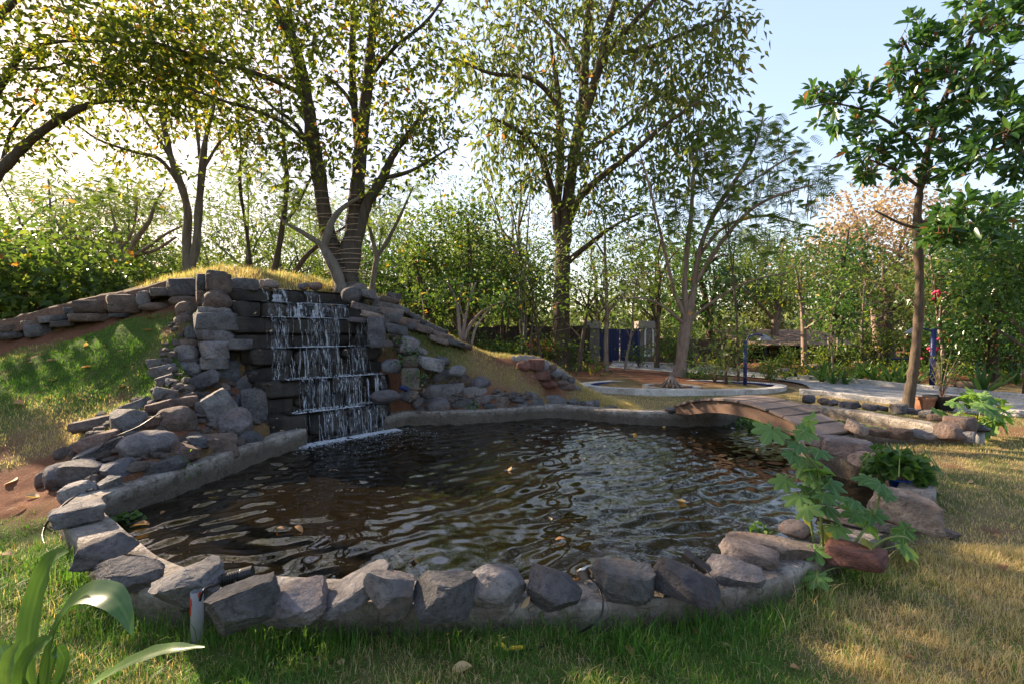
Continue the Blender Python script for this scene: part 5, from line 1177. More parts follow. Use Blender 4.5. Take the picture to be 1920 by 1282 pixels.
# left side, beyond the retaining wall
for a in [
 (60,10.6,2.0,1.5,'bush','leafy bush with yellow spotted leaves behind the wall at far left',301,'leaf_mid',17,.20,.13,85,.03,4,.0),
 (185,11.2,1.7,1.3,'bush','lower leafy bush with yellow leaves behind the middle of the left wall',302,'leaf_mid',18,.19,.13,80,.03,4,.0),
 (290,12.0,1.3,1.1,'bush','small bush near the twin stemmed tree behind the wall',303,'leaf_mid',24,.12,.08,80,.03,4,.0),
 (-40,10.2,2.6,1.4,'bush','tall leafy bush cut by the left edge',304,'leaf_mid',16,.19,.12,80,.03,4,.0),
 (20,12.2,3.9,1.8,'tree','dark green leafy tree at left above the bushes',305,'leaf_bright',20,.17,.09,110,.08,3,.2),
 (130,12.8,3.6,1.7,'tree','dark leafy tree right of the first one above the bushes',306,'leaf_mid',18,.17,.09,100,.08,3,.2),
 (175,17,7.0,2.2,'tree','grey branched feathery tree behind the left bushes',307,'leaf_feather',-12,.36,.1,130,.12,3,.35),
 (60,19,8.0,2.6,'tree','tall feathery tree at far left behind the bushes',308,'leaf_feather',-12,.38,.1,140,.14,3,.3),
 (300,22,6.0,3.0,'tree','hazy green tree seen left of the twin stems',309,'leaf_far',50,.26,.13,120,.16,3,.1),
 (430,19,6.2,2.4,'tree','feathery tree seen right of the twin stems',310,'leaf_feather',-12,.38,.1,130,.12,3,.25),
 (560,20,6.6,2.6,'tree','feathery tree behind the left of the falls top',311,'leaf_feather',-12,.4,.1,130,.12,3,.2),
 (745,18,5.0,2.0,'tree','yellow green leafy tree behind the right shoulder of the falls',312,'leaf_bright',36,.18,.1,110,.09,3,.15),
 (660,22,7.0,2.6,'tree','feathery tree behind the big tree on the falls',313,'leaf_feather',-12,.42,.1,130,.12,3,.2),
 (255,18,7.5,1.7,'tree','slim feathery tree just left of the twin stems',318,'leaf_feather',-12,.34,.1,80,.08,1,.4),
 (465,17,7.8,1.7,'tree','tall slim feathery tree right of the twin stems',319,'leaf_feather',-12,.34,.1,80,.08,1,.4),
 (590,24,9.0,2.2,'tree','tall feathery tree far behind the left trunk of the big tree',320,'leaf_feather',-12,.4,.1,90,.1,2,.3),
 (705,19,7.0,1.8,'tree','slim feathery tree right of the big trunks',321,'leaf_feather',-12,.36,.1,80,.08,1,.35),
 (850,25,9.5,2.4,'tree','tall feathery tree above the rounded leafy tree',322,'leaf_feather',-12,.4,.1,100,.11,2,.35),
 (935,21,7.0,1.8,'tree','slim leafy tree between the rounded tree and the tall lit tree',323,'leaf_mid',26,.2,.09,80,.09,2,.3),
 (110,15,6.2,1.9,'tree','feathery tree rising over the left bushes',324,'leaf_feather',-12,.32,.1,90,.09,2,.35),
 (120,32,6.5,4.0,'tree','far hazy tree at the left',314,'leaf_far',50,.36,.18,110,.2,3,.05),
 (380,34,7.0,4.2,'tree','far hazy tree behind the twin stems',315,'leaf_far',50,.36,.18,110,.2,3,.05),
 (610,36,7.5,4.4,'tree','far hazy tree behind the falls',316,'leaf_far',50,.36,.18,110,.2,3,.05),
 (760,34,7.5,4.0,'tree','far hazy tree right of the falls',317,'leaf_far',50,.36,.18,110,.2,3,.05)]:
    px, Yd, h, rx, nm, lab, sd_, lm_, per, L, Wd, nc, tr, st, low = a
    generic(gx_(px, Yd), Yd, h, rx, 0, None, lab, sd_, M[lm_], M['bark_grey' if per < 0 else 'bark_brown'], abs(per)*(.62 if nm == 'tree' else .75), L, Wd, nc, tr, 0, None, None, st, per < 0, .3 if per > 0 else .22, .14, low=low, name=nm, cat=nm)
# belt of woodland that closes the view all round
r = np.random.default_rng(77); b = MB(); n = 5200
ang = r.uniform(0, 2*math.pi, n); rd = r.uniform(44, 75, n); c = np.stack([rd*np.sin(ang), rd*np.cos(ang), np.zeros(n)], 1)
hh = 3.6+2.2*fbm2(ang*7, rd*.05, 1., 61, 3); c[:,2] = .3+hh*r.random(n)**.8
pos = np.repeat(c, 16, 0)+r.normal(size=(n*16,3))*np.array([1.0,1.0,.7]); pos[:,2] = np.maximum(pos[:,2], .3)
add_leaves(b, pos, r.normal(size=pos.shape), .8*r.uniform(.5,1.3,len(pos)), .42, r, np.repeat(r.random(n),16)*.7+.3*r.random(len(pos)))
tag(b.build('distant_woodland', M['leaf_far'], smooth=False), 'far off belt of trees closing the view', kind='stuff')
# ================================================================== GARDEN BEHIND: PATH, PIT, WALLS, GATE, SHED, LAMPS
def gp(px, py, dz=0, y1=40):
    d = ray(px, py); ys = np.arange(6, y1, .04); pts = CAM+d*(ys/d[1])[:,None]; zt = base_z(pts[:,1]); k = int(np.argmax(pts[:,2] < zt)); p = pts[k].copy(); p[2] = zt[k]+dz; return p
near = [(1140,690),(1240,698),(1340,704),(1440,712),(1505,722),(1540,740),(1700,758),(1800,767),(1930,779),(2200,800)]
far = [(1150,681),(1240,685),(1340,690),(1420,700),(1500,709),(1580,715),(1720,728),(1820,738),(1930,749),(2200,770)]
na = catmull([gp(*p) for p in near], 5); fa = catmull([gp(*p) for p in far], 5); b = MB(); V=[]
for p, q in zip(na, fa):
    for t in np.linspace(0, 1, 7):
        c = p*(1-t)+q*t; V.append((c[0], c[1], float(base_z(c[1]))+.045))
i = np.arange(len(na)-1)*7
b.add(V, np.concatenate([np.stack([i+j, i+j+1, i+j+8, i+j+7],1) for j in range(6)]))
tag(b.build('path', M['paving']), kind='structure')
def kerb(pts, w=.14, h=.12, name='kerb', label=None, closed=False, mat=None, z=None):
    c = catmull(pts, 8); tg = np.gradient(c[:,:2],axis=0); tg /= np.linalg.norm(tg,axis=1)[:,None]; nr = np.stack([-tg[:,1],tg[:,0]],1); V=[]
    for k in range(len(c)):
        g = c[k,2]
        for (o, dz) in ((-w/2,-.1),(-w/2,h-.012),(-w/2+.012,h),(w/2-.012,h),(w/2,h-.012),(w/2,-.1)): V.append((c[k,0]+nr[k,0]*o, c[k,1]+nr[k,1]*o, g+dz+.006*math.sin(k*1.3)))
    i = np.arange(len(c)-1)*6; m = (len(c)-1)*6; b = MB()
    b.add(V, np.concatenate([np.concatenate([np.stack([i+j,i+6+j,i+7+j,i+1+j],1) for j in range(5)]),[[0,1,4,5],[1,2,3,4],[m+5,m+4,m+1,m],[m+4,m+3,m+2,m+1]]]))
    o = b.build(name, mat or M['kerb'], smooth=False)
    if label: tag(o, label, 'kerb')
    return o
kerb([gp(x, y) for x, y in [(1500,738),(1560,744),(1640,753),(1720,762)]], .16, .13, label='pale kerb of the path from the fire pit to the leaning tree')
kerb([gp(x, y) for x, y in [(1765,768),(1840,773),(1930,782),(2150,803)]], .16, .13, label='pale kerb at the right beyond the black plant pot')
kerb([gp(x, y) for x, y in [(1496,712),(1580,718),(1720,731),(1820,741),(1930,752),(2200,775)]], .2, .16, label='long white kerb in front of the row of strap leaf plants')
kerb([gp(x, y) for x, y in [(1620,732),(1720,742),(1820,750),(1930,760),(2200,783)]], .10, .06, label='thin white edging along the dark drain in the path')
kerb([gp(x, y) for x, y in [(1150,680),(1240,684),(1330,689),(1400,698)]], .16, .10, label='pale kerb running from the blue gate past the pale barked tree')
# fire pit
fp = empty('fire_pit', 'round sunken seat with white rim and blue inner wall behind the bridge', 'fire pit', loc=(4.75,13.35,.15)); FI = Matrix.Translation(-fp.location)
cxp, cyp, rxp, ryp = 4.75, 13.45, 2.85, 1.45; z0 = .13
def ring(prof, n=72, a0=0, a1=2*math.pi, mat=None, name='rim', sm=False):
    b = MB(); V=[]; m = len(prof); an = np.linspace(a0, a1, n)
    for t in an:
        for (d, z) in prof: V.append((cxp+(rxp+d)*math.cos(t), cyp+(ryp+d)*math.sin(t), z))
    i = np.arange(n-1)*m; b.add(V, np.concatenate([np.stack([i+j,i+m+j,i+m+j+1,i+j+1],1) for j in range(m-1)]))
    o = b.build(name, mat, fp, smooth=sm); o.matrix_parent_inverse = FI; return o
ring([(-.0,-.1),(0,z0+.10),(-.30,z0+.10),(-.30,z0+.05)], mat=M['kerb'], name='rim')
ring([(-.301,z0+.092),(-.335,z0+.092),(-.34,z0-.1)], mat=M['blue'], name='inner_wall')
b = MB(); an = np.linspace(0, 2*math.pi, 49)[:-1]; V=[(cxp,cyp,z0+.012)]+[(cxp+(rxp-.3)*math.cos(t), cyp+(ryp-.3)*math.sin(t), z0+.012) for t in an]
b.add(V, None, [(0,k+1,(k+1)%48+1) for k in range(48)]); o = b.build('floor', M['plaster'], fp, smooth=False); o.matrix_parent_inverse = FI
b = MB(); b.lathe((cxp-.35,cyp-.2,z0), [(.78,0),(.78,.08),(.62,.08),(.60,.03),(.0,.03)], 32); o = b.build('hearth', M['plaster'], fp, smooth=False); o.matrix_parent_inverse = FI
b = MB(); b.lathe((cxp-.35,cyp-.2,z0), [(.60,.034),(.60,.055),(.55,.055),(.55,.034)], 32); o = b.build('hearth_ring', M['blue'], fp, smooth=False); o.matrix_parent_inverse = FI
lg = empty('campfire', 'small stack of dry logs leaning together in the fire pit', 'campfire', loc=(cxp-.35,cyp-.2,z0+.04)); r = np.random.default_rng(9)
for k in range(11):
    a = k*.571+r.normal(0,.1); b = MB(); R_ = r.uniform(.2,.32); h = r.uniform(.28,.42)
    b.tube([(R_*math.cos(a),R_*math.sin(a),0),(.09*math.cos(a),.09*math.sin(a),h*.6),(.05*math.cos(a+3),.05*math.sin(a+3),h)], [.035,.032,.028], 6)
    link('log', b.mesh('log', M['bark_pale']), lg)

def pbox(name, label, cat, x0, x1, y0, y1, Yd, dep, mat, parent=None, bev=0, disp=0):
    a = P(x0, y1, Yd); c = P(x1, y0, Yd); b = MB()
    if disp:
        nx = max(2, int((c[0]-a[0])/.12)); nz = max(2, int((c[2]-a[2]+.3)/.12)); X, Zz = np.meshgrid(np.linspace(a[0], c[0], nx), np.linspace(a[2]-.3, c[2], nz)); X=X.ravel(); Zz=Zz.ravel()
        n_ = fbm(np.stack([X*3.2, Zz*4.5, np.zeros_like(X)],1), 44, 3); id_ = np.arange(nx*nz).reshape(nz, nx); top = (Zz > c[2]-.02)
        zz = Zz + top*n_*.05
        q = np.stack([id_[:-1,:-1].ravel(), id_[:-1,1:].ravel(), id_[1:,1:].ravel(), id_[1:,:-1].ravel()],1)
        b.add(np.stack([X, Yd+n_*disp, zz],1), q); b.add(np.stack([X, Yd+dep+n_*disp, zz],1), q[:,::-1])
        t_ = id_[-1]; m = nx*nz; k = np.arange(nx-1)
        V = np.concatenate([np.stack([X,Yd+n_*disp,zz],1)[t_], np.stack([X,Yd+dep+n_*disp,zz],1)[t_]]); b.add(V, np.stack([k,k+1,k+nx+1,k+nx],1))
    else: b.box(((a[0]+c[0])/2, Yd+dep/2, (a[2]+c[2]-.2)/2), c[0]-a[0], dep, c[2]-a[2]+.2, bev=bev)
    o = b.build(name, mat, parent, smooth=bool(disp))
    if parent is None: tag(o, label, cat)
    else: o.matrix_parent_inverse = Matrix.Translation(-parent.location)
    return o
rockwall = rock_mat('dark_wall_stone'); 
w1 = pbox('garden_wall','long dark stone garden wall overgrown with creeper left of the blue gate','wall',690,1106,612,690,21.5,.35,M['rock'],disp=.05); w1.color = (.075,.058,.045,1)
w2 = pbox('garden_wall','short brown stone wall right of the blue gate','wall',1234,1400,634,690,22.4,.35,M['rock'],disp=.05); w2.color = (.13,.085,.06,1)
w3 = pbox('garden_wall','distant brown wall behind the shed and benches','wall',1400,1640,650,688,27,.3,M['rock'],disp=.05); w3.color = (.10,.07,.05,1)
for (x0,x1,lab) in ((1102,1124,'pale gate pillar left of the blue gate'),(1200,1234,'stone gate pillar with white framed niche')):
    pp = empty('gate_pillar', lab, 'pillar', loc=tuple(P((x0+x1)/2, 690, 22)))
    pbox('shaft',None,None,x0,x1,608,690,22,.6,M['mortar'],pp,bev=.02); pbox('cap',None,None,x0-3,x1+3,602,608,21.93,.74,M['plaster'],pp,bev=.02)
    if x0 > 1150:
        b = MB(); a = P(1208,668,21.97); c = P(1226,613,21.97); mid=(a[0]+c[0])/2; w=(c[0]-a[0])/2; n=12
        out=[(a[0],a[2]),(c[0],a[2])]+[(mid+w*math.cos(t), c[2]-w+w*math.sin(t)) for t in np.linspace(0,math.pi,n)]
        inn=[(mid+(x-mid)*.68, a[2]+.1+(z-a[2])*.90) for x,z in out]; m=len(out)
        V=[(x,21.96,z) for x,z in out]+[(x,21.96,z) for x,z in inn]+[(x,22.01,z) for x,z in out]; k=np.arange(m); k2=(k+1)%m
        b.add(V, np.concatenate([np.stack([k,k2,k2+m,k+m],1), np.stack([k+2*m,k2+2*m,k2,k],1)]))
        o=b.build('niche_frame', M['white'], pp, smooth=False); o.matrix_parent_inverse = Matrix.Translation(-pp.location)
gt = empty('gate', 'tall dark blue sheet metal gate between two pillars', 'gate', loc=tuple(P(1165,690,22.2)))
for (x0,x1) in ((1125,1161),(1163,1200)):
    pbox('door_leaf',None,None,x0,x1,617,679,22.2,.05,M['blue'],gt)
    for k in range(7): xx = x0+3+(x1-x0-6)*k/6; pbox('rib',None,None,xx-.9,xx+.9,619,677,22.16,.05,M['blue'],gt)
pbox('blue_post','thin dark blue post standing in front of the gate','post',1196.5,1199.5,618,697,18.5,.07,M['blue'])
# shed
sh = empty('shed', 'open dark shed with low tiled roof among the trees', 'shed', loc=tuple(P(1455,690,22)))
a = P(1392,648,21.2); c = P(1524,632,24); b = MB(); n=22
V=[]; 
for i in range(n):
    for j in range(7):
        t=j/6; x=a[0]+(c[0]+.3-a[0])*i/(n-1); V.append((x, 21.0+3.4*t, a[2]+.02+(c[2]-a[2]+.35)*t+.035*math.sin(i*3.14159)+.03*((i%2))))
id_=np.arange(n*7).reshape(n,7); b.add(V, np.stack([id_[:-1,:-1].ravel(),id_[1:,:-1].ravel(),id_[1:,1:].ravel(),id_[:-1,1:].ravel()],1)); b.add(np.array(V)-[0,0,.06], np.stack([id_[:-1,:-1].ravel(),id_[:-1,1:].ravel(),id_[1:,1:].ravel(),id_[1:,:-1].ravel()],1))
o=b.build('roof',M['tile'],sh,smooth=False); o.matrix_parent_inverse=Matrix.Translation(-sh.location)
pbox('back_wall',None,None,1396,1520,630,690,24.2,.1,M['black'],sh)  # shade of the open interior put into the black of the shed walls
pbox('side_wall',None,None,1395,1399,648,690,21.4,2.8,M['black'],sh); pbox('side_wall',None,None,1518,1522,648,690,21.4,2.8,M['black'],sh)
for x in (1400,1436,1478,1516): pbox('post',None,None,x-1.5,x+1.5,647,690,21.3,.09,M['blue'],sh)
pbox('counter',None,None,1440,1512,668,690,22.2,.6,M['charcoal'],sh)
for k in range(16): pbox('fence_bar',None,None,1404+k*7,1405.4+k*7,654,690,21.5,.04,M['charcoal'],sh)
# lamps
def lamp(label, pole, arm, Yd, rp):
    p0 = gp(*pole[0]); Yd = p0[1]; o = empty('garden_lamp', label, 'lamp', loc=tuple(p0)); I = Matrix.Translation(-o.location)
    top = P(pole[1][0], pole[1][1], Yd); b = MB(); b.tube([p0-np.array([0,0,.2]), (p0+top)/2, top], rp, 10); b.build('pole', M['blue'], o).matrix_parent_inverse = I
    pts = [P(x, y, Yd) for x, y in arm]; b = MB(); b.tube(catmull(pts, 5), .022, 8); b.build('arm', M['blue'], o).matrix_parent_inverse = I
    e = pts[-1]; b = MB(); b.lathe(e-np.array([0,0,.10]), [(.02,.16),(.05,.13),(.14,.06),(.22,.0),(.21,-.01),(.12,.03),(0,.04)], 20); b.build('lamp_shade', M['pvc'], o).matrix_parent_inverse = I
    b = MB(); b.lathe(e-np.array([0,0,.13]), [(.0,-.05),(.04,-.03),(.05,.02),(.03,.06)], 10); b.build('bulb', M['white'], o).matrix_parent_inverse = I
lamp('blue garden lamp with arm to the right, standing before the shed', [(1397,721),(1397,640)], [(1397,646),(1404,632),(1420,627),(1434,631)], 14, .05)
lamp('blue garden lamp behind the leaning tree with shade on a left arm', [(1747,730),(1751,617)], [(1750,622),(1730,616),(1712,618)], 13, .065)
# leaning poles beside the pale tree
lp_ = empty('pole_stack', 'bundle of thin wooden poles leaning by the pale barked tree', 'poles', loc=tuple(P(1310,690,18)))
for (x0,x1) in ((1296,1290),(1304,1291),(1313,1292),(1322,1294),(1300,1286)):
    b = MB(); b.tube([P(x0,692,18),P(x1,630,18.4)],.03,6); b.build('pole',M['bark_grey'],lp_).matrix_parent_inverse=Matrix.Translation(-lp_.location)
for (x,lab) in ((1553,'left wooden stake of the young tied tree'),(1570,'right wooden stake of the young tied tree')):
    b=MB(); g=gp(x,690); b.tube([g,g+np.array([0,0,1.15])],.035,6); tag(b.build('stake',M['bark_pale']),lab,'stake')
# benches and rails of the play area
for k,(x0,x1,y,Yd,lab,mt) in enumerate([(1585,1720,672,20,'low blue railing of the play area behind the plants','blue'),(1770,1935,671,19,'reddish brown bench rail at far right','wood'),(1735,1930,684,18.2,'lower blue bench at far right','blue'),(1600,1735,684,21,'low blue bench behind the strap leaf plants','blue')]):
    o = empty('bench', lab, 'bench', loc=tuple(P((x0+x1)/2,690,Yd))); I=Matrix.Translation(-o.location)
    pt=pbox('seat',None,None,x0,x1,y,y-6,Yd,.35,M[mt],o) if 0 else None
    b=MB(); a=P(x0,y,Yd); c=P(x1,y,Yd); b.box(((a[0]+c[0])/2,Yd,a[2]),c[0]-a[0],.32,.07,bev=.01); w=b.build('seat',M[mt],o,smooth=False); w.color=(.22,.09,.06,1); w.matrix_parent_inverse=I
    for t in (.05,.5,.95):
        x=a[0]+(c[0]-a[0])*t; b=MB(); b.tube([(x,Yd,float(base_z(Yd))-.1),(x,Yd,a[2])],.04,6); b.build('leg',M['white' if mt=='wood' else 'blue'],o).matrix_parent_inverse=I
# ================================================================== PLANTS IN THE BACKGROUND BEDS
strap=[]
for v in range(3):
    b=MB(); n=7; t=np.linspace(0,1,n); bend=(.35,.75,1.15)[v]; x=np.sin(t*bend*1.5)*.45; z=.62*(t-.30*bend*t*t); w=.032*np.sin(np.pi*(.12+.88*t)**.8).clip(.05)
    V=np.concatenate([np.stack([x,-w,z+w*.5],1),np.stack([x,0*w,z],1),np.stack([x,w,z+w*.5],1)]); i=np.arange(n-1)
    b.add(V,np.concatenate([np.stack([i,i+n,i+n+1,i+1],1),np.stack([i+n,i+2*n,i+2*n+1,i+n+1],1)]),None,.15+.25*v); strap.append(b.mesh('leaf',M['leaf_bright']))
r=np.random.default_rng(15)
def strap_plant(px,py,label,group,sc=1.0,n=15):
    g=gp(px,py); o=empty('strap_leaf_plant',label,'plant',group,loc=tuple(g))
    for k in range(n):
        l=link('leaf',strap[r.integers(3)],o); l.rotation_euler=(0,0,k*2.4+r.normal(0,.3)); s_=sc*r.uniform(.75,1.15); l.scale=(s_,s_*1.2,s_)
    return o
ORD=['first','second','third','fourth','fifth','sixth','seventh','eighth','ninth']
xs_=[1540,1562,1585,1612,1640,1668,1690,1718,1770]
for k,x in enumerate(xs_):
    strap_plant(x,r.uniform(708,722)+(x-1540)*.06,ORD[k]+' strap leaf plant from the left in the row behind the white kerb','strap leaf plants in the bed behind the kerb',r.uniform(.9,1.3))
for k,(x,y) in enumerate(((1560,698),(1625,704),(1700,706),(1740,706),(1780,712),(1800,700),(1850,702),(1880,700),(1905,722))): strap_plant(x,y,ORD[k]+' strap leaf plant from the left in the shaded back row of the bed','strap leaf plants in the second row',r.uniform(.8,1.2))
strap_plant(1842,742,'big spiky strap leaf plant at the right between path and bed',None,1.35,18)
def bush(px,py,w,h,label,seed,lm,L=.12,Wd=.07,n=500,name='bush',cat='bush',group=None,Y=None):
    rr=np.random.default_rng(seed); g=gp(px,py) if Y is None else np.array([gx_(px,Y),Y,tz(gx_(px,Y),Y)])
    o=empty(name,label,cat,group,loc=tuple(g)); I=Matrix.Translation(-o.location); tb=MB(); pts=[]
    for k in range(max(5,n//40)):
        a=rr.random()*6.28; R_=w*rr.uniform(.2,1); e=np.array([R_*math.cos(a),R_*math.sin(a)*.8,h*rr.uniform(.4,1)]); m=e*.5+np.array([0,0,.12*h]); c=catmull([[0,0,0],m,e],4); tb.tube(c+g,np.linspace(.012,.003,len(c)),4,cap=False); pts.append((g+e,unit(e-m),c+g))
    tag(tb.build('stems',M['bark_brown'],o),kind='stuff').matrix_parent_inverse=I; lb=MB(); leaf_clusters(lb,pts,n/len(pts),L,Wd,rr,spread=.13*max(w,h)+.03,droop=.3)
    lb.build('foliage',M[lm],o,smooth=False).matrix_parent_inverse=I; return o
for a in [(960,690,.9,1.1,'green bush with red flowers before the garden wall','leaf_bright',.14,.08,500),(1300,709,.55,.22,'low bright green plant at the foot of the pale barked tree','leaf_bright',.07,.05,400),(1340,716,.7,.8,'feathery low bush behind the fire pit','leaf_feather',.14,.03,420),
          (1440,712,.5,.7,'small bush beside the blue lamp pole','leaf_mid',.1,.04,260),(1560,690,1.0,.9,'leafy bush behind the two stakes','leaf_mid',.14,.08,600),(1480,694,.9,.8,'bush in front of the open shed','leaf_mid',.12,.06,420),(1640,688,1.3,1.5,'bush with pink flowers at the play area','leaf_mid',.16,.09,700),
          (1830,700,1.3,1.4,'thick bush behind the spiky plant at right','leaf_mid',.15,.08,900),(1900,704,1.2,1.6,'thick bush at the right edge of the bed','leaf_mid',.15,.08,900),(1740,690,1.1,1.5,'bush with red flowers behind the right lamp','leaf_bright',.15,.08,600),
          (880,686,1.5,1.3,'creeper mass on the garden wall behind the pale shrub','leaf_mid',.15,.1,900),(1040,690,1.6,1.2,'dark creeper mass on the wall behind the tall tree','leaf_mid',.15,.1,900),(1380,694,1.2,1.6,'dark leafy bush left of the shed','leaf_mid',.14,.08,700),(790,680,1.4,1.8,'green undergrowth behind the laid stones','leaf_bright',.14,.08,800),
          (1270,690,1.3,1.4,'leafy bush behind the pale barked tree','leaf_mid',.15,.08,700),(1200,690,.8,.8,'small bush at the foot of the gate pillar','leaf_mid',.12,.06,300)]:
    px,py,w,h,lab,lm_,L,Wd,n=a; bush(px,py,w,h,lab,int(px*3+py),lm_,L,Wd,n)
fl=MB(); 
for (px,py,Yd,n,sx) in ((1012,648,17.6,26,.35),):
    for k in range(n): p=P(px,py,Yd)+r.normal(size=3)*np.array([sx,.2,.10]); fl.add(iv*np.array([.05,.05,.035])+p,None,itf)
tag(fl.build('flowers',mat_plain('orange_red_petals',(.62,.07,.03),.6,.2)),'orange red flower heads on the bush before the garden wall','flowers',kind='stuff')
fl=MB()
for (px,py,Yd) in ((1765,632,16),(1748,650,16),(1757,655,16),(1722,668,17),(1755,552,14.6),(1770,620,16.5)):
    for k in range(7): p=P(px,py,Yd)+r.normal(size=3)*.07; fl.add(iv*.05+p,None,itf)
tag(fl.build('flowers',mat_plain('pink_petals',(.65,.05,.12),.6,.2)),'scattered pink flowers on bushes near the right lamp','flowers',kind='stuff')
for (x0,y0,x1,y1,tn,lab) in [(1448,690,1492,706,TAN,'long tan boulder in the bed left of the strap leaf plants'),(1508,682,1540,694,TAN,'pale pinkish boulder in front of the shed'),(1598,676,1640,690,TAN,'rounded boulder behind the row of strap leaf plants'),(1545,690,1566,700,BROWN,'brown boulder beside the first strap leaf plant'),(1640,706,1668,716,RED,'red earth boulder among the strap leaf plants'),(1790,714,1836,732,RED,'red earth lump behind the spiky plant')]:
    o=rock_px(x0,y0,x1,y1,'r',tn,0,Yd=gp((x0+x1)/2,y1-2)[1]); tag(o,lab,'boulder','boulders in the planting bed')
b=MB(); rr=np.random.default_rng(5); n=9000; px=rr.uniform(1440,2000,n); t=rr.random(n)
Yg=rr.uniform(14.5,26,n); Xg=(px-CX)/F*Yg; pos=np.stack([Xg,Yg,base_z(Yg)+rr.random(n)**2*.25],1); k=fbm2(Xg,Yg,.6,91)>-.05
add_leaves(b,pos[k],rr.normal(size=(k.sum(),3))+[0,0,.8],.16,.07,rr,rr.random(k.sum()))
n=14000; Xg=rr.uniform(-14,14,n); Yg=rr.uniform(15.5,34,n); k=(fbm2(Xg,Yg,.5,95)>.0)&(np.abs(Xg-4.6-(Yg-15)*.05)>1.4); pos=np.stack([Xg,Yg,terrain(Xg,Yg)+rr.random(n)**2*.4],1)[k]
add_leaves(b,pos,rr.normal(size=pos.shape)+[0,0,.8],.2,.08,rr,rr.random(len(pos)))
tag(b.build('undergrowth',M['leaf_mid'],smooth=False),'low leafy undergrowth covering the soil between the trees',kind='stuff')

# ================================================================== GRASS
def grass(n, xr, yr, mask, hgt, wid, seed, two=True, green=0., name='grass', label='short lawn grass', lean=.95):
    rr=np.random.default_rng(seed); x=rr.uniform(*xr,n); y=rr.uniform(*yr,n); vis=(np.abs(x) < y*1.32+.4)
    k=vis & ~inside(x,y,PONDX) & mask(x,y); x,y=x[k],y[k]; dr,so2=masks(x,y); keep=rr.random(len(x)) > so2*1.15; x,y,dr=x[keep],y[keep],dr[keep]
    uu=(x-FL[0])*FD[0]+(y-FL[1])*FD[1]; ww=(x-FL[0])*FN[0]+(y-FL[1])*FN[1]; keep=~((uu>-.5)&(uu<2.2)&(ww>-.3)&(ww<2.15)); x,y,dr=x[keep],y[keep],dr[keep]
    z=terrain(x,y); m=len(x); cl=fbm2(x,y,6,seed+1)*.5+1; h=hgt*rr.uniform(.45,1.25,m)*np.clip(cl,.45,1.7); a=rr.uniform(0,6.28,m); l=rr.uniform(.15,1.1,m)*lean
    dx,dy=np.cos(a),np.sin(a); px_,py_=-dy,dx; w=wid*rr.uniform(.6,1.3,m)
    col=np.where(rr.random(m) < np.clip(dr*.95-green,0,.93), rr.uniform(.58,1,m), rr.uniform(.05,.45,m))
    B=np.stack([x,y,z-.01],1); T=B+np.stack([dx*h*l,dy*h*l,h*(1-.25*l)],1); Pp=np.stack([px_,py_,np.zeros(m)],1)*w[:,None]
    b=MB(); k=np.arange(m)
    if two:
        Mid=B+np.stack([dx*h*l*.35,dy*h*l*.35,h*.58],1)
        V=np.stack([B-Pp,B+Pp,Mid+Pp*.8,Mid-Pp*.8,T],1).reshape(-1,3); k=k*5
        b.add(V,np.stack([k,k+1,k+2,k+3],1),np.stack([k+3,k+2,k+4],1),np.repeat(col,5))
    else:
        V=np.stack([B-Pp,B+Pp,T],1).reshape(-1,3); k=k*3; b.add(V,None,np.stack([k,k+1,k+2],1),np.repeat(col,3))
    o=b.build(name,M['grass'],smooth=False); tag(o,label,kind='stuff'); return o
PONDX=[]
_t=np.gradient(CURB[:,:2],axis=0); _t/=np.linalg.norm(_t,axis=1)[:,None]; PONDX=[tuple(p) for p in CURB[:,:2]+np.stack([-_t[:,1],_t[:,0]],1)*.13]
rim=[tuple(p[:2]) for p in CURB]
ALL=lambda x,y: np.ones(x.shape,bool)
grass(200000,(-4.8,5.2),(1.6,3.7),ALL,.062,.0017,1,label='short lawn grass in front of the pond')
grass(44000,(-3.6,2.6),(2.0,4.4),lambda x,y: (polydist(x,y,rim)<.34+.12*fbm2(x,y,3,77))&(y<4.3),.15,.0022,2,green=.25,label='longer grass tufts along the outside of the rim')
grass(140000,(-8.5,10.5),(3.5,7.6),lambda x,y:(x>1.5)|(x<-3.9),.05,.0026,3,label='short lawn grass beside the pond')
grass(120000,(-12,-3.2),(5.2,9.0),lambda x,y: y<8.55-.02*x,.055,.0034,4,two=False,label='grass on the left slope of the mound')
grass(70000,(1.5,12),(7.3,12.3),lambda x,y:(y<12.2)&(y<13.2-.28*np.maximum(x-4,0)),.045,.0042,5,two=False,label='dry grass behind the bridge')
grass(90000,(-2.4,2.8),(8.8,11.4),lambda x,y: polydist(x,y,PIR)>.40+.15*fbm2(x,y,4,3),.085,.004,6,two=False,label='dry straw grass on the right slope of the mound',lean=1.2)
grass(26000,(-7.2,-2.4),(9.0,12.2),ALL,  .13,.0045,7,two=False,label='dry tall grass on top of the mound',lean=.9)
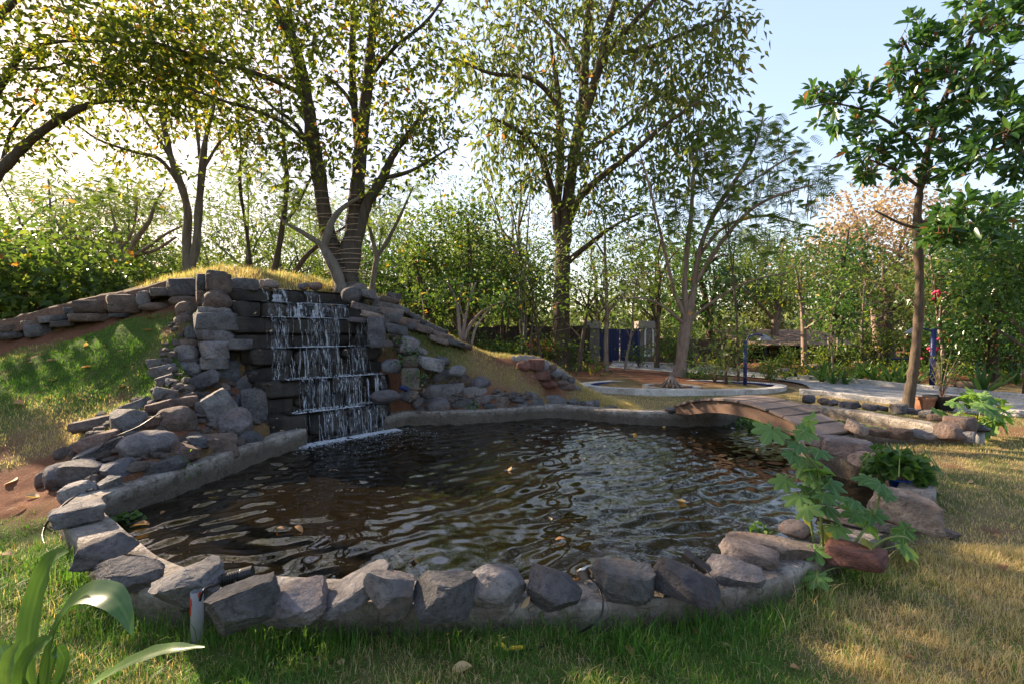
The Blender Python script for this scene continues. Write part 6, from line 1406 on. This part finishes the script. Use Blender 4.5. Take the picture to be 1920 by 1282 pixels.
# ================================================================== FOREGROUND PLANTS AND SMALL THINGS
# broad strap leaf plant at the lower left
r=np.random.default_rng(25)
sp=empty('strap_leaf_plant','broad arching strap leaf plant close by at the lower left corner','plant',loc=tuple(P(62,1345,2.05))); I=Matrix.Translation(-sp.location)
def strap_leaf(px, w0, tint, face=(0.2,-.8,.55)):
    c=catmull([P(*q) for q in px],9); n=len(c); t=np.linspace(0,1,n); tg=unit(np.gradient(c,axis=0)); fn=unit(np.array(face)); s=unit(np.cross(tg,fn)); nn=np.cross(s,tg)
    w=w0*np.minimum(1,.55+1.4*t)*np.clip((1-t)*3.2,0.02,1)**.75
    rows=[]
    w=w*.84
    for o,h in ((-1,.20),(-.75,.125),(-.5,.05),(-.25,.01),(0,-.03),(.25,.01),(.5,.05),(.75,.125),(1,.20)): rows.append(c+s*(w*o)[:,None]+nn*(w*h*1.1+ (.0015*np.sin(t*40+o)))[:,None])
    V=np.concatenate(rows); i=np.arange(n-1); b=MB()
    b.add(V,np.concatenate([np.stack([i+k*n,i+1+k*n,i+1+(k+1)*n,i+(k+1)*n],1) for k in range(8)]),None,np.concatenate([np.clip(tint+q+.1*np.sin(t*2)+.06*np.sin(t*23+k*2.1),0,1.3) for k,q in enumerate((.25,-.05,.12,-.12,.5,-.12,.12,-.05,.25))]))
    o=b.build('leaf',M['strap'],sp); o.matrix_parent_inverse=I
s=NT('strap_leaf_green'); wv=s.noise(60,2,.5,s.worldpos(1,1,.06)); c=s.mix(wv,(.028,.075,.016),(.062,.14,.028)); c=s.mix(s.attr(),c,(.11,.19,.045))
h=s.pbr(c,.38,spec=.45); t=s.n('BsdfTranslucent',{'Color':s.mix(1.,c,(1.6,1.6,.9),'MULTIPLY')}).outputs[0]; M['strap']=s.done(s.n('MixShader',{0:.25,1:h,2:t}).outputs[0])
strap_leaf([(66,1340,2.05),(50,1240,2.05),(62,1140,2.06),(84,1072,2.04),(104,1042,2.0),(130,1033,1.94)],.052,.25)
strap_leaf([(72,1340,2.05),(95,1215,2.0),(120,1150,1.93),(160,1113,1.86),(205,1116,1.80),(232,1145,1.76),(249,1190,1.74)],.056,.15,(.1,-.6,.8))
strap_leaf([(80,1345,2.05),(140,1305,1.95),(190,1272,1.85),(250,1238,1.77),(315,1217,1.70),(384,1212,1.64)],.040,.55,(0,-.35,.95))
strap_leaf([(64,1340,2.03),(40,1275,1.98),(52,1232,1.94),(80,1205,1.90),(99,1194,1.86)],.040,.1)
strap_leaf([(58,1340,2.0),(14,1285,1.9),(18,1235,1.86),(40,1198,1.83)],.036,.75)
strap_leaf([(74,1342,2.08),(92,1262,2.06),(106,1222,2.05),(116,1206,2.03)],.022,.2)
strap_leaf([(82,1342,2.02),(118,1250,1.98),(112,1218,1.97),(104,1210,1.96)],.030,.05)
strap_leaf([(60,1342,2.1),(30,1290,2.15),(4,1220,2.2),(-14,1190,2.2)],.036,.3)
strap_leaf([(78,1345,1.98),(112,1320,1.8),(135,1300,1.72),(150,1282,1.66)],.034,.15)

# lobed leaves
def lobed(seed):
    rr=np.random.default_rng(seed); lob=[(-150,.50),(-98,.74),(-48,.92),(0,1.0),(46,.92),(97,.75),(150,.52)]; out=[]
    for k,(a,l) in enumerate(lob):
        l*=rr.uniform(.9,1.1)
        for da,f in ((-18,.74),(-9,.90),(0,1.0),(9,.88),(18,.74)): out.append((a+da,l*f))
        if k<6: out.append(((a+lob[k+1][0])/2,.60*rr.uniform(.85,1.1)*min(l,1)))
    a=np.radians([x for x,_ in out]); l=np.array([y for _,y in out]); X_=l*np.sin(a); Y_=l*np.cos(a); dr=-.30*l**2+.05*np.cos(a*7*.98); n=len(l)
    V=np.vstack([[0,0,0],np.stack([X_*.5,Y_*.5,dr*.22+.03*np.cos(a*7.2)],1),np.stack([X_,Y_,dr],1)]); k=np.arange(n-1)
    b=MB(); b.add(V,np.stack([1+k,1+n+k,2+n+k,2+k],1),np.concatenate([np.stack([0*k,1+k,2+k],1)]),.5); return b
def lobed_plant(label,leaves,stems,base,mats,seed,loc):
    rr=np.random.default_rng(seed); o=empty('lobed_leaf_plant',label,'plant',loc=tuple(loc)); I=Matrix.Translation(-o.location); ms={}
    for v in range(3):
        for mt in mats: bb=lobed(v+5); me=bb.mesh('leaf',M['leaf_lobed']); me.attributes['tint'].data.foreach_set('value',np.full(len(me.vertices),mt,np.float32)); ms[(v,mt)]=me
    sp_=[]
    for st in stems:
        c=catmull(st[0],6); b=MB(); b.tube(c,np.linspace(st[1],st[1]*.45,len(c)),7,.6); b.build('stem',M['stem'],o).matrix_parent_inverse=I; sp_.append(c)
    SP=np.concatenate(sp_)
    for (p,sz,mt,nm) in leaves:
        k=int(np.argmin(np.linalg.norm(SP-p,axis=1)+.6*np.maximum(SP[:,2]-p[2],0))); q=SP[k]; d=unit(p-q)
        l=link('leaf',ms[(rr.integers(3),mt)],o); l.matrix_parent_inverse=I; tgt=unit(d*np.array([1,1,.3])+np.array([rr.normal(0,.35),-.35+rr.normal(0,.3),-.45]))
        nn=unit(np.array([rr.normal(-.1,.28),-.5+rr.normal(0,.22),.85])); x=unit(np.cross(tgt,nn)); z=np.cross(x,tgt)
        l.rotation_euler=Matrix(np.stack([x,tgt,z],1).tolist()).to_euler(); l.location=p-tgt*sz*.3; l.scale=(sz*.62,sz*.62,sz*.62)
        if nm: l['label']=nm
        b=MB(); b.tube(catmull([q,(q+p)/2+np.array([0,0,.03]),p-tgt*sz*.3],4),[.004]*4+[.0035]*4+[.003],5); b.build('leaf_stalk',M['stem'],o).matrix_parent_inverse=I
s=NT('lobed_leaf'); n_=s.noise(18,4,.6,s.objpos()); c=s.ramp(s.attr(),[(0,(.085,.18,.05)),(.5,(.16,.28,.07)),(1,(.40,.36,.06))]); c=s.mix(s.math('MULTIPLY',n_,.5),c,(.03,.09,.03)); sx=s.n('SeparateXYZ',{0:s.n('TexCoord').outputs['Object']}); an=s.math('DIVIDE',s.math('ARCTAN2',sx.outputs[0],sx.outputs[1]),.846); ve=s.math('ABSOLUTE',s.math('SUBTRACT',s.math('FRACT',s.math('ADD',an,10.5)),.5)); c=s.mix(s.ramp(ve,[(.015,.7),(.05,0.)]),c,(.22,.32,.12))
h=s.pbr(c,.5,s.bump(n_,.3,.01),spec=.3); t=s.n('BsdfTranslucent',{'Color':s.mix(1.,c,(1.9,1.8,.8),'MULTIPLY')}).outputs[0]; M['leaf_lobed']=s.done(s.n('MixShader',{0:.42,1:h,2:t}).outputs[0])
M['stem']=mat_plain('green_stem',(.14,.19,.05),.5,.25)
c7=lambda x,y: (1200+x/2.4556, 760+y/2.4556)
L7=[(740,90,130,.5),(590,130,150,.5),(790,130,105,.5),(730,195,95,0),(700,235,80,0),(850,225,95,0),(860,280,110,.5),(640,360,100,.5),(740,290,105,0),(770,345,85,.5),(800,300,110,.5),(920,370,120,0),(830,400,125,0),(880,425,105,0),(1030,345,95,0),(1100,375,95,0),(700,430,110,.5),
 (770,490,110,.5),(900,475,135,0),(775,550,110,1),(960,490,95,.5),(1010,460,90,0),(1100,515,105,0),(1050,560,105,.5),(880,585,95,1),(930,580,95,.5),(820,690,110,.5),(770,735,95,0),(850,745,105,0),(800,800,110,.5),(870,775,90,0),(1085,655,95,1),(1180,590,110,0),(1260,660,150,.5),(1040,750,65,1),(1020,820,65,0),(980,515,85,0),(830,345,90,0),(950,430,80,.5),(1160,420,80,0)]
rr=np.random.default_rng(66); lv=[]
for x,y,sz,mt in L7:
    px,py=c7(x,y); Yd=3.25+rr.normal(0,.14)-.1*(x>1000); lv.append((P(px,py,Yd),sz/2.4556/F*Yd*1.25,mt,'yellowing leaf' if mt==1 else None))
S7=[[(1545,1085,3.3),(1544,1040,3.3),(1540,985,3.25),(1537,930,3.25),(1533,880,3.25),(1500,840,3.2),(1488,810,3.2)],[(1570,1085,3.25),(1590,1035,3.2),(1615,1000,3.2),(1640,960,3.25),(1650,920,3.25),(1640,900,3.3)],[(1575,1090,3.2),(1610,1050,3.1),(1650,1015,3.05),(1690,1005,3.0),(1715,1020,3.0)],[(1540,1085,3.35),(1525,1010,3.4),(1518,960,3.4),(1510,920,3.4)]]
for k,st in enumerate(S7):
    st=[P(*q) for q in st]; st[0][2]=0.0; S7[k]=(st,.011)
lobed_plant('tall plant with big lobed leaves growing at the right front of the rim',lv,S7,None,(0,.5,1),3,P(1555,1085,3.3)*np.array([1,1,0]))
lv=[]; 
for k in range(44):
    a=rr.random()*6.28; R_=rr.random()**.5; px=1832+66*R_*math.cos(a); py=776+38*R_*math.sin(a)+.12*(px-1832); Yd=7.5+rr.normal(0,.25); sz=rr.uniform(24,40); lv.append((P(px,py,Yd),sz/F*Yd*1.1,rr.choice([0,.5,.5,1],p=[.4,.3,.22,.08]),None))
b0=np.array(gp(1825,830)); sts=[([b0,b0+np.array([dx*.4,0,.25]),b0+np.array([dx,.05,h])],.012) for dx,h in ((-.5,.5),(-.2,.55),(.15,.5),(.45,.42),(.0,.3))]
lobed_plant('spreading lobed leaf plant beside the end of the channel rim at right',lv,sts,None,(0,.5,1),4,b0)

# pots
def pot(label,c,R_,h,mat,name='plant_pot',sq=False):
    o=empty(name,label,'pot',loc=tuple(c)); b=MB(); n=4 if sq else 24; rt=Matrix.Rotation(math.pi/4,3,'Z') if sq else None
    b.lathe((0,0,0),[(R_*.72,0),(R_*.95,h*.82),(R_*1.05,h*.82),(R_*1.05,h),(R_*.92,h),(R_*.88,h*.85)],n,rot=rt); link('pot_body',b.mesh('pot_body',mat,not sq),o)
    b=MB(); b.lathe((0,0,h*.84),[(R_*.9,0),(0,.015)],n,rot=rt); link('soil',b.mesh('soil',M['litter']),o); return o
g=gp(1732,767); pot('square terracotta pot right of the leaning tree foot',g,.21,.26,M['terracotta'],sq=True)
g2=gp(1765,768); pot('square black plant pot holding dry twigs',g2,.30,.30,M['black'],sq=True)
b=MB()
for k in range(34):
    a=rr.random()*6.28; R_=rr.uniform(.1,.45); h=rr.uniform(.5,1.05); b.tube([g2+[0,0,.2],g2+[R_*.3*math.cos(a),R_*.3*math.sin(a),.2+h*.5],g2+[R_*math.cos(a),R_*math.sin(a),.2+h]],[.008,.006,.003],4,cap=False)
tw=empty('dry_twig_plant','dry twiggy plant standing in the black pot','plant',loc=tuple(g2+[0,0,.2])); I=Matrix.Translation(-tw.location)
tag(b.build('twigs',M['bark_pale'],tw),kind='stuff').matrix_parent_inverse=I; lb=MB(); p=g2+np.array([0,0,.75])+rr.normal(size=(90,3))*np.array([.25,.2,.2]); add_leaves(lb,p,rr.normal(size=(90,3))+[0,0,.7],.09,.035,rr,rr.uniform(.6,1,90)); lb.build('foliage',M['leaf_mid'],tw,smooth=False).matrix_parent_inverse=I
pb_=P(1688,932,4.75); pb_[2]=.1; bp_=pot('bright blue tub at the right rim, nearly hidden by trailing leaves',pb_,.11,.12,M['bluepot'])
gv=empty('trailing_plant','trailing round leaved green plant spilling over the blue tub','plant',loc=tuple(pb_+[0,0,.2])); I=Matrix.Translation(-gv.location); lb=MB(); nn=330
a=rr.random(nn)*6.28; R_=.22*rr.random(nn)**.5; p=pb_+np.stack([R_*np.cos(a)*1.15-.03,R_*np.sin(a),.22+.16*rr.random(nn)-3.2*np.maximum(R_-.11,0)*rr.random(nn)],1)
add_leaves(lb,p,rr.normal(size=(nn,3))*.6+np.stack([np.cos(a),np.sin(a)-.4,.2+0*a],1),.095,.085,rr,rr.beta(2,2,nn)*.85,fold=.12,big=True); lb.build('foliage',M['leaf_bright'],gv,smooth=False).matrix_parent_inverse=I
b=MB(); 
for k in range(16): a_=rr.random()*6.28; b.tube(pb_+np.array([[.05*math.cos(a_),.05*math.sin(a_),.28],[.2*math.cos(a_),.2*math.sin(a_),.42],[.32*math.cos(a_),.32*math.sin(a_),.2]]),.005,4,cap=False)
tag(b.build('stems',M['stem'],gv),kind='stuff').matrix_parent_inverse=I

# pipes
def pipe(label,px,y0,y1,Yd,R_,mat=M['pvc'],zb=None):
    a=P(px,y1,Yd); c=P(px,y0,Yd); o=empty('pipe',label,'pipe',loc=tuple(a)); b=MB(); h=c[2]-a[2]
    b.lathe((0,0,0),[(R_,-.1),(R_,h),(R_*.84,h),(R_*.84,h-.12),(0,h-.12)],20); link('pipe_wall',b.mesh('pipe_wall',mat),o); return o,h
o,h=pipe('short grey pipe with red paint marks standing in the grass before the rim',370,1107,1190,2.55,.031)
for (z,w,ha,an) in ((h*.62,.010,.030,-2.3),(h*.95,.009,.016,-.5),(h*.8,.006,.02,-2.0),(h*.88,.012,.010,-2.5)):
    b=MB(); n=5; V=[]; 
    for k in range(n):
        t=(k/(n-1)-.5)*w/.031*2; V+= [(.0318*math.cos(an+t),.0318*math.sin(an+t),z-ha*(1-.5*abs(t))),(.0318*math.cos(an+t),.0318*math.sin(an+t),z+ha*(1-.6*abs(t)))]
    i=np.arange(n-1)*2; b.add(V,np.stack([i,i+2,i+3,i+1],1)); link('paint_mark',b.mesh('paint_mark',M['red']),o)
pipe('upright grey pipe behind the big tilted slab on the right lawn',1744,898,935,4.9,.042)
o,h=pipe('grey pipe capped by a dark lamp at the end of the channel rim',1834,806,832,7.15,.07); b=MB(); b.lathe((0,0,h),[(.06,-.02),(.13,.0),(.13,.05),(.07,.06),(.07,.09),(.0,.09)],18); link('cap',b.mesh('cap',M['black']),o)

# pond lights
def spot(label,px,py,Yd,axis,L,R_,mat,fins=9):
    o=empty('pond_light',label,'light',loc=tuple(P(px,py,Yd))); q=Vector(axis).normalized().to_track_quat('Z','Y').to_matrix(); b=MB(); prof=[(0,-L/2)]
    for k in range(fins):
        z=-L/2+L*.62*k/fins; dz=L*.62/fins; prof+=[(R_*.78,z),(R_*.78,z+dz*.4),(R_,z+dz*.4),(R_,z+dz*.95)]
    prof+=[(R_*1.02,L*.14),(R_*1.08,L*.16),(R_*1.08,L/2),(R_*.9,L/2)]; b.lathe((0,0,0),prof,20,rot=q); link('housing',b.mesh('housing',mat,False),o)
    b=MB(); b.lathe((0,0,0),[(R_*.92,L/2-.012),(0,L/2-.008)],20,rot=q); link('lens',b.mesh('lens',M['steel']),o)
    b=MB(); s_=np.array(q)@np.array([R_*1.15,0,0]); b.tube([-s_,-s_*.9+np.array([0,0,-.06]),s_*.9+np.array([0,0,-.06]),s_],.006,5); link('bracket',b.mesh('bracket',M['black']),o); return o
spot('black finned floodlight lying between the creased rock and the largest dark rock',445,1080,2.72,(.95,.25,.18),.165,.036,M['black'],12)
spot('ribbed bronze spotlight lying on the rim between two right front rocks',1306,1054,2.95,(-.55,.5,.35),.17,.032,M['bronze'],9)
spot('small black light lying at the rim end left of the falls',490,792,7.0,(.9,-.2,.25),.17,.05,M['black'],6)
spot('small dark blue light beside the mortar post right of the falls',758,727,8.7,(-.8,-.3,.5),.16,.045,M['blue'],6)
o=empty('pond_light','round shiny steel pond light tilted on the rim','light',loc=tuple(P(1097,1074,2.83))); q=Vector((-.35,.45,.75)).normalized().to_track_quat('Z','Y').to_matrix()
b=MB(); b.lathe((0,0,0),[(0,-.035),(.03,-.035),(.034,-.02),(.046,-.015),(.046,.012),(.053,.014),(.053,.03),(.044,.034),(.042,.026)],28,rot=q); link('housing',b.mesh('housing',M['steel']),o)
b=MB(); b.lathe((0,0,0),[(.043,.028),(0,.030)],28,rot=q); link('lens',b.mesh('lens',M['black']),o); b=MB(); b.tube([np.array([0,0,-.05]),np.array([.02,-.02,-.10])],.008,6); link('foot',b.mesh('foot',M['steel']),o)
# cables
def cable(label,pts,R_,mat=M['black']):
    b=MB(); b.tube(catmull(pts,8),R_,6); tag(b.build('cable',mat),label,'cable')
G0=lambda px,py,dz=.012:(lambda h_: h_+np.array([0,0,dz]))(hit(px,py))
cable('black cable from the steel pond light over the rim into the grass',[P(1106,1083,2.80),P(1120,1096,2.66),P(1130,1125,2.56),P(1128,1150,2.53),P(1112,1170,2.50),G0(1080,1195,.02),G0(1030,1215,.02),G0(985,1225,.02)],.0055)
cable('black cable running down from the left rocks along the red soil',[P(176,916,4.4),P(150,925,4.4),P(120,945,4.1),P(98,968,3.95),G0(84,990),G0(80,1010),G0(92,1040),G0(110,1060)],.008)
cable('thin black cable drooping across the brown rocks of the left pile',[P(316,766,6.0),P(290,780,5.75),P(262,798,5.55),P(230,812,5.4),P(205,822,5.3),P(180,845,5.1)],.007)
cable('grey cable in the grass left of the big creased rock',[G0(122,1075),G0(132,1100,.02),G0(150,1112,.02)],.006,M['pvc'])
cable('black and white cable in the grass left of the grey pipe',[P(352,1142,2.58),G0(320,1155,.02),G0(285,1168,.02),G0(252,1176,.02)],.0055)
cable('dark cable looping in the grass from the foot of the grey pipe',[G0(352,1168,.02),G0(350,1180,.02),G0(362,1192,.02),G0(380,1197,.02)],.006,M['bronze'])
cable('short black lead from the floodlight into the grey pipe',[P(417,1088,2.68),P(402,1097,2.6),P(390,1100,2.54),P(380,1108,2.5),P(375,1125,2.5)],.007)
cable('thin black lead behind the ribbed bronze spotlight',[P(1322,1066,2.85),P(1336,1082,2.78),P(1346,1095,2.7)],.005)
o=empty('connector','yellow and black cable connector lying in the front grass','connector',loc=tuple(G0(962,1226,.02))); 
for (dx,dz,ax,L,R_,mt,nm) in ((-.045,.02,(-.6,.2,.6),.05,.009,'yellow','plug'),(.02,.015,(1,.0,.1),.075,.011,'yellow','collar'),(.02,-.005,(1,-.5,-.1),.07,.014,'black','body'),(-.015,.005,(.8,-.6,-.3),.05,.008,'black','latch')):
    q=Vector(ax).normalized().to_track_quat('Z','Y').to_matrix(); b=MB(); b.lathe((dx,0,dz),[(0,-L/2),(R_*.8,-L/2),(R_,-L/4),(R_,L/4),(R_*.7,L/2),(0,L/2)],12,rot=q); link(nm,b.mesh(nm,M[mt]),o)

# string light wire wound on the trunks
def wound(label,limbs,turns,seed):
    rr_=np.random.default_rng(seed); b=MB()
    for l,(i0,i1) in limbs:
        p,rd=limb(l); n=len(p); N=turns*14; t=np.linspace(i0,i1,N)*(n-1); i=np.minimum(t.astype(int),n-2); f=(t-i)[:,None]; c=p[i]*(1-f)+p[i+1]*f; R_=rd[i]*1.2+.012; an=np.linspace(0,turns*6.283,N)
        b.tube(c+np.stack([R_*np.cos(an),R_*np.sin(an),.02*np.sin(an*.31+rr_.random())+.03*np.sin(an*.5)],1),.0065,4)
    tag(b.build('string_light',M['wire']),label,'string light')
wound('thin string light wire wound round the big dark trunks on the falls',[([(646,535,23,Y1),(625,470,18,Y1),(611,420,16,Y1),(600,350,15,Y1-.1)],(.05,.95)),([(654,530,26,Y1),(656,480,21,Y1),(664,420,18,Y1),(670,360,15,Y1)],(.05,.95))],15,1)
wound('thin string light wire wound round the straight lit trunk',[([(1052,640,17,Y2),(1053,560,15,Y2),(1055,490,14,Y2),(1060,430,12,Y2)],(.0,.98))],9,2)

# floating plants and leaves
def floaters(label,spots,name='floating_plant',s0=.05):
    lb=MB()
    for (c,n,sx,sy) in spots:
        x=c[0]+rr.normal(0,sx,n); y=c[1]+rr.normal(0,sy,n); k=inside(x,y,[tuple(p[:2]) for p in CURB]+[POND[-1]]); x,y=x[k],y[k]; n=len(x)
        if not n: continue
        p=np.stack([x,y,WATER_Z+.015+.05*rr.random(n)],1); a=rr.random(n)*6.28; add_leaves(lb,p,np.stack([np.cos(a),np.sin(a),rr.uniform(0,.5,n)],1),s0*rr.uniform(.6,1.3,n),s0*.9,rr,rr.beta(2,2,n)*.8,fold=.1,big=True)
    return tag(lb.build(name,M['leaf_bright'],smooth=False),label,'floating plant',None,'stuff' if len(spots)>1 else None)
floaters('small patch of round floating leaves in the left corner of the pond',[(PZ(236,978,WATER_Z),46,.075,.05)])
floaters('bright green floating rosette by the long tan rock on the right',[(PZ(1422,998,WATER_Z),26,.05,.03)],s0=.06)
o=floaters('mass of floating leaves filling the channel beyond the bridge',[(np.array([5.3+.25*k,8.6-.22*(k%3)]),150,.35,.35) for k in range(6)]+[(np.array([6.0,8.0]),200,.4,.3)],s0=.10); o['kind']='stuff'
o=floaters('floating leaves in the shade under the bridge',[(np.array([4.6,8.9]),120,.25,.25),(np.array([4.9,9.3]),120,.3,.2)],s0=.09); o['kind']='stuff'
# dead leaves
dl=[]
for v in range(4):
    b=MB(); n=6; t=np.linspace(0,1,n); w=.26*np.sin(np.pi*(.06+.9*t)); cu=(.25,.5,-.2,.7)[v]; V=np.concatenate([np.stack([t-.5,-w,np.abs(w)*cu+.10*np.sin(t*3+v)],1),np.stack([t-.5,0*t,.10*np.sin(t*3+v)-.02],1),np.stack([t-.5,w,np.abs(w)*cu*1.5+.10*np.sin(t*3+v)],1)]); i=np.arange(n-1)
    b.add(V,np.concatenate([np.stack([i,i+1,i+1+n,i+n],1),np.stack([i+n,i+1+n,i+1+2*n,i+2*n],1)]),None,(.25,.55,.8,1.)[v]); dl.append(b.mesh('fallen_leaf',M['deadleaf']))
def leaf_at(p,sz,label,group,rz=None,v=None):
    o=link('fallen_leaf',dl[rr.integers(4) if v is None else v]); o.location=p; o.rotation_euler=(rr.normal(0,.25),rr.normal(0,.2),rr.random()*6.28 if rz is None else rz); o.scale=(sz,sz,sz); tag(o,label,'leaf',group)
for (px,py,sz,lab) in [(866,1263,.10,'curled tan dead leaf standing in the front grass near the frame bottom'),(985,1128,.075,'tan dead leaf caught between two front rim rocks'),(1078,1088,.08,'yellow green leaf lying on the bare rim by the steel light'),(1480,1110,.13,'large curled brown dead leaf below the rim at the lobed plant'),(1450,1098,.12,'long brown dead leaf leaning on the rim corner'),(1225,1157,.07,'pale dead leaf at the foot of the rim under the dark sloping rock'),(1360,1217,.05,'small red brown leaf on the front lawn'),(390,1196,.06,'tan dead leaf at the foot of the pipe cable'),(140,1158,.09,'brown dead leaf in the grass by the strap leaf plant'),(1880,1072,.11,'yellow brown leaf on the right lawn'),(1705,1243,.05,'single orange leaf at the lower right lawn'),(14,1048,.12,'pinkish dead leaf pair on the grass at the left edge'),(262,985,.16,'long yellow brown leaf floating at the left corner plants')]:
    p=G0(px,py,.03) if py>1000 else P(px,py,4.35); 
    if 'float' in lab: p=PZ(px,py,WATER_Z+.01)
    elif 'bare rim' in lab: p=P(px,py,2.85)
    elif 'caught' in lab: p=P(px,py,2.58)
    leaf_at(p,sz,lab,None)
for (px,py) in [(775,1050),(1032,972),(1050,1010),(1278,938),(1418,843),(1370,860),(1340,872),(1100,795),(1130,803),(1155,800),(1085,826),(955,878),(830,1080),(1470,905),(1395,815),(1245,800),(400,930),(305,960),(560,992),(525,990),(1190,812)]: leaf_at(PZ(px,py,WATER_Z+.012),rr.uniform(.06,.11),'dead orange leaf floating on the pond','dead leaves floating on the pond')
for (px,py) in [(231,657),(279,624),(197,652),(160,650),(97,680),(55,681),(165,693),(228,730),(100,715),(230,690),(35,760),(90,748),(180,600),(280,600),(20,905),(60,935),(30,960)]: leaf_at(G0(px,py,.03),rr.uniform(.10,.17),'dry tan leaf lying on the grass slope of the mound','dry leaves on the mound')
for (px,py) in [(1850,860),(1890,930),(1820,905),(1780,890),(1900,995),(1870,1010),(1600,1180),(1750,1190),(1830,1130),(1180,1230),(640,1250),(1490,1260),(1300,1190),(1900,880),(1760,870),(1700,1110)]: leaf_at(G0(px,py,.025),rr.uniform(.05,.09),'brown leaf lying on the dry right lawn','dead leaves on the front and right lawn')
for (px,py,Yd) in [(508,601+20,7.6),(486,656,7.6),(520,783,7.15),(505,719,7.4),(404,690,7.35),(478,588,7.8),(620,574,9.0),(575,542,9.2),(648,655,8.6),(640,768,8.2),(512,800,7.1),(530,805,7.05),(470,704,7.2)]: leaf_at(P(px,py,Yd),rr.uniform(.07,.12),'orange leaf stuck on the wet steps of the falls','orange leaves on the falls')
# little plants among the right hand rocks
for (px,py,Yd,lab,mt,n,sz) in [(750,643,9.05,'tiny green plant at the steep grey rock right of the falls','leaf_bright',22,.08),(752,680,8.65,'small blue green plant left of the reddish pitted stone','leaf_gloss',22,.09),(775,665,8.8,'small fern like plant above the reddish pitted stone','leaf_gloss',26,.08),(767,705,8.6,'green sprout on the mortar post','leaf_gloss',26,.08),(792,702,8.75,'yellow green sprout right of the mortar post','leaf_bright',14,.10),(886,762,8.75,'small green plant at the foot of the rim row','leaf_gloss',26,.07),(780,735,8.6,'dry orange sprig beside the widest flat rock','leaf_orange',26,.06),(352,873,5.2,'tiny green weed on the left rim','leaf_bright',20,.05)]:
    c=P(px,py,Yd); lb=MB(); p=c+rr.normal(size=(n,3))*np.array([.07,.03,.08]); add_leaves(lb,p,rr.normal(size=(n,3))+[0,-.5,.2],sz,sz*.5,rr,rr.beta(2,2,n)*.8); o=empty('small_plant',lab,'plant',loc=tuple(c)); lb.build('foliage',M[mt],o,smooth=False).matrix_parent_inverse=Matrix.Translation(-o.location)
